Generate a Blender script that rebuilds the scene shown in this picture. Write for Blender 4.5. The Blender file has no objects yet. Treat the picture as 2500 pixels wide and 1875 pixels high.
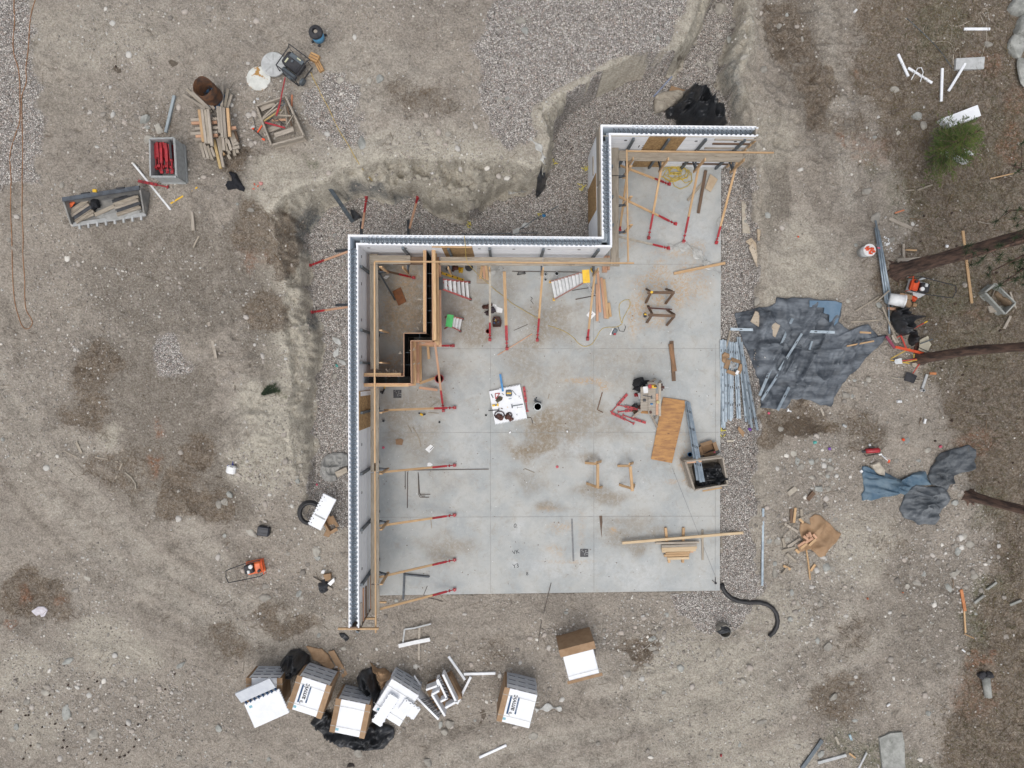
import bpy,bmesh,math,random
import numpy as np
from mathutils import Vector,Matrix
random.seed(7)
SC=bpy.context.scene
COL=SC.collection
R=math.radians
# ---- camera, world, sun, exposure
CAMH=24.6;SP=0.0142;NU,NV=1232.0,915.0
cam=bpy.data.cameras.new('camera');camo=bpy.data.objects.new('camera',cam);COL.objects.link(camo)
camo.location=(0,0,CAMH);camo.rotation_euler=(0,0,0)
cam.sensor_width=36;cam.lens=CAMH/SP/2500*36
cam.shift_x=(1250-NU)/2500;cam.shift_y=-(937.5-NV)/2500
cam.clip_end=3000
SC.camera=camo
SUN_EL,SUN_AZ=70,195
world=bpy.data.worlds.new('World');SC.world=world;world.use_nodes=True
nt=world.node_tree;nt.nodes.clear()
sky=nt.nodes.new('ShaderNodeTexSky');sky.sky_type='NISHITA';sky.sun_disc=False
sky.sun_elevation=R(SUN_EL);sky.sun_rotation=R(SUN_AZ);sky.dust_density=4;sky.air_density=1.0
hs=nt.nodes.new('ShaderNodeHueSaturation');hs.inputs['Saturation'].default_value=0.30
bg=nt.nodes.new('ShaderNodeBackground');bg.inputs['Strength'].default_value=0.12
wo=nt.nodes.new('ShaderNodeOutputWorld')
nt.links.new(sky.outputs[0],hs.inputs['Color']);nt.links.new(hs.outputs[0],bg.inputs[0]);nt.links.new(bg.outputs[0],wo.inputs[0])
sl=bpy.data.lights.new('sun','SUN');sl.energy=0.8;sl.angle=R(50);sl.color=(1.0,0.95,0.88)
so=bpy.data.objects.new('sun',sl);COL.objects.link(so)
sd=Vector((math.sin(R(SUN_AZ))*math.cos(R(SUN_EL)),math.cos(R(SUN_AZ))*math.cos(R(SUN_EL)),math.sin(R(SUN_EL))))
so.rotation_euler=sd.to_track_quat('Z','Y').to_euler();so.location=(0,0,30)
SC.view_settings.view_transform='Standard';SC.view_settings.look='None'
SC.view_settings.gamma=1.0;SC.view_settings.exposure=0.42
SC.cycles.diffuse_bounces=6;SC.cycles.max_bounces=10
# ---- photo measurement helpers
def W(u,v,h=0.0):
 k=SP*(1-h/CAMH)
 return Vector(((u-NU)*k,-(v-NV)*k,h))
def q(X,Y,x,y):return(X+x*.293852,Y+y*.293939)
def z(X,Y,x,y):return(X+x*.117541,Y+y*.117541)
def y_(X,Y,x,y,s):return(X+x*s,Y+y*s)
# ---- noise
def _hash(ix,iy,seed):
 n=(ix.astype(np.int64)*374761393+iy.astype(np.int64)*668265263+seed*1442695041)&0xffffffff
 n=((n^(n>>13))*1274126177)&0xffffffff
 return((n^(n>>16))&0xffff)/65535.0
def vn(x,y,s=1.0,seed=0):
 x=np.asarray(x,float)*s;y=np.asarray(y,float)*s
 ix=np.floor(x);iy=np.floor(y);fx=x-ix;fy=y-iy
 fx=fx*fx*(3-2*fx);fy=fy*fy*(3-2*fy)
 a=_hash(ix,iy,seed);b=_hash(ix+1,iy,seed);c=_hash(ix,iy+1,seed);d=_hash(ix+1,iy+1,seed)
 return(a*(1-fx)+b*fx)*(1-fy)+(c*(1-fx)+d*fx)*fy
def fbm(x,y,s=1.0,o=4,seed=0):
 t=0;a=.5;n=0
 for i in range(o):
  t=t+a*vn(x,y,s*2**i,seed+i*17);n+=a;a*=.5
 return t/n
def sstep(a,b,x):
 t=np.clip((x-a)/(b-a),0,1);return t*t*(3-2*t)
def poly_sd(px,py,poly):
 """signed distance to polygon, positive inside"""
 d=np.full(px.shape,1e9);ins=np.zeros(px.shape,bool);n=len(poly)
 for i in range(n):
  ax,ay=poly[i];bx,by=poly[(i+1)%n]
  ex,ey=bx-ax,by-ay;l2=ex*ex+ey*ey+1e-12
  t=np.clip(((px-ax)*ex+(py-ay)*ey)/l2,0,1)
  d=np.minimum(d,(px-ax-t*ex)**2+(py-ay-t*ey)**2)
  c=((ay>py)!=(by>py))&(px<(ex)*(py-ay)/(ey+1e-12)+ax)
  ins^=c
 d=np.sqrt(d);return np.where(ins,d,-d)
# ---- materials
def newmat(name):
 m=bpy.data.materials.new(name);m.use_nodes=True;t=m.node_tree;t.nodes.clear()
 o=t.nodes.new('ShaderNodeOutputMaterial');b=t.nodes.new('ShaderNodeBsdfPrincipled');t.links.new(b.outputs[0],o.inputs[0])
 return m,t,b
def nd(t,typ,**kw):
 n=t.nodes.new(typ)
 for k,v in kw.items():
  if k in n.inputs.keys():n.inputs[k].default_value=v
  else:setattr(n,k,v)
 return n
def mixc(t,fac,a,b,mode='MIX'):
 n=t.nodes.new('ShaderNodeMix');n.data_type='RGBA';n.blend_type=mode
 for s,i in((fac,0),(a,6),(b,7)):
  if hasattr(s,'links'):t.links.new(s,n.inputs[i])
  else:n.inputs[i].default_value=s if i==0 else(tuple(s)+(1,)if len(s)==3 else s)
 return n.outputs[2]
def math_(t,op,a,b=0.0,clamp=False):
 n=t.nodes.new('ShaderNodeMath');n.operation=op;n.use_clamp=clamp
 for i,s in enumerate((a,b)):
  if hasattr(s,'links'):t.links.new(s,n.inputs[i])
  else:n.inputs[i].default_value=s
 return n.outputs[0]
def ramp(t,fac,lo,hi):
 n=t.nodes.new('ShaderNodeMapRange');n.interpolation_type='SMOOTHSTEP'
 t.links.new(fac,n.inputs[0]);n.inputs[1].default_value=lo;n.inputs[2].default_value=hi
 return n.outputs[0]
MATS={}
def mat(name,c,c2=None,rough=.7,metal=0.0,scale=6,stretch=(1,1,1),bump=.0,bscale=None,spots=None,vary=.12,det=5,rot=0):
 """two-tone noise material in object space with a per-object value shift"""
 if name in MATS:return MATS[name]
 m,t,b=newmat(name)
 c2=c2 or tuple(x*.7 for x in c)
 tc=nd(t,'ShaderNodeTexCoord');oi=nd(t,'ShaderNodeObjectInfo')
 mp=nd(t,'ShaderNodeMapping');mp.inputs['Scale'].default_value=stretch;mp.inputs['Rotation'].default_value=(0,0,rot)
 t.links.new(tc.outputs['Object'],mp.inputs[0])
 of=nd(t,'ShaderNodeVectorMath',operation='ADD');t.links.new(mp.outputs[0],of.inputs[0])
 rr=math_(t,'MULTIPLY',oi.outputs['Random'],37.0);cb=nd(t,'ShaderNodeCombineXYZ')
 for i in range(3):t.links.new(rr,cb.inputs[i])
 t.links.new(cb.outputs[0],of.inputs[1])
 n1=nd(t,'ShaderNodeTexNoise',Scale=scale,Detail=det,Roughness=.65);t.links.new(of.outputs[0],n1.inputs['Vector'])
 f=ramp(t,n1.outputs[0],.32,.68)
 col=mixc(t,f,c,c2)
 if spots:
  n2=nd(t,'ShaderNodeTexNoise',Scale=spots[1],Detail=4,Roughness=.7);t.links.new(of.outputs[0],n2.inputs['Vector'])
  col=mixc(t,ramp(t,n2.outputs[0],spots[2],spots[2]+.08),col,spots[0])
 v=math_(t,'ADD',math_(t,'MULTIPLY',oi.outputs['Random'],2*vary),1-vary)
 h=nd(t,'ShaderNodeHueSaturation');t.links.new(v,h.inputs['Value']);t.links.new(col,h.inputs['Color'])
 t.links.new(h.outputs[0],b.inputs['Base Color'])
 b.inputs['Roughness'].default_value=rough;b.inputs['Metallic'].default_value=metal
 if bump:
  n3=nd(t,'ShaderNodeTexNoise',Scale=bscale or scale*3,Detail=6,Roughness=.65);t.links.new(of.outputs[0],n3.inputs['Vector'])
  bp=nd(t,'ShaderNodeBump',Strength=bump,Distance=.02);t.links.new(n3.outputs[0],bp.inputs['Height']);t.links.new(bp.outputs[0],b.inputs['Normal'])
 MATS[name]=m;return m
G1=(.25,1,1)
M_new=mat('fresh lumber',(.56,.38,.215),(.42,.26,.13),scale=10,stretch=(.25,3,3),spots=((.2,.10,.05),7,.70),bump=.3)
M_pink=mat('pinkish lumber',(.54,.33,.22),(.43,.24,.15),scale=10,stretch=(.25,3,3),spots=((.2,.10,.05),7,.72),bump=.3)
M_gray=mat('weathered lumber',(.40,.355,.30),(.27,.235,.195),scale=9,stretch=(.25,3,3),spots=((.14,.11,.08),8,.66),bump=.4)
M_plank=mat('dirty scaffold plank',(.37,.325,.265),(.25,.215,.17),scale=7,stretch=(.3,2,2),spots=((.10,.075,.05),9,.62),bump=.4)
M_dark=mat('dark wet lumber',(.17,.105,.065),(.09,.055,.035),scale=9,stretch=(.3,3,3),bump=.3)
M_ply=mat('orange form plywood',(.44,.225,.068),(.27,.125,.042),scale=5,stretch=(.5,2.2,1),spots=((.09,.035,.02),9,.60),bump=.15,rough=.5)
M_osb=mat('strand board',(.42,.27,.12),(.22,.125,.05),scale=16,stretch=(1,1,.6),bump=.3)
M_card=mat('brown cardboard',(.34,.225,.135),(.27,.17,.095),scale=4,rough=.85)
M_cav=mat('blue grey cavity face',(.62,.68,.74),(.52,.58,.64),scale=4,rough=.8,vary=.02)  # even blue-grey for cavity sides and their floor, darker than the outer foam
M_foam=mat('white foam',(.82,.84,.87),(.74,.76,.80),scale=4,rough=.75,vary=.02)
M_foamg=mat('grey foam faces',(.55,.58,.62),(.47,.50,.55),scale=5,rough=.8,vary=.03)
M_plast=mat('black plastic',(.018,.02,.023),(.04,.043,.05),scale=5,rough=.38,bump=.5,bscale=12)
M_web=mat('dark plastic web',(.05,.055,.065),(.03,.03,.035),rough=.5)
M_black=mat('black rubber',(.012,.012,.014),(.025,.025,.028),rough=.55)
M_cloth=mat('black cloth',(.007,.008,.012),(.015,.016,.02),rough=.95)
M_tarp=mat('dusty grey tarpaulin',(.035,.043,.055),(.15,.17,.195),stretch=(.35,1.6,1),rot=R(-62),scale=2.2,rough=.62,bump=.5,bscale=9,det=8,spots=((.17,.19,.21),6,.62))  # dark and pale streaks paint in fold shading as well as dust
M_blue=mat('dusty blue tarpaulin',(.055,.11,.17),(.13,.19,.24),scale=2.2,rough=.6,bump=.4,bscale=9,det=8)
M_tarp2=mat('grey insulated blanket',(.05,.06,.072),(.16,.175,.19),stretch=(.5,1.6,1),rot=R(40),scale=3,rough=.7,bump=.5,bscale=8,det=8)
M_galv=mat('galvanised steel',(.34,.40,.45),(.22,.27,.32),rough=.42,metal=.55,scale=5,vary=.15)
M_steel=mat('dark steel',(.085,.10,.12),(.05,.055,.065),rough=.5,metal=.3)
M_post=mat('grey steel',(.13,.155,.175),(.08,.095,.11),rough=.5,metal=.35)
M_rebar=mat('rebar steel',(.06,.055,.055),(.11,.075,.055),rough=.7)
M_red=mat('red painted steel',(.42,.022,.032),(.25,.018,.025),rough=.42,scale=9,spots=((.20,.05,.03),14,.66))
M_orange=mat('orange plastic',(.75,.10,.025),(.60,.07,.02),rough=.45)
M_org2=mat('orange paint',(.78,.17,.05),(.6,.11,.03),rough=.4)
M_yel=mat('yellow plastic',(.75,.47,.03),(.6,.36,.02),rough=.4)
M_bluep=mat('blue plastic',(.02,.20,.45),(.015,.14,.34),rough=.35)
M_green=mat('green plastic',(.05,.50,.12),(.04,.38,.09),rough=.4)
M_alu=mat('aluminium',(.66,.68,.69),(.54,.56,.58),rough=.45,metal=.2)
M_white=mat('white plastic',(.78,.79,.80),(.66,.67,.68),rough=.5)
M_bucket=mat('grey white bucket',(.52,.55,.56),(.42,.44,.45),rough=.5)
M_leath=mat('brown leather',(.10,.035,.025),(.05,.02,.015),rough=.6,bump=.3)
M_rust=mat('rusty barrel steel',(.15,.065,.028),(.05,.03,.022),rough=.8,scale=5,bump=.3)
M_lid=mat('dusty pale lid',(.44,.45,.455),(.34,.35,.35),scale=5,rough=.8)
M_lidr=mat('rust stained lid',(.62,.63,.60),(.50,.51,.48),scale=4,rough=.8,spots=((.36,.20,.06),3.2,.55))
M_conc=mat('set concrete lump',(.34,.34,.33),(.25,.25,.24),scale=6,bump=.6,bscale=14,rough=.9)
M_bark=mat('dark pine bark',(.17,.105,.078),(.038,.026,.023),scale=9,stretch=(1,1,.18),bump=1.0,bscale=16,rough=.95)
M_rope=mat('orange rope',(.40,.20,.09),(.30,.15,.07));M_yrope=mat('yellow cord',(.55,.40,.10),(.42,.3,.08))
M_ycord=mat('bright yellow hose',(.50,.37,.07),(.40,.30,.07));M_wcord=mat('pale strapping',(.46,.42,.36),(.36,.32,.27))
M_canvas=mat('cream canvas',(.46,.42,.35),(.34,.30,.25),rough=.9,scale=5,bump=.4)
M_film=mat('clear plastic film',(.60,.61,.60),(.42,.42,.40),rough=.25,scale=7,bump=.5)
_n=M_film.node_tree.nodes;[setattr(x.inputs['Alpha'],'default_value',.75)for x in _n if x.type=='BSDF_PRINCIPLED']
M_navy=mat('navy print',(.02,.07,.16),(.02,.06,.14),vary=0);M_teal=mat('pale teal print',(.24,.48,.55),(.2,.42,.5),vary=0)
M_ink=mat('black ink',(.02,.02,.025),(.04,.04,.045),vary=0)
M_bag=mat('work glove cloth',(.06,.055,.04),(.12,.10,.07),rough=.9)
M_inblk=mat('black form coating',(.010,.010,.012),(.02,.02,.022),rough=.55)
M_rock=mat('pale fieldstone',(.36,.34,.30),(.245,.23,.205),scale=5,rough=.9,bump=.5,vary=.2,spots=((.17,.155,.13),9,.66))
M_rockg=mat('grey boulder rock',(.36,.365,.345),(.22,.225,.21),scale=4,rough=.9,bump=.7,vary=.1,spots=((.10,.11,.09),6,.63))
M_peb=mat('pebble stone',(.34,.315,.29),(.24,.22,.20),scale=1.7,rough=.9,det=2)
M_twig=mat('dry twigs',(.24,.175,.115),(.12,.08,.05),scale=.8,rough=.9,det=2)
M_grass=mat('dry grass',(.23,.185,.10),(.13,.12,.055),scale=.7,rough=.9,det=2)
M_needle=mat('green needles',(.115,.155,.028),(.040,.075,.014),scale=2.0,rough=.8,det=3)
M_needle2=mat('dull pine needles',(.040,.062,.024),(.016,.030,.014),scale=1.2,rough=.8,det=3)
M_pinkp=mat('pink tape',(.7,.12,.2));M_purp=mat('purple wrapper',(.2,.08,.4))
# ---- object helpers
def wm(o):
 return wm(o.parent)@o.matrix_basis if o.parent else o.matrix_basis.copy()
LABELS={}
def tag(o,label,cat,group=None,kind=None):
 if kind:o['kind']=kind;
 if label:o['label']=label
 if cat:o['category']=cat
 if group:o['group']=group
 if label:LABELS.setdefault(label,[]).append(group)
 return o
def thing(name,label,cat,loc=(0,0,0),rz=0,group=None):
 o=bpy.data.objects.new(name,None);o.empty_display_size=.1;COL.objects.link(o)
 o.location=loc;o.rotation_euler=(0,0,rz);o.matrix_basis=Matrix.Translation(Vector(loc))@Matrix.Rotation(rz,4,'Z')
 return tag(o,label,cat,group)
class MB:
 def __init__(s):s.v=[];s.f=[];s.smooth=False
 def add(s,vs,fs):
  n=len(s.v);s.v+=[tuple(p)for p in vs];s.f+=[tuple(n+i for i in f)for f in fs];return s
 def box(s,c,d,M=None,taper=1.0):
  c=Vector(c);x,y,zz=d[0]/2,d[1]/2,d[2]/2
  vs=[Vector((sx*x*(taper if sz>0 else 1),sy*y*(taper if sz>0 else 1),sz*zz))+c for sz in(-1,1)for sy in(-1,1)for sx in(-1,1)]
  if M:vs=[M@p for p in vs]
  return s.add(vs,[(0,2,3,1),(4,5,7,6),(0,1,5,4),(2,6,7,3),(0,4,6,2),(1,3,7,5)])
 def bar(s,p0,p1,w,t,up=(0,0,1),ext=0):
  M,L=barM(p0,p1,up);return s.box((L/2,0,0),(L+2*ext,w,t),M)
 def tube(s,pts,r,n=6,caps=True):
  pts=[Vector(p)for p in pts];m=len(pts);rs=r if isinstance(r,(list,tuple))else[r]*m;vs=[];up=Vector((0,0,1));prev=None
  for i,p in enumerate(pts):
   d=(pts[min(i+1,m-1)]-pts[max(i-1,0)]).normalized()
   if prev is None:
    a=d.cross(up);a=a if a.length>.1 else d.cross(Vector((1,0,0)))
   else:a=prev-d*prev.dot(d)
   a.normalize();prev=a;b=d.cross(a)
   vs+=[p+(a*math.cos(6.28319*k/n)+b*math.sin(6.28319*k/n))*rs[i]for k in range(n)]
  fs=[(i*n+k,i*n+(k+1)%n,(i+1)*n+(k+1)%n,(i+1)*n+k)for i in range(m-1)for k in range(n)]
  if caps:fs+=[tuple(range(n))[::-1],tuple((m-1)*n+k for k in range(n))]
  return s.add(vs,fs)
 def lathe(s,prof,c=(0,0,0),n=20,M=None,jag=None):
  c=Vector(c);vs=[];fs=[];m=len(prof)
  for j,(r,h)in enumerate(prof):
   for k in range(n):
    a=6.28319*k/n;hh=h+(jag(k,j)if jag else 0);p=Vector((r*math.cos(a),r*math.sin(a),hh))+c;vs.append(M@p if M else p)
  fs=[(j*n+k,j*n+(k+1)%n,(j+1)*n+(k+1)%n,(j+1)*n+k)for j in range(m-1)for k in range(n)]
  if prof[0][0]>0:fs.append(tuple(range(n))[::-1])
  if prof[-1][0]>0:fs.append(tuple((m-1)*n+k for k in range(n)))
  return s.add(vs,fs)
 def prism(s,pts,z0,z1,M=None):
  n=len(pts);a=sum(pts[i][0]*pts[(i+1)%n][1]-pts[(i+1)%n][0]*pts[i][1]for i in range(n))
  if a<0:pts=pts[::-1]
  vs=[Vector((p[0],p[1],z0))for p in pts]+[Vector((p[0],p[1],z1))for p in pts]
  if M:vs=[M@p for p in vs]
  return s.add(vs,[tuple(range(n))[::-1],tuple(range(n,2*n))]+[(i,(i+1)%n,n+(i+1)%n,n+i)for i in range(n)])
 def blob(s,c,r,seed=0,sub=1,flat=.6,rough=.2,rz=0):
  vs,fs=ICO[sub];rnd=random.Random(seed);c=Vector(c);ca,sa=math.cos(rz),math.sin(rz);out=[]
  ph=[rnd.uniform(0,6.28)for _ in range(6)]
  for p in vs:
   k=1+rough*(math.sin(p.x*3+ph[0])*math.sin(p.y*3.3+ph[1])+.6*math.sin(p.z*4+ph[2]+p.x*2))+rough*.25*rnd.uniform(-1,1)
   x,y,zz=p.x*r[0]*k,p.y*r[1]*k,p.z*r[2]*k*flat/.6
   out.append(c+Vector((x*ca-y*sa,x*sa+y*ca,zz)))
  return s.add(out,fs)
 def build(s,name,m,parent=None,M=None,world=True,smooth=None,bevel=0,kind=None,rec=True):
  me=bpy.data.meshes.new(name);vs=s.v
  if parent is not None:
   P=wm(parent)
   if M is None:
    if world:inv=P.inverted();vs=[inv@Vector(p)for p in vs]
    B=Matrix.Identity(4)
   else:B=P.inverted()@M if world else M
  elif M is None:
   if rec:
    xs=[p[0]for p in vs];ys=[p[1]for p in vs];zs=[p[2]for p in vs]
    o=Vector(((min(xs)+max(xs))/2,(min(ys)+max(ys))/2,min(zs)));vs=[(p[0]-o.x,p[1]-o.y,p[2]-o.z)for p in vs];B=Matrix.Translation(o)
   else:B=Matrix.Identity(4)
  else:B=M
  me.from_pydata([tuple(p)for p in vs],[],s.f);me.update()
  for mm in(m if isinstance(m,(list,tuple))else[m]):me.materials.append(mm)
  sm=s.smooth if smooth is None else smooth
  if sm:me.polygons.foreach_set('use_smooth',[True]*len(me.polygons))
  ob=bpy.data.objects.new(name,me);COL.objects.link(ob)
  if parent is not None:ob.parent=parent
  ob.matrix_basis=B
  if bevel:
   b=ob.modifiers.new('bevel','BEVEL');b.width=bevel;b.segments=1;b.limit_method='ANGLE'
  if kind:ob['kind']=kind
  return ob
def barM(p0,p1,up=(0,0,1)):
 p0=Vector(p0);p1=Vector(p1);d=p1-p0;L=d.length;x=d/L;u=Vector(up);yv=u.cross(x)
 if yv.length<1e-3:yv=Vector((0,1,0)).cross(x)
 yv.normalize();zv=x.cross(yv);M=Matrix((x,yv,zv)).transposed().to_4x4();M.translation=p0;return M,L
def _ico(sub):
 bm=bmesh.new();bmesh.ops.create_icosphere(bm,subdivisions=sub,radius=1);bm.verts.ensure_lookup_table()
 r=([v.co.copy()for v in bm.verts],[tuple(v.index for v in f.verts)for f in bm.faces]);bm.free();return r
ICO={i:_ico(i)for i in(1,2,3)}
def copy_tree(o,loc=None,label=None,rz=None,parent=None):
 c=o.copy();COL.objects.link(c)
 if parent is not None:c.parent=parent
 kids=[k for k in o.children]
 for k in kids:copy_tree(k,parent=c)
 if loc is not None:
  r=rz if rz is not None else o.matrix_basis.to_euler().z
  c.matrix_basis=Matrix.Translation(Vector(loc))@Matrix.Rotation(r,4,'Z')
 if label:c['label']=label;LABELS.setdefault(label,[]).append(o.get('group'))
 return c
# ---- terrain
def ring(pts,h):return[(W(u,v,h).x,W(u,v,h).y)for u,v in pts]
CREST=[(800,1440),(735,1350),(705,1250),(690,1150),(688,1060),(680,1000),(700,950),(690,900),(675,840),(672,760),(684,680),(668,620),(655,570),(655,520),(690,480),(745,452),(800,440),(842,408),(900,395),(1000,385),(1080,380),(1150,376),(1205,382),(1250,395),(1300,410),(1332,392),(1345,340),(1318,276),(1370,236),(1450,200),(1500,163),(1560,150),(1620,150),(1648,130),(1680,80),(1712,0),(1730,-60),(1840,-60),(1860,10),(1850,70),(1815,150),(1800,190),(1850,200),(1880,290),(1900,400),(1915,600),(1900,1500),(1300,1700),(900,1600)]
TOE=[(840,1470),(775,1380),(760,1300),(765,1200),(770,1100),(765,1040),(772,960),(785,900),(790,850),(785,790),(762,740),(758,690),(762,640),(755,590),(762,560),(785,515),(840,490),(900,478),(955,492),(1010,488),(1060,522),(1115,540),(1160,530),(1190,500),(1230,478),(1262,470),(1320,468),(1345,420),(1352,330),(1385,285),(1450,238),(1530,195),(1600,180),(1640,186),(1672,140),(1700,90),(1728,20),(1760,-20),(1790,10),(1790,70),(1760,140),(1745,190),(1775,250),(1790,330),(1800,430),(1830,600),(1830,1480),(1300,1640),(930,1560)]
CR=ring(CREST,1.9);TO=ring(TOE,-0.1)
def plateau(x,y):
 u=x/SP+NU;v=-y/SP+NV
 L=1.9*(1-sstep(900,1420,v+0.10*(700-u)))*(1-sstep(1480,1960,u))+.25*sstep(1600,1900,u)
 L=L*(1-.42*sstep(860,720,u)*sstep(480,720,v))
 L=L+.45*np.exp(-((u-660)/70)**2-((v-1060)/110)**2)
 L=L+.5*np.exp(-((u-1775)/45)**2-((v-120)/90)**2)-.25*sstep(300,100,u)*sstep(1200,1500,v)
 return L
TRACKS=[[(-50,640),(30,860),(120,1060),(250,1240),(420,1390),(630,1490),(800,1530)],[(-60,860),(40,1060),(160,1250),(330,1410),(540,1520),(700,1570)],[(1100,1850),(1400,1800),(1650,1740),(1850,1650),(2020,1540),(2110,1430)],[(1300,1890),(1550,1835),(1800,1765),(2000,1665),(2150,1540)],[(1480,1700),(1700,1655),(1860,1580),(1960,1490)],[(60,-40),(90,200),(60,500)],[(1990,-40),(2010,150),(2040,330),(2080,500)],[(560,1400),(450,1250),(330,1130),(200,1060)]]
def track_d(x,y,pl):
 d=np.full(np.shape(x),1e9);s=np.zeros(np.shape(x));acc=0
 for(u0,v0),(u1,v1)in zip(pl,pl[1:]):
  a,b=W(u0,v0),W(u1,v1);ex,ey=b.x-a.x,b.y-a.y;l=math.hypot(ex,ey)
  t=np.clip(((x-a.x)*ex+(y-a.y)*ey)/(l*l),0,1);dd=np.hypot(x-a.x-t*ex,y-a.y-t*ey)
  s=np.where(dd<d,acc+t*l,s);d=np.minimum(d,dd);acc+=l
 return d,s
def height(x,y):
 dt=poly_sd(x,y,TO);dc=poly_sd(x,y,CR)
 wob=(fbm(x,y,1.1,4,5)-.5)*.35
 t=np.where(dt>0,0,np.where(dc<0,1,-dt/(-dt+dc+1e-6)))
 t=np.clip(t+wob*1.6*(t>0)*(t<1),0,1)
 crag=(fbm(x,y,2.2,4,15)-.5)*.30
 t=.40*sstep(.04,.16,t+crag*(t>.0)*.6+(fbm(x,y,7,3,16)-.5)*.14*(t>0))+.42*np.clip((t-.12)/.8,0,1)**.8+.18*sstep(.84,.95,t+crag*.4+(fbm(x,y,6,3,18)-.5)*.2)
 P=plateau(x,y);D=(P+.16)*sstep(.28,.75,P);h=P-D*(1-t)
 bank=np.clip(4*t*(1-t),0,1)*np.clip(P,0,2)
 h=h+bank*((fbm(x,y,2.5,4,31)-.5)*.55+(fbm(x,y,8,3,77)-.5)*.24+(.5-np.abs(2*fbm(x,y,3.2,3,91)-1))*.32)
 out=1-.72*sstep(-.15,.6,dt)*sstep(.28,.75,P)
 rut=0
 for pl in TRACKS:
  d,s=track_d(x+(fbm(x,y,.5,2,71)-.5)*.8,y,pl);w=np.exp(-(d/.22)**2)*sstep(.3,.6,fbm(x,y,.6,3,73))
  rut=rut-w*(.055+.012*np.sin(s*45))+.03*np.exp(-((d-.42)/.13)**2)
 far=np.clip((np.hypot(x,y)-24)/60,0,1)
 rgh=(fbm(x,y,.45,3,3)-.5)*.34+(fbm(x,y,2.4,4,9)-.5)*.17+(.5-np.abs(2*fbm(x,y,1.4,4,23)-1))*.10*sstep(.4,.6,fbm(x,y,.35,3,29))+(fbm(x,y,11,2,19)-.5)*.035
 u=x/SP+NU;v=-y/SP+NV;cl=sstep(1700,1780,u)*sstep(2130,2020,u)*sstep(480,380,v)+np.exp(-((u-660)/70)**2-((v-1080)/120)**2)+.5*sstep(700,640,u)*sstep(380,480,v)*sstep(1500,1300,v)*sstep(430,560,u)
 rgh=rgh+cl*((.5-np.abs(2*fbm(x,y,2.8,4,123)-1))*.26+(fbm(x,y,7,3,125)-.5)*.12)
 h=h+rut*out+rgh*out+far*(fbm(x,y,.03,3,2)-.5)*8
 return h
fx=np.arange(-19,19.01,.05);fy=np.arange(-14.6,14.61,.05)
def ext(a,far=420):
 st=.05;o=[];p=a[-1]
 while p<far:st*=1.35;p+=st;o.append(p)
 o=np.array(o);return np.concatenate([-(o[::-1]),a,o])if abs(a[0]+a[-1])<.2 else a
gx=ext(fx);gy=ext(fy)
GX,GY=np.meshgrid(gx,gy)
SLABPX=[(906,1454),(1757.5,1442),(1761,388),(1441,388),(1443,618),(906,614)]
SLAB=ring(SLABPX,0)
GZ=height(GX,GY)
dS=poly_sd(GX,GY,SLAB)
GZ=np.where(dS>-.0,-.22,np.where(dS>-1.0,GZ*np.clip(-dS/1.0,0,1)+(-.10)*(1-np.clip(-dS/1.0,0,1)),GZ))
def tz(x,y):
 i=int(np.clip(np.searchsorted(gx,x)-1,0,len(gx)-2));j=int(np.clip(np.searchsorted(gy,y)-1,0,len(gy)-2))
 a=(x-gx[i])/(gx[i+1]-gx[i]);b=(y-gy[j])/(gy[j+1]-gy[j])
 return float((GZ[j,i]*(1-a)+GZ[j,i+1]*a)*(1-b)+(GZ[j+1,i]*(1-a)+GZ[j+1,i+1]*a)*b)
def inslab(x,y):return float(poly_sd(np.array([x]),np.array([y]),SLAB)[0])>0
def surf(x,y):return 0.0 if inslab(x,y)else tz(x,y)
def Gd(u,v,dh=0.0):
 h=dh
 for _ in range(6):
  p=W(u,v,h);h=surf(p.x,p.y)+dh
 return W(u,v,h)
# ---- ground sheet
KK=SP*(1-GZ/CAMH);PU=GX/KK+NU;PV=-GY/KK+NV
wu=PU+(fbm(GX,GY,.9,4,41)-.5)*110;wv=PV+(fbm(GX,GY,.9,4,43)-.5)*110
wu2=PU+(fbm(GX,GY,2.2,3,51)-.5)*50;wv2=PV+(fbm(GX,GY,2.2,3,53)-.5)*50
def blobs(lst,uu=None,vv=None):
 uu=wu if uu is None else uu;vv=wv if vv is None else vv;m=np.zeros(GX.shape)
 for(u,v,a,b,s)in lst:m=np.maximum(m,s*sstep(1.25,.55,np.sqrt(((uu-u)/a)**2+((vv-v)/b)**2)))
 return m
def polym(poly,soft=14,uu=None,vv=None):
 return sstep(-soft,soft,poly_sd(wu2 if uu is None else uu,wv2 if vv is None else vv,poly))
gravel=np.maximum.reduce([
polym([(1255,-60),(1700,-60),(1640,110),(1560,150),(1450,200),(1330,270),(1310,290),(1335,330),(1230,390),(1190,300),(1150,100)],30),
.8*polym([(-80,-80),(70,-80),(110,300),(100,460),(-80,470)],30),
sstep(-.12,.10,poly_sd(GX,GY,TO)+(fbm(GX,GY,2,3,66)-.5)*.5)*sstep(1325,1260,PV)*(PU<1800)*(1-.0*PU),
polym([(1752,395),(1835,400),(1850,560),(1845,700),(1850,900),(1850,1100),(1838,1300),(1860,1450),(1815,1530),(1740,1560),(1660,1500),(1630,1440),(1752,1430)],8),
.8*blobs([(800,235,85,75,1),(850,300,60,50,.8),(700,230,50,60,.6),(420,870,75,60,.85),(350,820,40,30,.6),(430,740,50,30,.5),(1180,130,60,130,.55),(560,950,50,30,.6),(1960,1240,40,60,.3)])])
bankm=sstep(.06,-.12,poly_sd(GX,GY,TO)+(fbm(GX,GY,2,3,66)-.5)*.5)*sstep(-.45,-.05,poly_sd(GX,GY,CR))*sstep(.4,.9,plateau(GX,GY))
gravel=gravel*(1-bankm)
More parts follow.
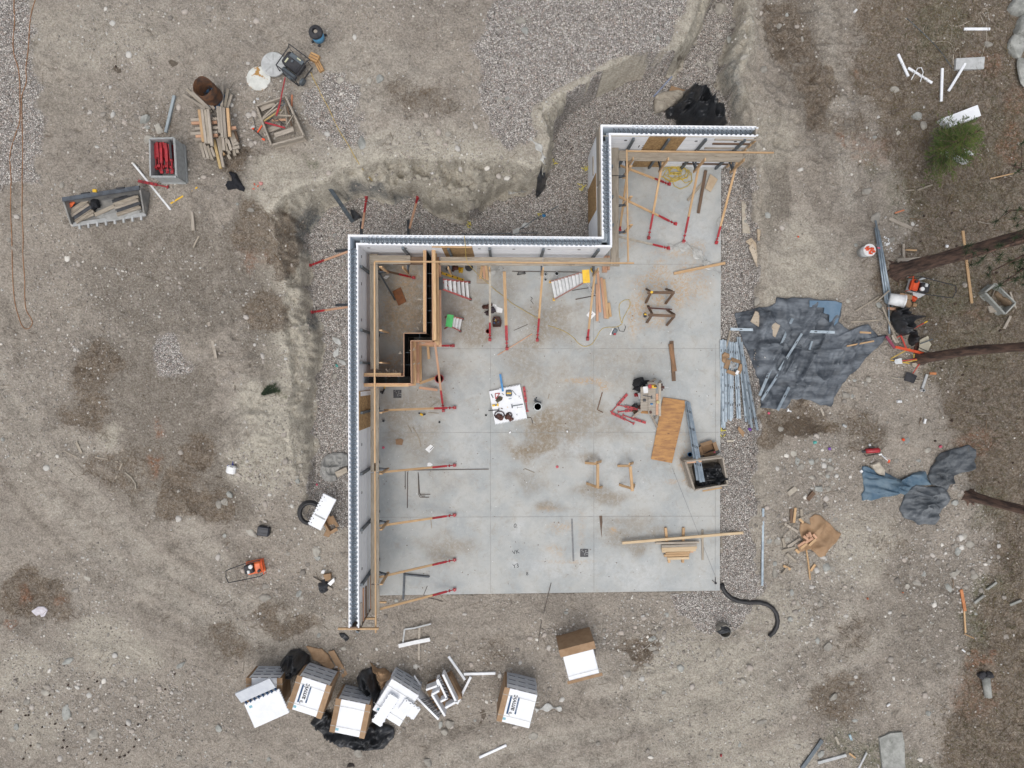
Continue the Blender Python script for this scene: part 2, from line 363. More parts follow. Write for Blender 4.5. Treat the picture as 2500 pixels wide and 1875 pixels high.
brown=np.maximum(blobs([(690,610,50,90,.9),(660,760,60,60,.8),(630,560,60,60,.7),(470,1110,55,50,.9),(450,1210,60,60,.95),(510,1230,50,60,.7),(60,1440,100,60,.9),(130,1500,60,40,.5),(230,910,70,60,.8),(200,1000,80,50,.6),(300,1150,130,60,.5),
(560,1570,60,40,.5),(1925,60,60,90,.8),(1990,200,35,120,.8),(2000,260,50,60,.7),(2060,300,60,50,.5),(1955,1035,90,40,.95),(1880,1040,40,30,.9),(2100,1060,70,80,.5),(2170,1340,80,40,.3),(660,1500,60,30,.7),(700,1510,90,30,.6),
(560,380,60,40,.7),(250,470,60,30,.5),(380,310,50,40,.4),(920,95,30,20,.3),(1000,245,60,40,.45),(1080,250,50,40,.4),(1560,1600,50,25,.8),(1210,1600,60,60,.4),(2040,1700,90,60,.6),(2080,1560,60,60,.4)]),
polym([(2130,-60),(2700,-60),(2700,2000),(2320,2000),(2330,1700),(2390,1480),(2420,1300),(2330,1060),(2300,900),(2150,700),(2230,560),(2200,420),(2150,300),(2080,180)],60,wu,wv)*.95)
clay=np.maximum(blobs([(640,1010,70,60,.9),(680,1080,80,70,.9),(620,1140,70,60,.8),(700,960,40,50,.8),(690,420,90,50,.7),(640,470,60,40,.7),(900,340,70,40,.6),(750,1000,30,60,.5),(1870,330,90,70,.5),(1990,680,100,60,.6),(1960,620,60,60,.5),(1920,740,60,40,.7),
(280,1560,110,70,.6),(60,1640,80,60,.5),(1700,1640,180,100,.5),(1880,1500,110,70,.5),(2100,1330,110,90,.5),(1740,1750,200,90,.4),(250,1050,40,20,.8),(1820,1850,200,60,.5),(90,1770,100,60,.4),(140,90,300,100,.25)]),
1.0*np.clip(1.35-np.abs(poly_sd(GX,GY,CR)-.45)/1.1,0,1)*(np.clip(plateau(GX,GY),0,1.5)/1.5))
clay=np.maximum(clay,bankm);clay=clay*(1-.0*clay)
darkc=(1-bankm)*blobs([(420,680,270,190,.75),(330,950,210,160,.8),(480,1150,220,150,.9),(620,620,90,180,1),(650,860,70,150,.8),(100,820,120,160,.3),(250,520,200,50,.4),(1990,150,90,200,.8),(2060,430,120,170,.4),(1890,430,40,210,.9),(2080,1060,190,60,.5),(2250,1500,150,200,.6),(30,1480,110,70,.6),(560,1560,140,60,.7),(900,1620,220,60,.5),(690,1490,110,50,.7),(1500,1560,220,40,.5),(1700,130,60,110,.6),(980,250,90,45,.5),(1080,270,60,50,.5),(1130,690,10,10,0),(2050,1700,120,70,.6),(560,390,100,50,.6),(1720,1780,300,40,.3),(1690,280,60,60,.5)])
pale=blobs([(1700,1650,330,110,.6),(2010,1390,180,130,.6),(300,80,380,110,.45),(880,190,220,120,.6),(60,1000,60,220,.4),(640,1080,110,170,.9),(930,340,260,50,.8),(1990,620,150,110,.7),(1870,330,90,90,.4),(200,1420,260,80,.35),(120,1650,150,80,.6),(1880,1500,160,90,.5),(1700,40,70,90,.4),(1820,1850,300,40,.5),(560,90,260,80,.3)])
for pl in TRACKS:d_,s_=track_d(GX+(fbm(GX,GY,.5,2,71)-.5)*.8,GY,pl);pale=np.maximum(pale,.75*np.exp(-(d_/.5)**2));darkc=np.maximum(darkc,.55*np.exp(-((d_-.85)/.28)**2))
stony=np.clip(sstep(.40,.62,fbm(GX,GY,.42,4,301))*.8+blobs([(700,270,200,130,.7),(330,330,90,70,.8),(1970,1200,110,120,1),(1980,1430,130,120,.8),(2330,1400,110,110,.8),(1600,1570,140,90,.9),(640,1180,100,80,.6),(250,1720,250,120,.5)]),0,1)
moss=np.maximum(blobs([(2300,60,60,90,.5),(2290,700,90,60,.6),(2380,860,100,80,.35),(2410,1240,60,50,.5),(2370,1530,35,60,.9),(2400,1420,50,50,.7),(2140,1840,60,50,.8),(2080,1790,50,40,.6),(2250,1850,60,30,.7),(2200,480,60,50,.4),(2120,410,40,40,.5),(2400,470,90,60,.3),(2440,330,60,80,.3),(680,965,22,14,.8),(765,375,20,14,.6),(100,250,100,60,.1)]),0)
rust=blobs([(2470,360,30,60,.8),(2410,150,40,30,.6),(390,1050,14,25,.9),(375,1145,14,25,.9),(60,1455,22,18,.9),(140,1465,22,20,.8),(620,640,30,30,.5),(2390,1610,32,26,1),(2380,1700,60,60,.4),(2060,350,12,18,.8),(2090,180,10,14,.8),(2480,250,40,40,.5),(2390,1080,60,30,.6),(2380,760,60,14,.4),(30,1525,26,10,.8),(2120,370,50,40,.4)],wu2,wv2)
wet=np.maximum(blobs([(1950,1040,80,30,.8),(190,905,40,25,.7),(420,145,12,10,1),(284,163,5,5,1),(1180,1745,9,26,.9),(620,385,60,25,.5),(1910,100,60,60,.5),(1985,260,25,90,.5),(480,1140,30,25,.6),(1140,1625,40,14,.5),(1665,130,14,60,.6),(1745,180,12,60,.5),(1560,1595,40,18,.7)],wu2,wv2),
.0*GX)
blue=blobs([(770,555,45,55,1),(765,610,30,40,.8),(765,785,24,26,1),(895,474,70,18,1),(985,482,36,18,.9),(745,1080,14,14,0),(1790,200,22,90,.7),(1800,330,20,30,.6)],wu2,wv2)
nx,ny=len(gx),len(gy)
me=bpy.data.meshes.new('ground')
co=np.stack([GX.ravel(),GY.ravel(),GZ.ravel()],1).astype(np.float32)
idx=np.arange(nx*ny).reshape(ny,nx)
fa=np.stack([idx[:-1,:-1].ravel(),idx[:-1,1:].ravel(),idx[1:,1:].ravel(),idx[1:,:-1].ravel()],1).astype(np.int32)
me.vertices.add(len(co));me.vertices.foreach_set('co',co.ravel())
me.loops.add(fa.size);me.loops.foreach_set('vertex_index',fa.ravel())
me.polygons.add(len(fa));me.polygons.foreach_set('loop_start',np.arange(0,fa.size,4,dtype=np.int32))
me.update(calc_edges=True)
me.polygons.foreach_set('use_smooth',np.ones(len(fa),bool))
for nm,chs in(('soil_a',(gravel,brown,clay,moss)),('soil_b',(rust,wet,blue,blue*0)),('soil_c',(darkc,pale,stony,blue*0))):
 at=me.attributes.new(nm,'FLOAT_COLOR','POINT')
 at.data.foreach_set('color',np.clip(np.stack([c.ravel()for c in chs],1),0,1).astype(np.float32).ravel())
GM,t,b=newmat('site soil')
A=nd(t,'ShaderNodeAttribute',attribute_name='soil_a');B=nd(t,'ShaderNodeAttribute',attribute_name='soil_b');C3=nd(t,'ShaderNodeAttribute',attribute_name='soil_c');sc_=nd(t,'ShaderNodeSeparateColor');t.links.new(C3.outputs['Color'],sc_.inputs[0])
sa=nd(t,'ShaderNodeSeparateColor');t.links.new(A.outputs['Color'],sa.inputs[0]);sb=nd(t,'ShaderNodeSeparateColor');t.links.new(B.outputs['Color'],sb.inputs[0])
tc=nd(t,'ShaderNodeTexCoord');O=tc.outputs['Object']
def noise(s,d=5,r=.6,dist=0):
 n=nd(t,'ShaderNodeTexNoise',Scale=s,Detail=d,Roughness=r,Distortion=dist);t.links.new(O,n.inputs['Vector']);return n.outputs[0]
nA=noise(.55,6,.7);nB=noise(3.2,8,.72,.6);nC=noise(17,6,.7);nD=noise(55,3,.6)
c=mixc(t,ramp(t,nA,.38,.62),(.405,.355,.30),(.30,.26,.22))
nW=noise(1.4,9,.8,.7)
df=math_(t,'ADD',math_(t,'MULTIPLY',sc_.outputs[0],1.1),math_(t,'MULTIPLY',math_(t,'SUBTRACT',nW,.5),2.2));c=mixc(t,math_(t,'MULTIPLY',ramp(t,df,.15,.95),.85),c,(.155,.128,.10))
pf=math_(t,'ADD',math_(t,'MULTIPLY',sc_.outputs[1],1.1),math_(t,'MULTIPLY',math_(t,'SUBTRACT',.5,nW),2.2));c=mixc(t,math_(t,'MULTIPLY',ramp(t,pf,.2,1.0),.7),c,(.50,.455,.39))
c=mixc(t,math_(t,'MULTIPLY',ramp(t,nB,.45,.75),.5),c,(.46,.42,.37))
c=mixc(t,math_(t,'MULTIPLY',ramp(t,noise(2.6,10,.80,1.0),.50,.36),.62),c,(.135,.112,.09));c=mixc(t,math_(t,'MULTIPLY',ramp(t,noise(4.3,9,.80,1.2),.56,.70),.55),c,(.56,.52,.455));c=mixc(t,math_(t,'MULTIPLY',ramp(t,noise(.9,10,.82,1.4),.60,.72),.45),c,(.145,.115,.088))
c=mixc(t,math_(t,'MULTIPLY',sa.outputs[2],.85),c,mixc(t,ramp(t,nB,.4,.6),(.68,.635,.53),(.47,.43,.355)))
br=mixc(t,ramp(t,nB,.35,.62),(.19,.135,.088),(.105,.075,.052));br=mixc(t,ramp(t,noise(9,5,.8),.48,.70),br,(.30,.25,.185))
bf=math_(t,'ADD',math_(t,'MULTIPLY',sa.outputs[1],1.5),math_(t,'MULTIPLY',math_(t,'SUBTRACT',noise(1.9,9,.82,.8),.5),2.6));c=mixc(t,math_(t,'MULTIPLY',math_(t,'MULTIPLY',ramp(t,bf,.35,.95),ramp(t,sa.outputs[1],.02,.3)),.9),c,br)
c=mixc(t,math_(t,'MULTIPLY',A.outputs['Alpha'],ramp(t,noise(5,5,.8),.35,.6)),c,(.085,.095,.03))
c=mixc(t,math_(t,'MULTIPLY',sb.outputs[0],ramp(t,noise(6,5,.8),.38,.62)),c,(.27,.09,.025))
c=mixc(t,math_(t,'MULTIPLY',sb.outputs[2],ramp(t,noise(4,5,.8),.3,.6)),c,(.12,.14,.155))
v1=nd(t,'ShaderNodeTexVoronoi',Scale=15.0);t.links.new(O,v1.inputs['Vector'])
v1c=nd(t,'ShaderNodeSeparateColor');t.links.new(v1.outputs['Color'],v1c.inputs[0])
sp=math_(t,'MULTIPLY',ramp(t,v1.outputs['Distance'],.42,.26),ramp(t,v1c.outputs[0],.62,.7))
sp=math_(t,'MULTIPLY',sp,math_(t,'SUBTRACT',1,sa.outputs[1]),True);sp=math_(t,'MULTIPLY',sp,math_(t,'ADD',sc_.outputs[2],.08))
c=mixc(t,math_(t,'MULTIPLY',sp,.75),c,mixc(t,v1c.outputs[1],(.30,.27,.235),(.50,.475,.44)))
fine=math_(t,'ADD',math_(t,'MULTIPLY',nC,1.0),math_(t,'MULTIPLY',nD,.5))
c=mixc(t,ramp(t,fine,.58,.95),mixc(t,.40,c,(.05,.042,.035)),mixc(t,.26,c,(.62,.59,.53)))
v2=nd(t,'ShaderNodeTexVoronoi',Scale=19.0);t.links.new(O,v2.inputs['Vector'])
v2e=nd(t,'ShaderNodeTexVoronoi',Scale=19.0,feature='DISTANCE_TO_EDGE');t.links.new(O,v2e.inputs['Vector'])
v2c=nd(t,'ShaderNodeSeparateColor');t.links.new(v2.outputs['Color'],v2c.inputs[0])
g=mixc(t,v2c.outputs[0],(.27,.248,.23),(.70,.665,.625));g=mixc(t,ramp(t,v2c.outputs[1],.75,.9),g,(.45,.385,.345));
g=mixc(t,ramp(t,v2e.outputs['Distance'],.13,.02),g,(.075,.066,.06))
gf=math_(t,'SUBTRACT',math_(t,'ADD',math_(t,'MULTIPLY',sa.outputs[0],1.7),math_(t,'MULTIPLY',noise(4.5,6,.75),1.2)),1.0)
gf=ramp(t,gf,.35,.75)
c=mixc(t,gf,c,g)
wf=math_(t,'ADD',sb.outputs[1],math_(t,'MULTIPLY',math_(t,'SUBTRACT',noise(3.3,8,.8),.5),2.2));c=mixc(t,math_(t,'MULTIPLY',math_(t,'MULTIPLY',ramp(t,wf,.4,.8),ramp(t,sb.outputs[1],.02,.3)),.75),c,(.075,.055,.038))
t.links.new(c,b.inputs['Base Color']);b.inputs['Roughness'].default_value=.95;b.inputs['Specular IOR Level'].default_value=.25
hh=math_(t,'ADD',math_(t,'MULTIPLY',math_(t,'SUBTRACT',nC,.5),.045),math_(t,'MULTIPLY',math_(t,'SUBTRACT',nB,.5),.10))
hh=math_(t,'ADD',hh,math_(t,'MULTIPLY',sp,.02))
hg=math_(t,'MULTIPLY',math_(t,'ADD',math_(t,'MULTIPLY',ramp(t,v2e.outputs['Distance'],0,.25),.7),v2c.outputs[2]),.022)
hm=nd(t,'ShaderNodeMix');hm.data_type='FLOAT';t.links.new(gf,hm.inputs[0]);t.links.new(hh,hm.inputs[2]);t.links.new(hg,hm.inputs[3])
bp=nd(t,'ShaderNodeBump',Strength=1.0,Distance=1.0);t.links.new(hm.outputs[0],bp.inputs['Height']);t.links.new(bp.outputs[0],b.inputs['Normal'])
me.materials.append(GM)
go=bpy.data.objects.new('ground',me);COL.objects.link(go);go['kind']='structure'
# ---- concrete slab with its own stain map
sx=np.arange(SLAB[0][0]-.6,SLAB[2][0]+.3,.06);sy=np.arange(SLAB[0][1]-.3,SLAB[3][1]+.3,.06)
CM,t,b=newmat('broom finished concrete')
STAINS={'dirt':[(975,760,50,90,.6),(1130,760,60,60,.6),(1160,800,80,50,.6),(1340,800,90,50,.6),(1330,1035,70,45,.8),(1300,1075,60,40,.8),(1420,1010,90,55,.6),(1390,1060,70,50,.6),(1490,1065,60,30,.4),(1240,700,40,60,.35),(1350,770,60,50,.6),(1310,830,60,35,.6),(1280,890,60,90,.45),(1000,750,70,120,.7),(980,650,90,60,.5),(1090,905,90,45,.35),(1010,1060,60,35,.5),(1020,1090,50,50,.4),(1100,1340,60,40,.5),(1050,1330,50,30,.35),(1100,1170,60,30,.2),(1180,640,70,40,.3),(1530,1270,80,30,.4),(1540,1315,90,25,.5),(1480,1210,60,14,.6),(1440,1200,50,12,.6),(1300,1160,60,30,.35),(1340,1230,40,14,.6),(1360,1120,40,30,.35),(1040,980,60,40,.5),(990,1000,50,50,.5),(1430,1120,30,12,.6),(1500,890,120,60,.3),(1350,930,80,60,.3)],
'saw':[(960,730,50,30,.6),(1000,690,30,50,.6),(940,880,50,20,.8),(1600,690,70,35,.9),(1570,745,25,50,.9),(1610,730,20,25,.9),(1660,700,30,70,.85),(1700,690,35,60,.6),(1545,770,16,60,.9),(1540,590,24,16,.5),(1650,620,60,14,.6),(1700,610,25,30,.85),(1610,780,40,30,.7),(1580,800,60,16,.5),(1440,935,60,9,.9),(1400,930,40,4,.8),(1475,946,16,12,.9),(1390,1372,70,4,.7),(1360,1350,30,18,.5),(1375,1290,30,18,.5),(1340,1240,30,8,.5),(1420,1290,10,60,.3),(1535,540,9,16,.7),(1522,520,20,5,.8),(1630,1090,60,30,.4),(1670,1120,16,30,.7),(1670,1175,14,10,.8),(1640,1180,16,8,.6),(990,790,60,70,.5),(960,900,50,20,.7),(1500,1295,10,8,1)],
'pale':[(1380,1110,70,40,.7),(1480,1130,80,40,.5),(1400,1390,120,30,.5),(1550,1400,80,50,.6),(1262,1380,20,16,.9),(1262,1290,22,26,.7),(1700,1000,80,60,.3),(1560,1180,90,40,.4),(1690,560,60,60,.4),(1500,640,60,20,.3),(1150,1080,60,90,.3),(1130,790,50,40,.4),(1290,830,50,30,.4),(1650,1440,120,40,.3),(1350,1110,30,20,.8)]}
XX,YY=np.meshgrid(sx,sy);uu=XX/SP+NU;vv=-YY/SP+NV
w1=uu+(fbm(XX,YY,1.3,4,61)-.5)*90;w2=vv+(fbm(XX,YY,1.3,4,63)-.5)*90
def sblob(lst,k=1.0):
 m=np.zeros(XX.shape)
 for(u,v,a,bb,s)in lst:m=np.maximum(m,s*sstep(1.4,.3,np.sqrt(((uu+(w1-uu)*min(1,a/60,bb/30)-u)/a)**2+((vv+(w2-vv)*min(1,a/60,bb/30)-v)/bb)**2)))
 return m
dirtm,sawm,palem=sblob(STAINS['dirt']),sblob(STAINS['saw']),sblob(STAINS['pale'])
XF,YF=XX.ravel(),YY.ravel()
bm=bmesh.new();lay=bm.verts.layers.float_color.new('stain')
sd_=poly_sd(XX,YY,SLAB).ravel();NXs=len(sx);keep=sd_>.035;vmap={}
for i in np.nonzero(keep)[0]:
 vmap[int(i)]=bm.verts.new((XF[i],YF[i],0));vmap[int(i)][lay]=(float(dirtm.flat[i]),float(sawm.flat[i]),float(palem.flat[i]),1)
for j in range(len(sy)-1):
 for i in range(NXs-1):
  a=j*NXs+i;ids=(a,a+1,a+NXs+1,a+NXs)
  if all(k in vmap for k in ids):bm.faces.new([vmap[k]for k in ids])
me=bpy.data.meshes.new('finish');bm.to_mesh(me);bm.free()
sbm=MB().prism(SLAB,-.26,-.003)
slab=thing('concrete_slab',None,None,(0,0,0));slab['kind']='structure'
body=sbm.build('slab_body',CM,slab)
top=bpy.data.objects.new('slab_finish',me);me.materials.append(CM);COL.objects.link(top);top.parent=slab
tc=nd(t,'ShaderNodeTexCoord');O=tc.outputs['Object'];A=nd(t,'ShaderNodeAttribute',attribute_name='stain')
sa=nd(t,'ShaderNodeSeparateColor');t.links.new(A.outputs['Color'],sa.inputs[0])
c=mixc(t,ramp(t,noise(.8,6,.65),.35,.65),(.34,.36,.365),(.43,.435,.42))
c=mixc(t,math_(t,'MULTIPLY',ramp(t,noise(3.3,8,.75,1.2),.45,.72),.55),c,(.47,.48,.475))
c=mixc(t,math_(t,'MULTIPLY',ramp(t,noise(2.1,8,.8,.8),.56,.75),.6),c,(.29,.315,.33))
c=mixc(t,math_(t,'MULTIPLY',sa.outputs[2],ramp(t,noise(4,7,.8,1.5),.35,.65)),c,(.52,.535,.54))
c=mixc(t,math_(t,'MULTIPLY',ramp(t,noise(2.7,7,.85,.6),.50,.68),.5),c,(.31,.275,.225))
c=mixc(t,math_(t,'MULTIPLY',sa.outputs[0],math_(t,'ADD',ramp(t,noise(7,8,.85,.5),.34,.58),.25)),c,(.235,.19,.135))
sn=ramp(t,noise(11,8,.8,1.0),.47,.53)
c=mixc(t,math_(t,'MULTIPLY',math_(t,'MULTIPLY',sa.outputs[1],sn),.85),c,(.44,.30,.17))
sk=ramp(t,noise(38,3,.6,2.0),.655,.70)
c=mixc(t,math_(t,'MULTIPLY',sk,.75),c,(.12,.10,.08))
c=mixc(t,math_(t,'MULTIPLY',ramp(t,noise(60,2,.5),.72,.76),.6),c,(.6,.56,.5))
t.links.new(c,b.inputs['Base Color']);b.inputs['Roughness'].default_value=.8;b.inputs['Specular IOR Level'].default_value=.3
bp=nd(t,'ShaderNodeBump',Strength=.25,Distance=.01);t.links.new(noise(25,6,.7),bp.inputs['Height']);t.links.new(bp.outputs[0],b.inputs['Normal'])
M_joint=mat('saw cut joint',(.20,.20,.19),(.30,.30,.29),scale=3);M_chalk=mat('dark snapped line',(.16,.17,.18),(.25,.25,.25),scale=9)
def strip(m,u0,v0,u1,v1,w,zz=.004,mb=None):
 a,bb=W(u0,v0),W(u1,v1);a.z=bb.z=zz;d=(bb-a).normalized();n=Vector((-d.y,d.x,0))*w/2
 mb.add([a-n,bb-n,bb+n,a+n],[(0,1,2,3)])
jb=MB()
for i,l in enumerate([(1078,1056,1756,1055.5),(930,1056.5,1072,1056),(924,1263,1756,1260),(1010,644,1758,645.5),(1000,851.5,1756,851),(1197,640,1197.5,1447),(1449,650,1450,1444),(1747,840,1746,1440)]):
 strip(M_joint,*l,.013,.004+.0004*i,jb)
jb.build('control_joint',M_joint,slab)
jb=MB();strip(M_chalk,1641,1142,1746,1406,.012,.0075,jb);strip(M_chalk,1591,1012,1606,1042,.012,.0078,jb)
strip(M_chalk,1396,1266,1400,1370,.06,.0079,jb);jb.build('snapped_line',M_chalk,slab)
jb=MB();
for(x,yy,a)in((1467,1280,0),):
 pts=[W(1463,1259),W(1470,1259),W(1471,1275),W(1469,1292),W(1469.5,1314),W(1467,1300),W(1465,1280)]
 jb.prism([(p.x,p.y)for p in pts],.004,.006)
jb.build('mud_smear',mat('dark dried mud',(.12,.075,.05),(.09,.06,.04)),slab)
def text(body,loc,size,rz,m,parent=None,name='lettering',thick=.002,M=None,weight=0.0):
 cu=bpy.data.curves.new('t','FONT');cu.body=body;cu.size=size;cu.extrude=thick;cu.offset=weight;cu.align_x='CENTER';cu.align_y='CENTER'
 to=bpy.data.objects.new('t',cu);COL.objects.link(to);dg=bpy.context.evaluated_depsgraph_get();me=bpy.data.meshes.new_from_object(to.evaluated_get(dg))
 bpy.data.objects.remove(to);bpy.data.curves.remove(cu);me.materials.clear();me.materials.append(m)
 o=bpy.data.objects.new(name,me);COL.objects.link(o);B=M if M is not None else Matrix.Translation(Vector(loc))@Matrix.Rotation(rz,4,'Z')
 if parent is not None:o.parent=parent;o.matrix_basis=wm(parent).inverted()@B
 else:o.matrix_basis=B
 return o
for s_,u,v,a,sz in(('0.',1259,1284,-10,.2),('VK',1259.5,1348,12,.2),('Y3',1259.5,1382,12,.2),('8',1287,1401,5,.16)):
 p=W(u,v);p.z=.0045;text(s_,p,sz,R(a),M_ink,slab,'pencil_mark',.0008)
# ---- pebble and twig litter (uncountable)
def scatter_stones(name,label,n,seed,dens,rmin,rmax,power,m,cat='gravel',sub=1,lift=.25):
 rs=np.random.RandomState(seed);vb=np.array([p[:]for p in ICO[sub][0]]);fb=np.array(ICO[sub][1])
 P=[];
 X=rs.uniform(-18.4,18.2,n*6);Y=rs.uniform(-14.2,13.9,n*6)
 ii=np.clip(np.searchsorted(gx,X),0,nx-1);jj=np.clip(np.searchsorted(gy,Y),0,ny-1)
 ok=(rs.rand(n*6)<dens[jj,ii])&(dS[jj,ii]<-.06)
 X,Y,ii,jj=X[ok][:n],Y[ok][:n],ii[ok][:n],jj[ok][:n];k=len(X);Z=GZ[jj,ii]
 r=rmin+(rmax-rmin)*rs.rand(k)**power
 a=rs.rand(k)*6.283;sc=np.stack([r,r*rs.uniform(.55,1,k),r*rs.uniform(.35,.6,k)],1)
 V=vb[None]*(1+rs.uniform(-.22,.22,(k,len(vb),1)))*sc[:,None,:]
 ca,sa_=np.cos(a)[:,None],np.sin(a)[:,None]
 VX=V[...,0]*ca-V[...,1]*sa_+X[:,None];VY=V[...,0]*sa_+V[...,1]*ca+Y[:,None];VZ=V[...,2]+Z[:,None]+(sc[:,2]*lift)[:,None]
 co=np.stack([VX,VY,VZ],2).reshape(-1,3);F=(fb[None]+(np.arange(k)*len(vb))[:,None,None]).reshape(-1,3)
 me=bpy.data.meshes.new(name);me.vertices.add(len(co));me.vertices.foreach_set('co',co.astype(np.float32).ravel())
 me.loops.add(F.size);me.loops.foreach_set('vertex_index',F.astype(np.int32).ravel());me.polygons.add(len(F));me.polygons.foreach_set('loop_start',np.arange(0,F.size,3,dtype=np.int32));me.update(calc_edges=True)
 at=me.attributes.new('tone','FLOAT','POINT');at.data.foreach_set('value',np.repeat(rs.rand(k),len(vb)).astype(np.float32))
 me.materials.append(m);o=bpy.data.objects.new(name,me);COL.objects.link(o);tag(o,label,cat,kind='stuff')
SM,t,b=newmat('loose stone mix');at=nd(t,'ShaderNodeAttribute',attribute_name='tone');cr=nd(t,'ShaderNodeValToRGB')
cr.color_ramp.elements[0].color=(.19,.172,.152,1);cr.color_ramp.elements[1].color=(.66,.63,.58,1)
e=cr.color_ramp.elements.new(.35);e.color=(.31,.285,.255,1);e=cr.color_ramp.elements.new(.6);e.color=(.42,.37,.33,1);e=cr.color_ramp.elements.new(.85);e.color=(.46,.45,.43,1)
t.links.new(at.outputs['Fac'],cr.inputs[0]);t.links.new(cr.outputs[0],b.inputs['Base Color']);b.inputs['Roughness'].default_value=.9
dl=(.12+.9*stony)*(1-.75*np.clip(brown,0,1));rocky=blobs([(1970,1200,70,90,1),(1960,1130,80,60,.6),(1980,1430,110,120,.6),(2330,1400,110,110,.8),(1600,1570,110,70,.8),(1450,1540,200,60,.7),(250,1720,250,120,.5),(330,300,60,60,.9),(640,1180,90,80,.5),(1100,1650,300,100,.4),(620,290,120,80,.5),(1300,150,60,60,.5)])
dens=np.clip(dl*.6+rocky,0,1)
gm=np.clip(gravel,0,1)
scatter_stones('loose_pebbles','pale and grey pebbles scattered over the bare dirt around the slab',26000,1,dens*(1-.85*gm),.014,.05,2.2,SM,'pebbles')
scatter_stones('crushed_gravel','small pinkish grey crushed stone lying thick in the dug trench and along the slab',30000,2,gm**2,.015,.032,1.3,SM,'gravel')
scatter_stones('cobbles','fist sized rounded cobbles half sunk in the dirt',1500,3,np.clip(dens*.35+rocky,0,1)*(1-.9*gm),.045,.12,3.0,SM,'cobbles',sub=2,lift=.1)
def scatter_sticks(name,label,cat,n,seed,dens,lmin,lmax,wd,m,up=0.15,curl=.2,drop=.5):
 rs=np.random.RandomState(seed);X=rs.uniform(-18.6,18.4,n*8);Y=rs.uniform(-14.3,14.0,n*8)
 ii=np.clip(np.searchsorted(gx,X),0,nx-1);jj=np.clip(np.searchsorted(gy,Y),0,ny-1)
 ok=(rs.rand(n*8)<dens[jj,ii])&(dS[jj,ii]<-.1);X,Y,ii,jj=X[ok][:n],Y[ok][:n],ii[ok][:n],jj[ok][:n];k=len(X);Z=GZ[jj,ii]+.008
 L=lmin+(lmax-lmin)*rs.rand(k)**2.2;a=rs.rand(k)*6.283;el=np.abs(rs.normal(0,up,k));w=wd*rs.uniform(.5,1.3,k)
 dx,dy,dz=np.cos(a)*np.cos(el),np.sin(a)*np.cos(el),np.sin(el);px_,py_=-dy,dx;bend=rs.uniform(-curl,curl,k)*L
 p0=np.stack([X,Y,Z],1);d=np.stack([dx,dy,dz],1)*L[:,None];s=np.stack([np.cos(a+1.57),np.sin(a+1.57),0*a],1);up_=np.array([0,0,1.])[None]
 mid=p0+d*.5+s*bend[:,None];end=p0+d;wv_=s*w[:,None];uz=up_*(w*1.0)[:,None]
 vs=np.stack([p0-wv_,p0+wv_,p0+uz,mid-wv_*.8,mid+wv_*.8,mid+uz*.8,end],1).reshape(-1,3)
 fb3=np.array([(0,3,5),(0,5,2),(2,5,4),(2,4,1),(3,6,5),(5,6,4),(0,1,4),(0,4,3),(3,4,6)]);F=(fb3[None]+(np.arange(k)*7)[:,None,None]).reshape(-1,3)
 me=bpy.data.meshes.new(name);me.vertices.add(len(vs));me.vertices.foreach_set('co',vs.astype(np.float32).ravel());me.loops.add(F.size);me.loops.foreach_set('vertex_index',F.astype(np.int32).ravel())
 me.polygons.add(len(F));me.polygons.foreach_set('loop_start',np.arange(0,F.size,3,dtype=np.int32));me.update(calc_edges=True);me.materials.append(m)
 o=bpy.data.objects.new(name,me);COL.objects.link(o);tag(o,label,cat,kind='stuff')
bd=np.clip(brown,0,1)*(1-gm)
scatter_sticks('needle_litter','brown twigs and fallen needles matted over the forest edge soil','litter',16000,11,np.clip(bd*.9+.03,0,1),.05,.55,.006,M_twig)
scatter_sticks('dry_grass','thin dead grass blades growing at the forest edge','grass',16000,12,np.clip(bd*sstep(1900,2300,PU)*(.25+fbm(GX,GY,.8,3,5)),0,1),.08,.35,.007,M_grass,up=.7)
scatter_sticks('pale_straw','pale straw and wood slivers strewn on the dirt','straw',5000,13,np.clip(.15+.4*bd,0,1)*(1-gm),.04,.25,.006,mat('pale straw',(.36,.31,.24),(.28,.23,.17),scale=.8,det=2))
scatter_sticks('green_moss_blades','short green moss and grass blades in damp patches','moss',9000,14,np.clip(moss*.9,0,1),.03,.16,.008,M_needle2,up=.6)
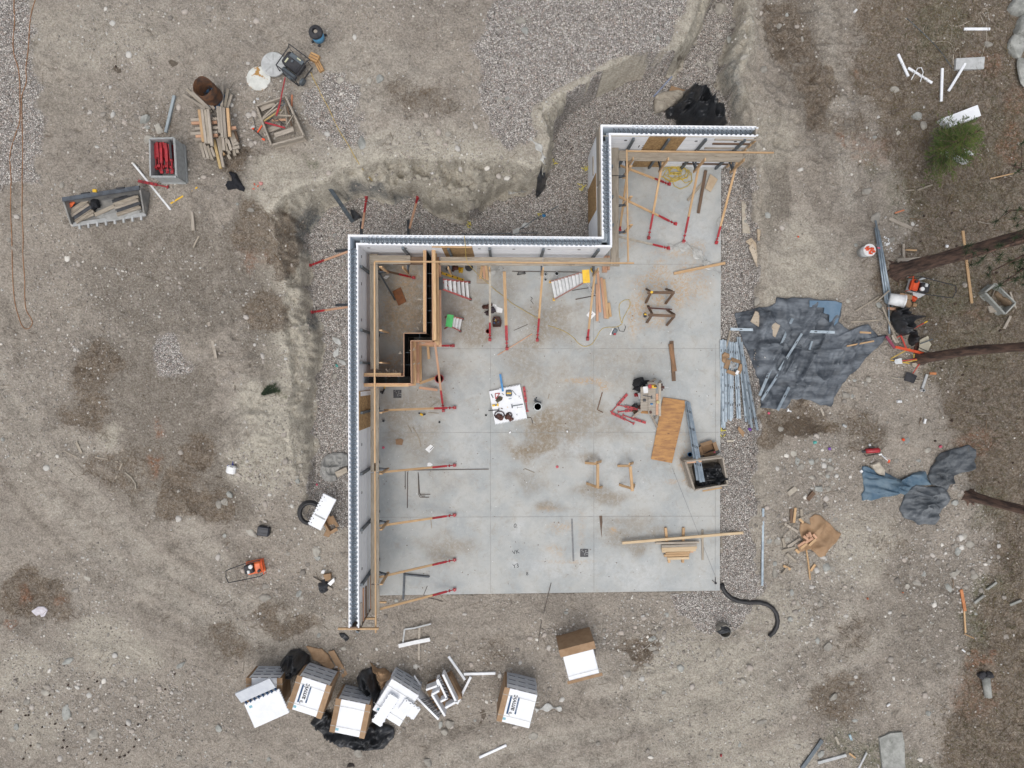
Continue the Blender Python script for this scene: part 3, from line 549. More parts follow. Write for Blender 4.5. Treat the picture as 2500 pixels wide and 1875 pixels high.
# ==== FOAM BLOCK WALLS
HW=3.2
def wpt(u,v):p=W(u,v,HW);return Vector((p.x,p.y))
WA,WB,WC,WD,WE=wpt(851,1533),wpt(849.3,572.5),wpt(1469.5,578),wpt(1466.5,304),wpt(1846.5,308)
TH=.31;FO=.062;PITCH=.1425
def foam_wall(name,label,P0,P1,side,ext0,ext1,teeth0,teeth1,zb=-.2,holes=()):
 """outer line P0->P1; side=+1 if the inside is to the right of travel. ext0/ext1 extend the OUTER panel, the inner panel is shortened"""
 d=(P1-P0);L=d.length;d.normalize();n=Vector((d.y,-d.x))*side
 M=Matrix(((d.x,n.x,0,P0.x),(d.y,n.y,0,P0.y),(0,0,1,0),(0,0,0,1)))
 root=thing(name,label,'foam wall',(P0.x,P0.y,0),math.atan2(d.y,d.x))
 def panel(y0,y1,x0,x1,teeth_in,nm):
  mb=MB();low=HW-.12;gm_=MB()
  yo0,yo1=(y0,y0+.030)if teeth_in>0 else(y1-.030,y1)
  mb.box(((x0+x1)/2,(yo0+yo1)/2,(zb+HW)/2),(x1-x0,yo1-yo0,HW-zb),M)
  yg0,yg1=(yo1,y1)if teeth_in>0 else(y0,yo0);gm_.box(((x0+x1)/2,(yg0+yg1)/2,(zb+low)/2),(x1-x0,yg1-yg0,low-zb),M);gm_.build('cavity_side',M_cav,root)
  yt0,yt1=(y0+.029,y1-.001)if teeth_in>0 else(y0+.001,y1-.029)
  x=max(x0,teeth0);
  if x>x0:mb.box(((x0+x)/2,(yt0+yt1)/2,(low+HW)/2-.001),(x-x0,yt1-yt0,HW-low),M)
  while x<min(x1,L-teeth1):
   mb.box((x+.035+.04,(yt0+yt1)/2,(low+HW)/2-.001),(.062,yt1-yt0,HW-low),M);x+=PITCH
  if x<x1-.02:mb.box(((x+x1)/2,(yt0+yt1)/2,(low+HW)/2-.001),(x1-x,yt1-yt0,HW-low),M)
  mb.build(nm,M_foam,root)
 panel(0,FO,ext0[0],L+ext1[0],1,'outer_foam_panel')
 panel(TH-FO,TH,ext0[1],L+ext1[1],-1,'inner_foam_panel')
 mb=MB();mb.box(((ext0[1]+L+ext1[1])/2,TH/2,HW-.62),(L+ext1[1]-ext0[1]-(.0 if not ext0[0]else .0),TH-2*FO-.006,.08),M);mb.build('added_cavity_floor',M_cav,root)  # floor added inside the cavity to brighten it
 mb=MB()
 mb.box((L/2,TH/2,-.10),(L-.1,TH-2*FO-.004,.2),M);mb.build('footing',M_conc,root)
 k=0;x=ext0[1]+.16;LW=L+min(ext1[1],0)-.12
 wm0=MB();y0,y1=FO,TH-FO
 wm0.bar((0,y0,HW-.13),(.02,y1,HW-.13),.010,.028);wm0.bar((0,y0,HW-.13),(.075,y0+.10,HW-.13),.010,.028);wm0.bar((.02,y1-.01,HW-.16),(.075,y0+.10,HW-.16),.012,.04)
 proto=None
 while x<LW and k<98:
  if proto is None:proto=wm0.build('web',M_webs,root,M=Matrix.Translation((x,0,0)),world=False)
  else:
   c=proto.copy();COL.objects.link(c);c.parent=root;c.matrix_basis=Matrix.Translation((x,0,0))@Matrix.Identity(4)
  x+=PITCH;k+=1
 if side<0:pass
 mb=MB();mb.tube([M@Vector((.2,TH*.68,HW-.42)),M@Vector((L-.2,TH*.68,HW-.42))],.008,5);mb.build('reinforcing_bar',M_rebarw,root)
 return root,M,L
M_webs=mat('grey plastic web',(.13,.15,.18),(.09,.10,.12),rough=.6,vary=.1)
M_rebarw=mat('pale bar',(.50,.54,.58),(.42,.46,.5),rough=.5)
def fix_web(root):
 for c in root.children:
  if c.name.startswith('web'):c.matrix_basis=c.matrix_basis@Matrix.Scale(-1,4,(0,1,0))
walls=[]
for args in(('foam_block_wall','long white foam block wall running up the left side of the slab',WA,WB,1,(0,0),(0,-TH),.0,.55),
('foam_block_wall','white foam block wall along the middle top edge behind the black formwork',WB,WC,1,(FO,TH-FO),(FO,TH),.62,.30),
('foam_block_wall','short white foam block side wall with orange strand board on its outer face',WD,WC,-1,(FO,TH),(0,TH-FO),.62,.2),
('foam_block_wall','white foam block wall at the top right with a strand board panel between foam',WD,WE,1,(0,TH-FO),(0,0),.95,.0)):
 r,M,L=foam_wall(*args)
 walls.append((r,M,L))
 if args[4]==1:fix_web(r)
def on_wall(w,x0,x1,z0,z1,y0,y1,name,m,mb=None):
 r,M,L=w;b=MB();b.box(((x0+x1)/2,(y0+y1)/2,(z0+z1)/2),(x1-x0,abs(y1-y0),z1-z0),M);return b.build(name,m,r)
def xi(w,u,v,h=HW):
 r,M,L=w;p=M.inverted()@W(u,v,h);return p.x
WL,WM,WS,WF=walls
a,b_=xi(WL,876,1052),xi(WL,876,955)
on_wall(WL,a,b_,0,HW-.06,TH,TH+.015,'strand_board_panel',M_osb)
on_wall(WL,b_-.16,b_-.02,.2,HW-.25,TH+.015,TH+.03,'foam_strip',M_foam)
on_wall(WM,xi(WM,1076,600),xi(WM,1152,600),0,HW-.05,TH,TH+.015,'strand_board_panel',M_osb)
on_wall(WM,xi(WM,1054,600),xi(WM,1152,600),HW-.09,HW-.05,TH+.0155,TH+.05,'top_cleat',M_new)
on_wall(WF,xi(WF,1587,331),xi(WF,1677,333),0,HW-.06,TH,TH+.015,'strand_board_panel',M_osb)
on_wall(WF,xi(WF,1470,310),xi(WF,1846,333),HW-.075,HW-.06,TH,TH+.018,'top_strip',M_canvas)
x0,x1=xi(WS,1454,422,2.04),xi(WS,1454,512,2.04)
on_wall(WS,x0,x1,-.1,2.04,-.014,0,'strand_board_panel',M_osb)
on_wall(WS,.03,xi(WS,1466,440),2.45,3.12,-.04,-.001,'face_plank',M_plank);on_wall(WS,xi(WS,1466,445),WS[2]-.05,2.5,3.14,-.038,-.001,'face_plank',M_plank)
on_wall(WS,xi(WS,1460,370,2),xi(WS,1460,415,2),1.35,1.50,-.03,0,'cleat',M_gray)
for w in walls:
 r,M,L=w;mb=MB()
 for k in range(1,8):
  mb.box((L/2+.15,TH+.001,k*.4),(L-.6,.003,.008),M);mb.box((L/2,-.001,k*.4),(L-.1,.003,.008),M)
 mb.build('course_seam',M_foamg,r)
mk=MB()
def plug(w,x):
 r,M,L=w;m=MB();T=M@Matrix.Translation((x,TH+.002,2.72))@Matrix.Rotation(R(90),4,'X');m.lathe([(0,-.004),(.05,-.004),(.05,.004),(0,.004)],n=10,M=T);m.build('bracing_hole',M_web,r)
for v in(620,688,778,870,1089,1209,1308,1399):plug(WL,xi(WL,876,v))
for u in(893,985,1169,1255,1343,1418):plug(WM,xi(WM,u,600))
for u in(1534,1710,1808):plug(WF,xi(WF,u,332))
r,M,L=WF;T=M@Matrix.Translation((xi(WF,1569,360,2.2),TH+.004,2.15))@Matrix.Rotation(R(90),4,'X')@Matrix.Rotation(R(180),4,'Y')
T=M@Matrix(((1,0,0,xi(WF,1568,355,2.3)),(0,0,1,TH+.004),(0,1,0,2.15),(0,0,0,1)))
text('12',(0,0,0),.32,0,M_ink,r,'painted_number',.001,M=T)
r,M,L=WF
on_wall(WF,L+.001,L+.05,-.1,3.14,-.02,TH+.02,'end_board',M_gray)
for k,(h,x_)in enumerate(((2.95,1751),(2.55,1755),(2.12,1745),(1.78,1735),(.9,1715),(.45,1722))):
 on_wall(WF,xi(WF,x_,340),L+(.24 if k==0 else .02),h-.045,h+.045,TH+.002+.001*k,TH+.042,'end_whaler',M_dark if k%2 else M_gray)
 on_wall(WF,L+.052,L+.092,h-.30,h-.02,.0,TH+.06,'end_cleat',M_new)
r,M,L=WL
on_wall(WL,-.05,-.001,-.05,3.12,-.02,TH+.02,'end_board',M_dark)
for k,(h,x_)in enumerate(((2.95,1478),(2.6,1450),(2.2,1455),(1.85,1440),(1.4,1445),(1.0,1450))):
 on_wall(WL,.0 if k else-.0,-xi(WL,876,x_)*-1,h-.045,h+.045,TH+.002+.001*k,TH+.042,'end_whaler',(M_gray,M_pink,M_dark)[k%3])
on_wall(WL,-.10,-.052,3.0,3.09,-.35,.88,'end_cleat',M_new);on_wall(WL,-.10,-.052,2.1,2.19,-.15,.62,'end_cleat',M_new);on_wall(WL,-.10,-.052,.5,.59,-.2,.7,'end_cleat',M_new)
# ==== BRACING: uprights with brackets, planks, rails, sloping braces
def upright(px,wall,label,guard=True,lean=0):
 r,M,L=wall;x=xi(wall,*px);d=(M.to_3x3()@Vector((1,0,0)));n=(M.to_3x3()@Vector((0,1,0)))
 base=M@Vector((x,TH+.045,0));root=thing('wall_upright',label,'upright',base,0,'steel uprights bracing the foam walls')
 def P(a,b,c):return base+d*a+n*b+Vector((0,0,c))
 m=MB();m.bar(P(0,0,.0),P(0,0,3.0),.075,.075,up=n);m.build('post',M_post,root)
 m=MB();m.bar(P(0,.04,1.86),P(0,.62,1.86),.05,.05);m.bar(P(0,.04,1.35),P(0,.58,1.83),.04,.04);m.bar(P(0,.55,1.80),P(0,.55,2.05),.06,.05,up=n);m.build('bracket',M_steel,root)
 if guard:
  m=MB();m.bar(P(0,.585,1.62),P(.0,.585,2.96),.09,.038,up=d);m.build('guard_post',M_new,root)
 return root
O_=['first','second','third','fourth','fifth','sixth','seventh','eighth','ninth','tenth']
for i,v in enumerate((648,805,885,1009,1160,1298,1433)):
 upright((876,v),WL,f'grey steel upright on the long left wall, {O_[i]} down from its top corner',guard=v not in(885,1009)or True)
for i,u in enumerate((981,1093,1195,1328,1464)):
 upright((u,601),WM,f'grey steel upright on the middle top wall, {O_[i]} from its left end')
for i,u in enumerate((1550,1637,1728,1824)):
 upright((u,332),WF,f'grey steel upright on the top right wall, {O_[i]} from its left end')
for i,v in enumerate((400,475,545)):
 upright((1490,v),WS,f'grey steel upright on the wing side wall under the plank walk, {O_[i]} from the top')
m=MB();m.bar(W(872,1543,3.05),W(905,1483,1.2),.09,.05);tag(m.build('leaning_strut',M_post),'grey steel strut leaning across the open lower end of the long left wall','strut')
def boardobj(p0,p1,w,t,m,name,label=None,cat=None,parent=None,up=(0,0,1),group=None,bevel=0):
 M,L=barM(p0,p1,up);b=MB();b.box((0,0,0),(L,w,t));M2=M@Matrix.Translation((L/2,0,0))
 o=b.build(name,m,parent,M=M2,bevel=bevel)
 if label:tag(o,label,cat or 'board',group)
 return o
HP,HR=1.93,2.94
def plank(u0,v0,u1,v1,w,label,h=HP,m=None):return boardobj(W(u0,v0,h),W(u1,v1,h),w,.045,m or M_plank,'walkway_plank',label,'plank',bevel=.004)
plank(912.5,620,915,902,.27,'weathered plank walk behind the left wall beside the black formwork',h=1.97)
plank(915,946,915,1152,.27,'weathered plank walk on the left wall just below the black formwork')
plank(915.5,1154,915.5,1425,.27,'weathered plank walk midway down the long left wall')
plank(915.8,1427,917,1500,.27,'short plank walk at the lower open end of the left wall')
plank(902,634,1002,634,.27,'short grey plank lying across the top left corner of the walkway',h=2.02)
plank(960,636.5,1038,636.5,.26,'reddish plank end meeting the black formwork on its left',h=1.955,m=M_dark)
plank(1075,637.5,1325,638.5,.27,'weathered plank walk along the middle wall left of the seam')
plank(1326,638.5,1513,640,.27,'weathered plank walk along the middle wall reaching the wing corner')
plank(1500.5,355,1500.5,428,.26,'upper plank of the walk along the wing side wall',h=1.99)
plank(1500.5,430,1500.5,648,.26,'long lower plank of the walk along the wing side wall',h=1.99)
plank(1511,380,1813,383,.33,'wide dirty plank walk along the top right wall')
def rail(p0,p1,label,h=HR):return boardobj(W(*p0,h),W(*p1,h),.046,.06,M_new,'guard_rail',label,'rail',bevel=.003)
rail((914.5,640),(915.5,1150),'upper half of the pale timber guard rail beside the long left wall')
rail((915.5,1130),(917.5,1545),'lower half of the pale timber guard rail beside the long left wall')
rail((914,638.5),(1260,640),'left length of the pale timber guard rail along the middle wall',h=3.03)
rail((1250,641),(1548,642.5),'right length of the pale timber guard rail ending past the wing corner')
rail((1530,366),(1533.5,639),'pale timber guard rail of the wing side wall running up and down the photo',h=3.03)
rail((1532,369),(1889,373),'pale timber guard rail along the top right wall poking past its end')
def brace(p0,h0,p1,label,frac=.30,h1=.06,w=.07,m=None,grp='sloping braces with red turnbuckle feet',nut=True):
 a=W(*p0,h0)if not hasattr(p0,'x')else p0
 b=W(*p1,h1)if not hasattr(p1,'x')else p1
 root=thing('wall_brace',label,'brace',(b.x,b.y,b.z),0,grp)
 s=a.lerp(b,1-frac);mid=a.lerp(b,1-frac*.38)
 boardobj(a,s.lerp(b,.15),w,.04,m or M_new,'lumber',parent=root)
 up=Vector((0,0,1))
 b_=MB();b_.bar(s.lerp(a,.02),mid,w-.004,.05);b_.build('turnbuckle_channel',M_red,root)
 b_=MB();b_.tube([mid,b.lerp(mid,.12)],.018,8);b_.bar(mid.lerp(b,.3),mid.lerp(b,.42),.09,.03);b_.build('screw',M_red,root)
 b_=MB();d=(b-a);d.z=0;d.normalize();n=Vector((-d.y,d.x,0));b_.bar(b-d*.06,b+d*.06,.10,.02);b_.bar(b-n*.05+up*.05,b+n*.05+up*.05,.05,.09);b_.build('foot_plate',M_red,root)
 return root
q1=lambda x,y:q(600,460,x,y);q2=lambda x,y:q(600,930,x,y);q3=lambda x,y:q(1250,460,x,y);q4=lambda x,y:q(1250,0,x,y)
brace(q2(1150,243),1.75,q2(1735,222),'wall brace on the left wall lying level toward the crossed red feet',)
brace(q2(1108,760),1.75,q2(1735,700),'wall brace above the bent rebar pieces on the slab')
brace(q2(1108,1204),1.75,q2(1735,1113),'wall brace on the left wall between the rebar and the black steel angle')
brace(q2(1108,1630),1.75,q2(1735,1485),'wall brace just above the black steel angle')
brace(q(600,1395,1115,312),1.75,q(600,1395,1735,150),'lowest wall brace crossing the bottom edge of the slab')
brace(q1(1572,1275),1.9,q2(1642,245),'pinkish brace dropping from the black formwork past the red bucket',m=M_pink)
brace(q1(1530,1307),.5,q1(1722,1307),'short level brace at the foot of the black formwork',frac=.5,m=M_pink)
brace(q1(2030,640),2.6,q1(2028,1255),'thin brace from the middle wall beside the tool bag',frac=.24,m=M_canvas)
brace(q1(2148,690),1.3,q1(2170,1330),'broad pale brace in the middle of the slab right of the tool bag',frac=.3,w=.1)
brace(q3(255,688),1.75,q3(210,1258),'brace on the middle wall left of the yellow topped ladder',frac=.32)
brace(q3(690,685),1.75,q3(628,1250),'brace crossing the white paper sheet near the yellow topped ladder',frac=.14)
brace(q4(970,1340),1.75,q3(895,350),'leftmost brace of the top right wall close to the plank walk',frac=.05)
brace(q4(1250,1345),1.75,q3(1135,410),'brace of the top right wall right of the guard rail',frac=.32)
brace(q4(1555,1370),1.75,q3(1425,440),'brace of the top right wall beside the yellow hose coil',frac=.33)
brace(q4(1870,1345),1.75,q3(1697,450),'outermost brace of the top right wall landing on the slab edge',frac=.2)
brace(q3(885,65),1.2,q3(1358,295),'brace of the wing side wall crossing another brace',frac=.3)
brace(q3(885,400),1.2,q3(1300,497),'white dusted brace of the wing side wall tangled in plastic film',frac=.32,m=M_canvas)
brace(q4(900,1375),1.2,q4(1305,1530),'topmost brace of the wing side wall near the hose coil',frac=.3)
brace(q1(1115,675),1.2,q1(1395,742),'dark brace inside the small room behind the formwork',frac=.45,m=M_dark)
def outbrace(p0,h0,p1,label,frac):
 brace(W(*p0,h0),0,Gd(*p1,.05),label,frac=frac,m=M_pink,grp='braces outside the foam walls')
outbrace(q1(968,330),1.1,q1(1003,78),'outside brace behind the top left corner with its red end up the bank',.5)
outbrace(q1(1362,330),1.1,q1(1428,75),'second outside brace behind the middle wall under the dirt overhang',.2)
outbrace(q1(850,525),1.2,q1(535,640),'outside brace left of the top left wall corner',.38)
outbrace(q1(850,985),1.2,q1(552,1028),'lower outside brace in the gravel trench left of the long wall',.36)
for i,(a,b2)in enumerate(((q1(958,282),q1(962,390)),(q1(1350,270),q1(1352,390)),(q1(748,520),q1(850,512)),(q1(752,970),q1(852,965)))):
 boardobj(Gd(*a,.3),W(*b2,.9),.08,.08,M_steel,'steel_channel',('dark steel channel stub outside the top left corner pointing up','dark steel channel stub outside the middle wall pointing up','dark steel channel stub left of the upper left wall','dark steel channel stub left of the wall in the gravel trench')[i],'channel')
# ==== BLACK FACED FORMWORK
HF=2.44;FWX=thing('concrete_formwork','stepped timber formwork with a black lined slot between plywood faces','formwork',W(1045,850,0))
def fpanel(p,q_,nrm,walers=(.3,.9,1.5,2.1),nm='plywood_panel',wl=1.0,wood=M_pink,stud=True):
 """vertical ply face from p to q (px at HF); nrm = outward side sign in world (left of travel = +1)"""
 a,b=W(*p,HF),W(*q_,HF);d=(b-a);L=d.length;d.normalize();n=Vector((-d.y,d.x,0))*nrm
 T=Matrix(((d.x,n.x,0,a.x),(d.y,n.y,0,a.y),(0,0,1,0),(0,0,0,1)))
 m=MB();m.box((L/2,.009,HF/2),(L,.018,HF-.002),T);m.build(nm,M_pink2,FWX)
 m=MB();m.box((L/2,-.0015,HF/2-.015),(L-.004,.003,HF-.04),T);m.build('black_lining',M_inblk,FWX)
 for i,hh in enumerate(walers):
  M2=T@Matrix.Translation((L/2,.018+.045,hh));mb=MB();mb.box((0,0,0),(L*wl,.089,.038));mb.build('waler',(M_new,M_pink,M_new)[i%3],FWX,M=M2)
 return T,L
M_pink2=mat('plywood edge',(.55,.34,.22),(.48,.28,.17),scale=12,stretch=(.4,.4,4))
fpanel(q1(1500,495),q1(1500,1203),-1,(.4,1.2,2.35),wl=.97)
fpanel(q1(1544,495),q1(1548,1263),1,(.4,1.1,1.8,2.38))
fpanel(q1(1496,1204),q1(1314,1204),-1,());fpanel(q1(1544,1262),q1(1368,1262),1,(.5,1.4))
fpanel(q1(1316,1204),q1(1316,1562),-1,());fpanel(q1(1368,1264),q1(1372,1618),1,(.4,1.1,1.9))
fpanel(q1(1313,1562),q1(950,1562),-1,(.6,1.4,2.38),wl=.86);fpanel(q1(1370,1618),q1(946,1618),1,(.5,1.3,2.36),wl=.9)
for k,(x0,y0,x1,y1,h,m_)in enumerate(((1563,505,1572,1262,2.40,M_new),(1590,600,1597,1300,2.1,M_new),(1608,640,1615,1315,1.8,M_pink))):
 boardobj(W(*q1(x0,y0),h),W(*q1(x1,y1),h),.10,.09,m_,'waler',parent=FWX)
for k,(x,y,h)in enumerate(((1580,1275,1.2),(1393,1440,1.0),(1413,1530,.8))):
 boardobj(W(*q1(x,y),h),W(*q1(x,y),h+1.1),.038,.089,M_new,'stud',parent=FWX,up=(1,0,0))
m=MB()
for(x,y)in((1520,706),(1520,810),(1520,912),(1520,1016),(1522,1116)):m.tube([W(*q1(1500,y),HF-.25),W(*q1(1545,y),HF-.25)],.006,4)
for x in(1062,1165,1272):m.tube([W(*q1(x,1562),HF-.2),W(*q1(x,1618),HF-.2)],.006,4)
for y in(1364,1465):m.tube([W(*q1(1316,y),HF-.25),W(*q1(1370,y),HF-.25)],.006,4)
m.tube([W(*q1(1445,1204),HF-.25),W(*q1(1445,1264),HF-.25)],.006,4)
m.build('wire_tie',M_galv,FWX)
m=MB();m.tube([W(*q1(1525,520),HF-.9),W(*q1(1535,1235),HF-.9),W(*q1(1350,1240),HF-.9),W(*q1(1350,1590),HF-.9),W(*q1(960,1590),HF-.9)],.012,5);m.build('reinforcing_bar',M_rebar,FWX)
rs=random.Random(5);wed=[]
for(x,y,n)in((1450,920,1),(1452,935,1),(1455,1020,2),(1455,1125,2),(1430,1180,3),(1290,1375,2),(1300,1465,3),(1395,1345,5),(1405,1460,4),(1450,1285,4),(1100,1530,3),(1170,1525,4),(1240,1528,4),(1285,1525,3)):
 for k in range(n):
  c=W(*q1(x+rs.uniform(-22,22),y+rs.uniform(-8,8)),rs.uniform(1.2,2.2));a=rs.uniform(0,3.14);l=rs.uniform(.07,.12)
  mm=MB();mm.bar(c,c+Vector((math.cos(a)*l,math.sin(a)*l,.03)),.02,.02);mm.build('tie_wedge',M_wedge if 'M_wedge' in globals()else M_canvas,FWX)
B=lambda a,b,w,t,m,label,h0=.02,h1=.02,name='board',cat='board',group=None:boardobj(Gd(*a,h0),Gd(*b,h1),w,t,m,name,label,cat,group=group,bevel=min(w,t)*.08)
B(q1(1512,1295),q1(1522,1418),.09,.04,M_new,'pale short board standing off the formwork corner',.4,.3)
B(q1(1437,1362),q1(1455,1495),.09,.04,M_pink,'pinkish short board lying parallel to the formwork')
B(q1(1445,1618),q1(1578,1572),.09,.04,M_new,'pale kicker board angled up to the larger red bucket',.5,.1)
B(q1(1440,1655),q2(1592,75),.09,.04,M_pink,'pinkish kicker board angled down from the formwork end',.5,.1)
# ==== CLOTH, BAGS, ROCKS and small builders
def world_poly(px,dh=0.0):return[Gd(u,v,dh)for u,v in px]
def cloth(name,label,cat,px,m,amp=.06,fold=(1.0,3.0),ang=0.0,seed=1,base=.02,edge=.012,rings=26,seg=.05,dome=0.0,rough=.0,group=None,hfun=None):
 P=world_poly(px);n=len(P);out=[]
 for i in range(n):
  a,b=P[i],P[(i+1)%n];k=max(1,int((b-a).length/seg))
  out+=[a.lerp(b,j/k)for j in range(k)]
 area=sum(P[i].x*P[(i+1)%n].y-P[(i+1)%n].x*P[i].y for i in range(n))/2
 cx=sum((P[i].x+P[(i+1)%n].x)*(P[i].x*P[(i+1)%n].y-P[(i+1)%n].x*P[i].y)for i in range(n))/(6*area)
 cy=sum((P[i].y+P[(i+1)%n].y)*(P[i].x*P[(i+1)%n].y-P[(i+1)%n].x*P[i].y)for i in range(n))/(6*area)
 X=np.array([p.x for p in out]);Y=np.array([p.y for p in out]);N=len(out)
 jx=(vn(X,Y,5,seed)-.5)*.06;jy=(vn(X,Y,5,seed+1)-.5)*.06;X=X+jx;Y=Y+jy
 ca,sa=math.cos(ang),math.sin(ang);vs=[]
 for r in range(rings+1):
  t=r/rings;t=t**.8;x=cx+(X-cx)*t;y=cy+(Y-cy)*t
  a_=(x*ca+y*sa)*fold[0];b_=(-x*sa+y*ca)*fold[1]
  w=(vn(x,y,1.3,seed+9)-.5)*1.2
  f=1-np.abs(2*fbm(a_+w,b_+w,1,3,seed)-1)*2.2;f=np.clip(f,-.3,1)**1
  cr=(1-np.abs(2*vn(a_*.9+w*.6,b_*1.1,1,seed+21)-1))**7*1.6+(1-np.abs(2*vn(b_*.8+3,a_*1.6+w,1,seed+25)-1))**7*1.0
  f=np.where(f>0,f**1.6,0)*.8+.2*(vn(x,y,4,seed+3))+cr+rough*(1-np.abs(2*vn(x,y,9,seed+5)-1))
  e=1-t**6
  zt=np.array([surf(float(xx),float(yy))for xx,yy in zip(x,y)])if hfun is None else np.array([hfun(float(xx),float(yy))for xx,yy in zip(x,y)])
  zz=zt+base+amp*f*(.25+.75*e)+dome*(1-t**2.2)
  vs+=list(zip(x,y,zz))
 for k in range(N):p=vs[rings*N+k];vs.append((p[0],p[1],p[2]-base-edge-amp*.2))
 fs=[(r*N+k,r*N+(k+1)%N,(r+1)*N+(k+1)%N,(r+1)*N+k)for r in range(rings+1)for k in range(N)]
 if area<0:fs=[f[::-1]for f in fs]
 b=MB();b.add(vs,fs);b.smooth=True
 o=b.build(name,m);tag(o,label,cat,group);return o
def rock(u,v,ru,rv,rz,label,m=None,flat=.55,seed=0,group=None,name='rock',rough=.22,sink=.25,facet=True,cat='rock'):
 p=Gd(u,v);a=ru*SP*.93;b_=rv*SP*.93;h=min(a,b_)*flat
 b=MB();b.blob((0,0,0),(1,1,1),seed or int(u*7+v),3 if max(ru,rv)>12 else 2,.6,rough)
 rnd=random.Random(int(u*13+v));pl=[(Vector((rnd.uniform(-1,1),rnd.uniform(-1,1),rnd.uniform(-.1,1))).normalized(),rnd.uniform(.62,.9))for _ in range(9)]+[(Vector((0,0,1)),rnd.uniform(.55,.8))]
 vs=[]
 for q0 in b.v:
  q0=Vector(q0)
  for n_,d_ in pl:
   k=q0.dot(n_)-d_
   if k>0:q0=q0-n_*k*.85
  vs.append((q0.x*a,q0.y*b_,q0.z*h))
 b.v=vs;M=Matrix.Translation((p.x,p.y,p.z+h*(1-2*sink)*.6))@Matrix.Rotation(R(-rz),4,'Z')
 o=b.build(name,m or M_rock,M=M,smooth=False);return tag(o,label,cat,group)
def rope(name,px,r,m,label,cat='rope',dh=0.0,smooth=4,lift=None,group=None):
 pts=[]
 for i in range(len(px)-1):
  p0=px[max(i-1,0)];p1=px[i];p2=px[i+1];p3=px[min(i+2,len(px)-1)]
  for k in range(smooth):
   s=k/smooth
   pts.append(tuple(.5*((2*p1[j])+(-p0[j]+p2[j])*s+(2*p0[j]-5*p1[j]+4*p2[j]-p3[j])*s*s+(-p0[j]+3*p1[j]-3*p2[j]+p3[j])*s**3)for j in(0,1)))
 pts.append(px[-1])
 W3=[Gd(u,v,r+dh+(lift(i/len(pts))if lift else 0))for i,(u,v)in enumerate(pts)]
 b=MB();b.tube(W3,r,5);b.smooth=True;return tag(b.build(name,m),label,cat,group)
def slabpiece(px,h,m,name,label,cat,dh=0,bevel=.006):
 P=world_poly(px,dh);zz=sum(p.z for p in P)/len(P);b=MB();b.prism([(p.x,p.y)for p in P],zz-.02,zz+h);o=b.build(name,m,bevel=bevel);return tag(o,label,cat)
# ---- packs of foam blocks
def pack(c,ang,label,size=(1.2,1.13),h=1.25,slots=True,brand=False,card='LR',layers=4,cardtop=False,teal=True,group='strapped packs of foam blocks'):
 """c = px centre of the top face at height h; ang = image-clockwise rotation in degrees"""
 g=W(c[0],c[1],h+.0);base=tz(g.x,g.y);g=W(c[0],c[1],base+h);rz=-R(ang);L,D=size
 root=thing('foam_block_pack',label,'foam blocks',(g.x,g.y,base),rz,group)
 lh=h/layers;M=wm(root)
 for k in range(layers):
  rr=random.Random(k+int(c[0]));ox=rr.uniform(-.008,.008)
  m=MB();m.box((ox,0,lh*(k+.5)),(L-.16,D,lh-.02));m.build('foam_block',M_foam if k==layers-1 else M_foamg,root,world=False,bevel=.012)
  for j in range(3):m=MB();m.box((ox+(-.34+.34*j),D/2+.001,lh*(k+.86)),(.24,.012,.028));m.build('slot',M_web,root,world=False)
 if 'L' in card or 'R' in card:
  for s,ch in((-1,'L'),(1,'R')):
   if ch in card:
    m=MB();m.box((s*(L/2-.045),0,h/2),(.07,D+.01,h-.01));m.build('cardboard_wrap',M_card,root,world=False)
    m=MB();m.box((s*(L/2-.095*(1 if ch in card else 1)),0,h+.004),(.18,D+.012,.012));m.build('cardboard_flap',M_card,root,world=False)
 if cardtop:
  m=MB();m.box((0,D/2+.012,h/2),(L+.01,.02,h));m.box((0,D/2-.10,h+.012),(L+.012,.25,.014));m.box((0,-D/2+.03,h+.008),(L,.10,.012));m.build('cardboard_cover',M_card,root,world=False)
 m=MB()
 for j in(-.3,.3):
  m.box((0,j*D,h+.014),(L+.012,.012,.003));m.box((-L/2-.012,j*D,h/2),(.003,.012,h));m.box((L/2+.012,j*D,h/2),(.003,.012,h))
 m.build('strap',M_film,root,world=False)
 if teal:m=MB();m.box((-L/2+.24,-D/2+.12,h+.0025-.009),(.10,.08,.006));m.build('teal_mark',M_teal,root,world=False)
 zt=h-.0045+.0
 if brand:
  m=MB();m.box((-.31,-.02+.06,zt),(.06,.62,.004));m.box((-.05,.06,zt),(.05,.56,.004));m.build('printed_bar',M_navy,root,world=False)
  T=M@Matrix.Translation((-.185,.14,zt))@Matrix.Rotation(R(90),4,'Z');text('amvic',(0,0,0),.23,0,M_ink,root,'printed_name',.002,M=T,weight=.0035)
  m=MB()
  for(r0,a0,a1,w,ox)in((.062,60,250,.028,0),(.030,20,200,.02,.012)):
   pts=[];nseg=10
   for k in range(nseg+1):a=R(a0+(a1-a0)*k/nseg);ww=w*math.sin(math.pi*(k+.5)/(nseg+1));pts.append((r0+ww/2,a,r0-ww/2))
   for k in range(nseg):
    A,B2=pts[k],pts[k+1];f=lambda r_,a_:(-.19+ox+r_*math.cos(a_),-.25+r_*math.sin(a_),zt+.002)
    m.add([f(A[0],A[1]),f(B2[0],B2[1]),f(B2[2],B2[1]),f(A[2],A[1])],[(0,1,2,3)])
  m.build('printed_emblem',M_ink,root,world=False)
  M3=M@Matrix.Translation((-.05,.06,zt+.003))@Matrix.Rotation(R(90),4,'Z');text('Insulating Concrete Forms',(0,0,0),.035,0,M_foam,root,'printed_line',.0005,M=M3)
 return root
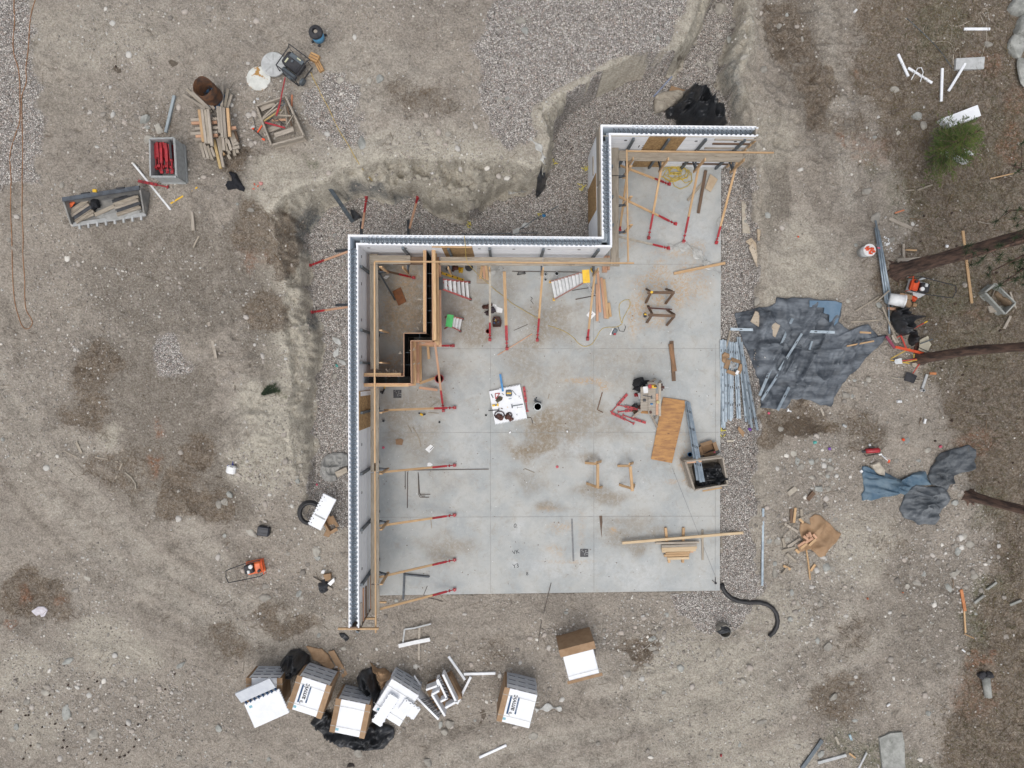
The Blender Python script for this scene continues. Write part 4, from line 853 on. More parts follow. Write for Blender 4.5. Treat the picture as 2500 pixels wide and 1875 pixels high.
def foamslab(c,ang,size,dz,label,toothed=True,name='foam_block',h=.06,parent=None,tilt=0,mat_=None,webs=True):
 """a loose block lying on its face: one foam panel showing, web ends along one edge"""
 g=W(c[0],c[1],dz);
 g=Gd(c[0],c[1],dz)if dz<.6 else W(c[0],c[1],dz+tz(W(*c).x,W(*c).y));root=thing(name,label,'foam block',(g.x,g.y,g.z),-R(ang));L,D=size
 m=MB();m.box((0,0,h/2),(L,D,h));n=int(L/.142)
 if toothed:
  for k in range(n):
   for s in(1,-1):m.box((-L/2+.07+k*L/n,s*(D/2+.012),h/2),(.06,.03,h-.004))
 m.build('foam_panel',mat_ or M_foam,root,world=False,bevel=.006)
 if webs:
  m=MB()
  for k in range(n):m.box((-L/2+.07+k*L/n,D/2-.03,h+.001),(.03,.03,.006));
  m.build('web_end',M_ink,root,world=False)
 return root
p1=pack((645,1692),0,'leftmost foam block pack, opened, with a tilted block slid on top',brand=False,card='LR',layers=4,h=1.0,size=(1.22,1.0))
g=W(645,1714,1.15+tz(-7,-11));b1=thing('foam_block','loose foam block resting open on the leftmost pack with dark webs showing','foam block',g,R(24))
m=MB();m.box((0,-.22,.0),(1.24,.86,.065));m.build('foam_panel',M_foam,b1,world=False,bevel=.006)
m=MB();Tt=Matrix.Translation((0,.36,.14))@Matrix.Rotation(R(20),4,'X');m.box((0,.18,0),(1.24,.42,.065),Tt);m.build('foam_panel',M_foamg,b1,world=False,bevel=.006)
m=MB()
for k in range(8):
 x=-.54+k*.152;m.bar((x,.18,.02),(x+.03,.34,.13),.02,.05);m.bar((x,.34,.02),(x+.07,.22,.10),.02,.04)
m.build('web',M_navy,b1,world=False);m=MB();m.box((-.45,-.28+.33,.036),(.10,.08,.004));m.build('teal_mark',M_teal,b1,world=False)
m=MB()
for k in range(10):m.box((.628,-.6+k*.085,-.0),(.02,.035,.062))
m.build('interlock_tooth',M_foam,b1,world=False)
pack((755,1702),18,'foam block pack printed amvic, second from the left beside the black bag',brand=True,card='LR',h=1.15)
pack((855,1754),11.5,'foam block pack with plain white top between the amvic pack and the toothed stack',card='LR',h=1.1)
p4=pack((966,1716),32,'toothed stack of foam blocks without cardboard, fourth from the left',card='',h=1.05,size=(1.22,1.22),teal=True,layers=4)
foamslab((941,1732),-57,(1.10,.34),1.16,'narrow white foam block lying on the toothed stack, left one',webs=False)
foamslab((1000,1730),34,(.62,.42),1.12,'small white foam block with dark web ends lying on the toothed stack')
pack((1265,1729),14,'foam block pack printed amvic standing alone right of the corner block',brand=True,card='L',h=1.3)
pack((1418,1618),-14.5,'solitary foam block pack with a brown cardboard top edge nearest the slab',card='',cardtop=True,teal=False,h=1.3,size=(1.18,1.12))
ZC=lambda x,y:y_(1040,1620,x,y,.23622)
g=W(1086,1700,.55+tz(-2,-10));cb=thing('cardboard_box','brown cardboard box under the white corner block','box',(g.x,g.y,g.z-.55),R(28))
m=MB();m.box((0,.08,.26),(.95,.85,.5));m.build('box_body',M_card,cb,world=False)
kb=thing('corner_block','white open corner foam block with black webs lying on a brown box','foam block',(g.x,g.y,g.z-.02),0)
def poly_strip(mb,pts,w,z0,z1):
 for i in range(len(pts)-1):
  a=Vector(pts[i]);b2=Vector(pts[i+1]);d=(b2-a).normalized();mb.bar((a.x-d.x*w/2*(i>0),a.y-d.y*w/2*(i>0),(z0+z1)/2),(b2.x,b2.y,(z0+z1)/2),w,z1-z0)
hc=g.z+.38
def CW(x,y):p=W(*ZC(x,y),hc);return(p.x,p.y)
m=MB();poly_strip(m,[CW(175,115),CW(312,398),CW(200,460)],.07,g.z,hc);m.build('outer_foam_panel',M_foam,kb)
m=MB();poly_strip(m,[CW(120,165),CW(215,365),CW(150,398)],.065,g.z,hc-.01);m.build('inner_foam_panel',M_foam,kb)
m=MB();poly_strip(m,[CW(0,275),CW(125,230),CW(115,170)],.065,g.z,hc-.005);m.build('side_foam_panel',M_foam,kb)
m=MB();poly_strip(m,[CW(-90,360),CW(130,580)],.065,g.z-.3,hc-.008);poly_strip(m,[CW(60,325),CW(195,545)],.065,g.z-.3,hc-.009);poly_strip(m,[CW(60,325),CW(135,285)],.065,g.z-.1,hc-.012);m.build('long_foam_panel',M_foam,kb)
m=MB()
for k in range(6):
 t_=k/5.5;a=Vector(CW(150+130*t_,140+240*t_));b2=Vector(CW(115+95*t_,175+185*t_));m.bar((a.x,a.y,hc-.06),(b2.x,b2.y,hc-.06),.012,.04);c2=Vector(CW(165+130*t_,165+235*t_));m.bar((c2.x,c2.y,hc-.06),(b2.x,b2.y,hc-.06),.012,.04)
 a=Vector(CW(-60+180*t_,385+180*t_));b2=Vector(CW(75+110*t_,350+180*t_));m.bar((a.x,a.y,hc-.07),(b2.x,b2.y,hc-.07),.012,.04)
 a=Vector(CW(-40+180*t_,400+180*t_));m.bar((a.x,a.y,hc-.07),(b2.x,b2.y,hc-.07),.012,.04)
m.build('web',M_ink,kb)
def fstrip(a,b,w,label,h=.06,m=None,dh=0):return boardobj(Gd(*a,h/2+.01+dh),Gd(*b,h/2+.01+dh),w,h,m or M_foam,'foam_strip',label,'foam strip',bevel=.008)
fstrip(q(600,1395,1685,705),q(600,1395,1822,900),.085,'dirty white foam strip slanting down to the level strip beside the corner block')
fstrip(q(600,1395,1812,852),q(600,1395,2075,845),.09,'level white foam strip between the corner block and the lone amvic pack')
fstrip(q(600,1395,1870,875),q(600,1395,1755,1100),.085,'white foam strip leaning against the right side of the corner block',dh=.1)
fstrip(q(600,1395,1400,865),q(600,1395,1458,955),.05,'small pale strip between the toothed stack and the corner block',dh=.2)
fstrip(q(600,1395,1940,1545),q(600,1395,2165,1442),.085,'lone white foam strip at the bottom middle of the photo')
ZD=lambda x,y:q(600,1395,x,y)
cloth('black_tarpaulin','crumpled black plastic curling under the foam packs at the bottom','tarpaulin',[ZD(x,y)for x,y in((545,1240),(650,1130),(705,1180),(690,1290),(720,1330),(930,1385),(980,1300),(1050,1260),(1110,1240),(1180,1270),(1240,1290),(1235,1360),(1150,1465),(1000,1475),(940,1445),(780,1440),(640,1330))],M_plast,amp=.28,fold=(1.5,2.5),ang=.3,seed=4,rough=.15,base=.05)
cloth('black_plastic_roll','long black plastic bundle lying between the plain pack and the toothed stack','plastic sheet',[ZD(x,y)for x,y in((920,880),(960,820),(1045,785),(1070,830),(1090,900),(1135,1010),(1140,1130),(1110,1235),(1050,1225),(1020,1080),(990,990),(940,930))],M_plast,amp=.3,fold=(3,1.2),ang=.3,seed=8,rough=.15,dome=.28,base=.05)
cloth('black_rubbish_bag','crumpled black rubbish bag above the second foam pack','bag',[ZD(x,y)for x,y in((300,740),(380,650),(450,640),(530,690),(545,750),(490,790),(420,850),(360,870),(340,800))],M_plast,amp=.3,fold=(3,3),seed=12,rough=.5,dome=.3,base=.05)
cloth('cardboard_sheet','torn folded cardboard lying right of the black rubbish bag','cardboard',[ZD(x,y)for x,y in((505,620),(640,640),(690,690),(740,790),(715,810),(620,770),(560,720))],M_card,amp=.05,seed=15,base=.04)
slabpiece([ZD(x,y)for x,y in((685,665),(735,650),(845,855),(805,885))],.02,M_card,'cardboard_strip','long cardboard strip pointing down right beside the torn cardboard','cardboard',dh=.03)
cloth('cardboard_sheet','bent brown cardboard hood behind the toothed foam stack','cardboard',[ZD(x,y)for x,y in((1040,755),(1100,800),(1160,805),(1240,860),(1190,900),(1140,980),(1100,900),(1080,830))],M_card,amp=.12,seed=18,dome=.25,base=.05)
rope('strapping',[ZD(x,y)for x,y in((2070,1160),(2000,1170),(1900,1200),(1820,1215),(1740,1190),(1680,1170))],.008,M_wcord,'thin strap trailing left from the lone amvic pack','strap')
rope('strapping',[ZD(x,y)for x,y in((1720,1215),(1770,1290),(1830,1330),(1880,1320),(1960,1290),(2050,1285))],.008,M_wcord,'looped strap on the dirt below the corner block','strap')
rope('strapping',[ZD(x,y)for x,y in((1440,1195),(1500,1150),(1540,1130))],.008,M_wcord,'short strap end between the toothed stack and the corner block','strap')
rope('strapping',[ZD(x,y)for x,y in((1760,1235),(1850,1250),(1940,1310))],.007,M_wcord,'thin strap crossing the looped strap below the corner block','strap')
# ---- stepladders
def ladder(ft,fb,tt,tb,ht,n,railm,capm,label,hz=0.0,rear=None,w=.06,steps=M_alu):
 """ft/fb foot px (two rails) at slab, tt/tb top px at height ht"""
 A,B2,C,D=W(*ft,.03+hz),W(*fb,.03+hz),W(*tt,ht),W(*tb,ht);root=thing('stepladder',label,'ladder',(A+B2)/2)
 for a,c in((A,C),(B2,D)):m=MB();m.bar(a,c,.035,.08);m.build('rail',railm,root)
 for k in range(n):
  t_=(k+.7)/n;m=MB();m.bar(A.lerp(C,t_),B2.lerp(D,t_),.095,.03);m.build('step',steps,root)
 e=(D-C).normalized()*.05;m=MB();m.bar(C-e,D+e,.22,.07);m.build('top_cap',capm,root)
 for a in(A,B2):m=MB();m.box(a,(.08,.09,.06));m.build('foot',M_black if capm is not M_yel else M_yel,root)
 if rear:
  for a,c in zip(rear,(C,D)):m=MB();m.bar(W(*a,.03),c-Vector((0,0,.1)),.03,.05);m.build('rear_leg',M_alu if capm is M_yel else railm,root)
  a,b2=[W(*r_,.03)for r_ in rear];m=MB()
  for t_ in(.25,.6):m.bar(a.lerp(C,t_),b2.lerp(D,t_),.03,.03)
  m.build('cross_bar',M_alu,root)
 return root
ladder(q1(1858,780),q1(1868,922),q1(1608,752),q1(1612,828),2.1,7,M_redl if 'M_redl' in globals()else mat('faded red fibreglass',(.55,.13,.12),(.45,.09,.09),rough=.6),M_black,'red stepladder with black top leaning on the formwork',rear=(q1(1800,905),q1(1840,915)))
ladder(q3(318,775),q3(348,922),q3(612,690),q3(618,772),2.3,10,mat('faded pink fibreglass',(.50,.28,.24),(.40,.22,.19)),M_yel,'tall stepladder with a yellow top cap standing open below the middle wall',rear=(q3(655,868),q3(690,885)))
ladder(q1(1803,1085),q1(1783,1185),q1(1700,1062),q1(1688,1138),.95,4,mat('faded red rail',(.5,.15,.13)),M_green,'small stepladder with a bright green top',rear=(q1(1660,1070),q1(1655,1165)))
m=MB();
lv=thing('spirit_level','yellow spirit level leaning between the formwork and the red stepladder','spirit level',W(*q1(1810,765),.05))
boardobj(W(*q1(1603,695),.8),W(*q1(1810,762),.04),.09,.03,M_yel,'beam',parent=lv,up=(0,0,1))
a,b2=W(*q1(1603,695),.8),W(*q1(1810,762),.04)
for t_ in(.08,.28,.52,.72,.92):m=MB();c=a.lerp(b2,t_)+Vector((0,0,.017));m.bar(c,c+(b2-a).normalized()*.06,.045,.008);m.build('vial_window',M_black,lv)
# ---- sawhorses
def sawhorse(b0,b1,legs,label,m_,h=.72,g=None):
 A,B2=W(*b0,h),W(*b1,h);root=thing('sawhorse',label,'sawhorse',W(*b0));boardobj(A,B2,.09,.09,m_,'beam',parent=root)
 for k,(t0,t1)in enumerate(legs):boardobj(W(*t0,h-.02),W(*t1,.02),.08,.04,m_,'leg',parent=root)
 return root
sawhorse(q3(1125,865),q3(1350,865),((q3(1150,870),q3(1112,952)),(q3(1150,860),q3(1118,835)),(q3(1340,870),q3(1275,958)),(q3(1330,855),q3(1280,835))),'upper of the two dark wooden sawhorses in scattered sawdust',M_dark)
sawhorse(q3(1135,1050),q3(1355,1060),((q3(1160,1055),q3(1120,1115)),(q3(1165,1045),q3(1130,975)),(q3(1345,1065),q3(1285,1138)),(q3(1350,1050),q3(1290,1010))),'lower of the two dark wooden sawhorses, a small saw hanging on its left end',M_dark)
boardobj(W(*q3(1128,992),.3),W(*q3(1330,1005),.3),.05,.03,M_leath,'board','thin reddish board lying between the two dark sawhorses','board')
r5=lambda x,y:q(1250,930,x,y)
sawhorse(r5(712,690),r5(712,888),((r5(712,690),r5(610,680)),(r5(700,678),r5(740,668)),(r5(700,880),r5(620,850)),(r5(715,885),r5(748,882))),'left of the two fresh pine sawhorses in the lower middle of the slab',M_new)
sawhorse(r5(982,708),r5(1000,915),((r5(980,705),r5(880,705)),(r5(975,690),r5(1005,682)),(r5(985,890),r5(893,862)),(r5(1000,905),r5(1018,860))),'right of the two fresh pine sawhorses in the lower middle of the slab',M_new)
Z8=lambda x,y:z(1600,1060,x,y)
def crate(quad,ht,wall,m_,label,name='crate',bottom=True,slats=False,batten=True,t=.03,base=None):
 P=[Gd(*p,ht)if base is None else W(*p,base+ht)for p in quad];c=sum(P,Vector())/4;b0=min(p.z for p in P)-ht;root=thing(name,label,'crate',(c.x,c.y,b0))
 for i in range(4):
  a,b2=P[i],P[(i+1)%4];a=Vector((a.x,a.y,b0+ht/2));b2=Vector((b2.x,b2.y,b0+ht/2));d=(b2-a).normalized();e=d*(t*.5 if i%2 else-t*.5)
  m=MB();m.bar(a+(d*.0),b2-d*t if i%2==0 else b2-d*t,t,ht,up=(0,0,1));m.build('side_panel',m_,root)
  if batten:
   n=Vector((d.y,-d.x,0));cc=Vector((c.x,c.y,n.z))
   if(Vector((a.x,a.y,0))-Vector((c.x,c.y,0))).dot(n)<0:n=-n
   for zo,hh_ in((ht/2-.05,.07),(.06-ht/2,.09)):m=MB();m.bar(a+n*(t*.5+.012)+Vector((0,0,zo)),b2+n*(t*.5+.012)+Vector((0,0,zo)),.022,hh_);m.build('batten',m_,root)
 if bottom:
  m=MB();m.prism([(c.x+(p.x-c.x)*.97,c.y+(p.y-c.y)*.97)for p in P],b0+.02,b0+.05);m.build('floor_panel',m_,root)
 return root,P,b0
cr,P,b0=crate([Z8(640,575),Z8(1400,492),Z8(1498,1045),Z8(820,1155)],.78,.03,M_gray,'grey wooden crate of black plastic on the right edge of the slab',base=0.0)
def inquad(quad,h):return[W(*p,h)for p in quad]
def flatpx(hh):return lambda x,y:hh
cloth('black_plastic_liner','crumpled black plastic bags filling the slab edge crate','plastic bags',[Z8(x,y)for x,y in((760,640),(980,600),(1360,560),(1400,900),(1340,1010),(1100,1010),(900,1090),(830,1040))],M_plast,amp=.28,fold=(3,3),seed=31,rough=.5,base=.25)
boardobj(W(*Z8(1040,960),.5),W(*Z8(1350,945),.5),.03,.05,M_black,'plastic_tray','black ribbed plastic strip in the slab edge crate','plastic strip')
for i,(y0,x0,h)in enumerate(((650,1030,.55),(560,640,.8))):
 pass
for i,(a,b2,ww)in enumerate(((Z8(605,555),Z8(1350,450),.05),(Z8(640,590),Z8(960,560),.06),(Z8(980,1180),Z8(1380,1110),.05))):
 boardobj(W(*a,.70 if i<2 else .3),W(*b2,.70 if i<2 else .3),ww,.03,(M_plank,M_pink,M_new)[i],'board',('weathered board along the top edge of the slab edge crate','short pinkish board inside the top edge of the slab edge crate','pale board sticking out below the slab edge crate')[i],'board')
boardobj(W(*Z8(545,600),.05),W(*Z8(640,830),.05),.10,.02,M_pink,'board','dusty pink board flat on the slab left of the crate','board')
def stud(a,b,h0,h1,label,w=.09,group=None,sl=True,ww=None,holes=True):
 A=W(*a,h0)if sl else Gd(*a,h0);B2=W(*b,h1)if sl else Gd(*b,h1);M,L=barM(A,B2);root=thing('steel_stud',label,'steel stud',A,0,group);m=MB()
 m.box((L/2,0,0),(L,w,.003));m.box((L/2,w/2,-.018),(L,.003,.036));m.box((L/2,-w/2,-.018),(L,.003,.036));m.v=[tuple(M@Vector(p))for p in m.v];m.build('channel',M_galv,root)
 if holes:
  m=MB();x=.35
  while x<L-.1:m.box((x,0,.0028),(.09,w*.38,.002));x+=.61
  m.v=[tuple(M@Vector(p))for p in m.v];m.build('knockout',M_web,root)
 return root
Z7=lambda x,y:z(1500,900,x,y)
stud(Z7(1490,670),Z8(885,960),.06,.86,'left steel stud of three reaching from the slab onto the crate',w=.10,group='three steel studs resting on the slab crate')
stud(Z7(1545,705),Z8(1000,990),.10,.90,'right steel stud of three reaching from the slab onto the crate',w=.10,group='three steel studs resting on the slab crate')
stud(Z7(1520,690),Z8(945,1000),.16,.96,'middle steel stud of three reaching from the slab onto the crate',w=.07,group='three steel studs resting on the slab crate')
P=[W(*r5(x,y),.06)for x,y in((1255,135),(1450,165),(1330,683),(1155,650))];m=MB();m.prism([(p.x,p.y)for p in P],.04,.06)
tag(m.build('plywood_sheet',M_ply,bevel=.003),'large scarred orange plywood sheet lying beside the work table','plywood')
P=[W(*r5(x,y),.03)for x,y in((1290,250),(1330,255),(1290,500),(1250,495))];m=MB();m.prism([(p.x,p.y)for p in P],.0,.04);tag(m.build('support_block',M_dark),'dark block hidden under the orange plywood sheet','block')
def openbox(c,ang,size,label,sl=True,flaps=True,cont=None,contm=None):
 h=size[2];g=W(*c,0)if sl else Gd(*c);root=thing('cardboard_box',label,'box',(g.x,g.y,g.z),-R(ang));L,D,H_=size
 m=MB();
 for s in(1,-1):m.box((s*L/2,0,H_/2),(.008,D,H_));m.box((0,s*D/2,H_/2),(L-.01,.008,H_))
 m.box((0,0,.01),(L-.02,D-.02,.008));m.build('box_body',M_card,root,world=False)
 if flaps:
  for s,ax in((1,0),(-1,0),(1,1),(-1,1)):
   m=MB();
   if ax==0:T=Matrix.Translation((s*L/2,0,H_))@Matrix.Rotation(s*R(20),4,'Y');m.box((s*D*.22,0,0),(D*.44,D*.98,.006),T)
   else:T=Matrix.Translation((0,s*D/2,H_))@Matrix.Rotation(-s*R(35),4,'X');m.box((0,s*D*.2,0),(L*.98,D*.4,.006),T)
   m.build('flap',M_card,root,world=False)
 if cont:
  m=MB();m.blob((0,0,H_*.5),(L*.35,D*.35,H_*.4),3,2,.6,.5);m.build('packing',contm,root,world=False)
 return root
openbox(Z8(1060,290),-18,(.42,.30,.24),'open brown cardboard box on the slab above the crate')
m=MB();m.box((0,0,.03),(.45,.22,.05));tag(m.build('black_bag',M_plast,M=Matrix.Translation(W(*Z8(1190,380),0))@Matrix.Rotation(R(25),4,'Z'),bevel=.02),'flat black bag peeking from under the open cardboard box','bag')
m=MB();m.box((0,0,.3),(.08,.05,.05));tag(m.build('pink_tape_roll',M_pinkp,M=Matrix.Translation(W(*Z8(1175,355),0))@Matrix.Rotation(R(25),4,'Z'),bevel=.02),'small pink roll in the corner of the open cardboard box','tape')
def canister(c,r,h,m_,label,sl=True,name='tin',cat='tin',rim=True,inner=None,dh=0.0):
 g=W(*c,dh)if sl else Gd(*c,dh);root=thing(name,label,cat,g)
 m=MB();m.lathe([(r*.92,0),(r,h),(r*.9,h),(r*.85,h*.4),(0,h*.4)],n=18);m.smooth=False;m.build('body',m_,root,world=False)
 if rim:m=MB();m.lathe([(r*1.05,h-.03),(r*1.06,h),(r*.95,h+.003),(r*.95,h-.03)],n=18);m.build('rim',m_,root,world=False)
 if inner:
  rs=random.Random(int(c[0]));
  for k in range(inner[1]):
   m=MB();a=rs.uniform(0,6.28);rr=rs.uniform(0,r*.6);m.blob((rr*math.cos(a),rr*math.sin(a),h*inner[2]if len(inner)>2 else h*.7),(r*.28,r*.2,r*.3),k,1,.6,.4,rz=a);m.build('content_piece',inner[0],root,world=False)
 return root
canister(Z8(703,415),.07,.10,M_bluep,'small blue tin standing on the slab left of the crate studs')
canister(r5(210,210),.13,.35,M_bucket,'white bucket half full of rubble on the slab right of the tool board',name='bucket',cat='bucket',inner=(M_twig,12))
m=MB();A=W(*r5(180,165),.03);m.tube([A,W(*r5(245,178),.05)],.015,5);m.tube([W(*r5(205,135),.03),W(*r5(190,172),.03)],.02,5);m.tube([W(*r5(185,150),.03),W(*r5(240,190),.12)],.012,5);tag(m.build('grease_gun',M_steel),'black hand tool lying against the rubble bucket','tool')
canister(q1(1615,1580),.145,.36,M_red,'red bucket crossed by the pinkish brace beside the formwork',name='bucket',cat='bucket',inner=(M_dark,6))
canister(q1(2013,1190),.075,.2,mat('dark red pot',(.35,.05,.03),(.2,.04,.03)),'small dark red pot left of the thin brace foot',name='pot',cat='pot')
for i,(x,y,r_)in enumerate(((370,712,.06),(278,717,.045),(278,762,.04))):canister(q3(x,y),r_,.14,M_alu,('largest metal tin of three left of the yellow topped ladder','upper of the two small metal tins near the middle wall brace','lower of the two small metal tins near the middle wall brace')[i])
canister(q2(1610,342),.03,.06,M_black,'small black tin on the slab below the yellow drill');canister(q2(1996,285),.03,.05,M_black,'small black ring tin left of the tool board');canister(q2(1148,330),.05,.12,M_alu,'small paint tin near the plank walk below the formwork',inner=(M_ink,3))
for(c,lab)in((r5(600,1428),'square black floor drain near the bottom joint of the slab'),(q2(1260,108),'square black floor drain below the formwork')):
 g=W(*c,0);root=thing('floor_drain',lab,'floor drain',g);m=MB();m.box((0,0,.006),(.28,.28,.012));m.build('cover',M_web,root,world=False,bevel=.003)
 m=MB();rs=random.Random(3)
 for k in range(9):a=rs.uniform(0,3.1);x,y=rs.uniform(-.1,.1),rs.uniform(-.1,.1);m.bar((x,y,.014),(x+.06*math.cos(a),y+.06*math.sin(a),.014),.012,.006)
 m.build('grate',M_lid,root,world=False)
root=thing('work_table','cluttered plank work table standing beside the orange plywood sheet','table',W(*Z7(760,640),0));hT=.78
for k,(x0,x1,y0,y1,mm,dz)in enumerate(((545,700,385,875,M_gray,0),(703,858,290,960,M_gray,.04),(862,915,520,965,M_pink,.0),(918,970,300,985,M_canvas,.03))):
 P=[W(*Z7(x,y),hT+dz)for x,y in((x0,y0),(x1,y0),(x1,y1),(x0,y1))];m=MB();m.prism([(p.x,p.y)for p in P],hT+dz-.04,hT+dz);m.build('table_board',mm,root,bevel=.004)
for k,(a,b2)in enumerate(((Z7(700,300),Z7(860,215)),(Z7(900,330),Z7(965,260)),(Z7(560,860),Z7(375,1010)),(Z7(920,940),Z7(810,1050)),(Z7(560,400),Z7(640,300)),(Z7(760,960),Z7(890,1220)))):
 m=MB();m.bar(W(*a,hT-.04),W(*b2,.02)if k<5 else W(*b2,.01),.07,.04);m.build('leg',M_gray,root)
m=MB();P=[W(*Z7(x,y),.4)for x,y in((540,875),(700,880),(700,940),(555,930))];m.prism([(p.x,p.y)for p in P],.35,.4);m.build('lower_shelf',M_ply,root)
def T7(x,y,h=hT+.06):return W(*Z7(x,y),h)
tb=thing('circular_saw','yellow and black circular saw with a red disc on the work table','saw',T7(800,370,hT+.04));m=MB();m.box((.02,0,.06),(.16,.11,.12));m.build('motor_body',M_yel,tb,world=False,bevel=.02);m=MB();m.box((.06,.01,.135),(.10,.05,.03));m.build('handle',M_black,tb,world=False,bevel=.01);m=MB();m.lathe([(0,0),(.07,0),(.07,.06),(0,.06)],c=(-.11,0,.03),n=18);m.build('red_disc',M_red,tb,world=False)
m=MB();m.box((0,0,.03),(.10,.09,.05));tag(m.build('black_tool',M_web,M=Matrix.Translation(T7(620,655,hT)),bevel=.015),'small dark battery block on the left table board','tool')
m=MB();m.lathe([(0,0),(.055,0),(.055,.04),(0,.045)],n=16);tag(m.build('tape_roll',mat('pale yellow roll',(.6,.5,.25)),M=Matrix.Translation(T7(900,695,hT+.02))),'pale yellow tape roll on the right table board','tape')
m=MB();m.tube([T7(590,555,hT+.05),T7(780,590,hT+.07)],.012,6);m.bar(T7(775,560,hT+.07),T7(775,625,hT+.07),.03,.03);tag(m.build('hammer',M_steel),'grey hammer lying across the table boards','hammer')
m=MB();m.box((0,0,.02),(.09,.05,.03));tag(m.build('blue_tool',M_bluep,M=Matrix.Translation(T7(770,735,hT+.04)),bevel=.01),'small blue tool on the middle table board','tool')
m=MB();m.box((0,0,.02),(.07,.09,.04));tag(m.build('brown_box',M_leath,M=Matrix.Translation(T7(750,905,hT+.04))@Matrix.Rotation(.3,4,'Z'),bevel=.005),'small brown case at the lower end of the table','case')
m=MB();m.box((0,0,.006),(.16,.22,.012));tag(m.build('paper_sheet',M_white,M=Matrix.Translation(T7(650,440,hT+.002))@Matrix.Rotation(.1,4,'Z')),'pale sheet on the upper left table board','paper')
cloth('black_jacket','crumpled black jacket hanging off the upper left corner of the work table','jacket',[Z7(x,y)for x,y in((350,330),(380,240),(470,190),(560,180),(590,250),(700,250),(690,290),(620,320),(600,400),(530,480),(440,450),(360,430),(400,380))],M_cloth,amp=.25,fold=(3,3),seed=41,rough=.3,base=.1,dome=.35)
m=MB();m.bar(T7(690,265,.4),T7(815,265,.4),.05,.03);tag(m.build('dark_board',M_leath),'short dark red board above the jacket','board')
gp=thing('drill','dark red drill with its bit pointing right off the table edge','drill',T7(1000,385,.5));m=MB();m.box((0,0,0),(.12,.10,.1));m.box((-.02,.09,-.0),(.05,.09,.05));m.box((-.02,-.09,0),(.05,.07,.05));m.build('drill_body',M_leath,gp,world=False,bevel=.02);m=MB();m.tube([(.06,0,0),(.2,-.01,0)],.008,6);m.build('drill_bit',M_alu,gp,world=False)
for i,(x,y,mm)in enumerate(((450,545,M_red),(420,770,M_black),(520,790,M_leath),(430,900,M_dark))):
 m=MB();m.blob((0,0,.08),(.09,.07,.12),i,2,.6,.4);tag(m.build('small_container',mm,M=Matrix.Translation(T7(x,y,0))),('small red container left of the table','black canister left of the table legs','brown pouch tucked against the table','short dark block by the lower left table leg')[i],'container')
m=MB();m.box((0,0,.1),(.12,.2,.2));tag(m.build('white_box',M_white,M=Matrix.Translation(T7(515,560,0))@Matrix.Rotation(.3,4,'Z')),'small white box tucked under the left side of the table','box')
def loosebrace(a,b,label,h=.04,g=None,sl=True):
 A=W(*a,h)if sl else Gd(*a,h);B2=W(*b,h)if sl else Gd(*b,h);root=thing('loose_turnbuckle',label,'turnbuckle',A,0,'loose red turnbuckles');m=MB();m.bar(A,A.lerp(B2,.62),.085,.055);m.build('channel',M_red,root)
 m=MB();m.tube([A.lerp(B2,.6),B2],.018,6);m.build('screw',M_red,root);m=MB();m.bar(B2.lerp(A,.04),B2,.10,.05);m.build('foot_plate',M_red,root)
 for t_ in(.15,.35,.5):m=MB();c=A.lerp(B2,t_);d=(B2-A).normalized();m.bar(c+Vector((0,0,.029)),c+d*.05+Vector((0,0,.029)),.03,.003);m.build('slot',M_ink,root)
loosebrace(Z7(265,530),Z7(-70,910),'loose red turnbuckle slanting up right, topmost of those beside the table')
loosebrace(Z7(480,845),Z7(50,750),'loose red turnbuckle ending at the black canister, upper one of a V',h=.08);loosebrace(Z7(480,850),Z7(70,900),'loose red turnbuckle ending at the black canister, lower one of a V')
loosebrace(Z7(650,1125),Z7(170,965),'loose red turnbuckle below the table, the right one of two parallel');loosebrace(Z7(-60,920),Z7(410,1145),'thin loose red turnbuckle below the table, the left one of two parallel')
# ==== OBJECTS ON THE SLAB
Z6=lambda x,y:z(1170,880,x,y)
hB=.12
def T6(x,y,h=hB):return W(*Z6(x,y),h)
rt=thing('foam_tool_board','white foam sheet laid with hand tools in the middle of the slab','foam sheet',W(*Z6(600,920),0))
P=[T6(*p)for p in((200,640),(850,510),(995,1190),(330,1320))];m=MB();m.prism([(p.x,p.y)for p in P],.0,hB);m.build('foam_panel',M_foam,rt,bevel=.01)
m=MB()
for k in range(22):
 t_=(k+.5)/22;a=P[3].lerp(P[2],t_);m.box((a.x,a.y-.012,hB/2),(.022,.04,hB-.01));a=P[0].lerp(P[1],t_);
 if t_>.3:m.box((a.x,a.y+.012,hB/2),(.022,.04,hB-.01))
m.build('interlock_teeth',M_foam,rt)
boardobj(T6(435,285,.14),T6(490,645,.15),.07,.03,M_bluep,'spirit_level','blue spirit level poking off the top of the white tool board','spirit level')
rc=thing('drill_case','dark grey case with a yellow stripe on the white tool board','case',T6(615,680));m=MB();m.box((0,0,.04),(.21,.22,.08));m.build('case_body',M_post,rc,world=False,bevel=.03);m=MB();m.box((0,.0,.083),(.16,.045,.006));m.build('label_stripe',M_yel,rc,world=False)
sq=MB();a,b2,c=T6(330,690),T6(425,680),T6(345,800)
for p,r_ in((a,b2),(b2,c),(c,a)):sq.bar(p+Vector((0,0,.01)),r_+Vector((0,0,.01)),.03,.008)
tag(sq.build('speed_square',M_red),'red triangular square on the white tool board','square')
cloth('work_gloves','pair of dark work gloves on the white tool board','gloves',[Z6(x,y)for x,y in((335,835),(370,790),(400,740),(440,735),(490,770),(480,820),(420,850),(385,880))],M_bag,amp=.03,fold=(8,8),seed=5,rings=8,base=.02+hB,rough=.5,hfun=lambda x,y:0.0)
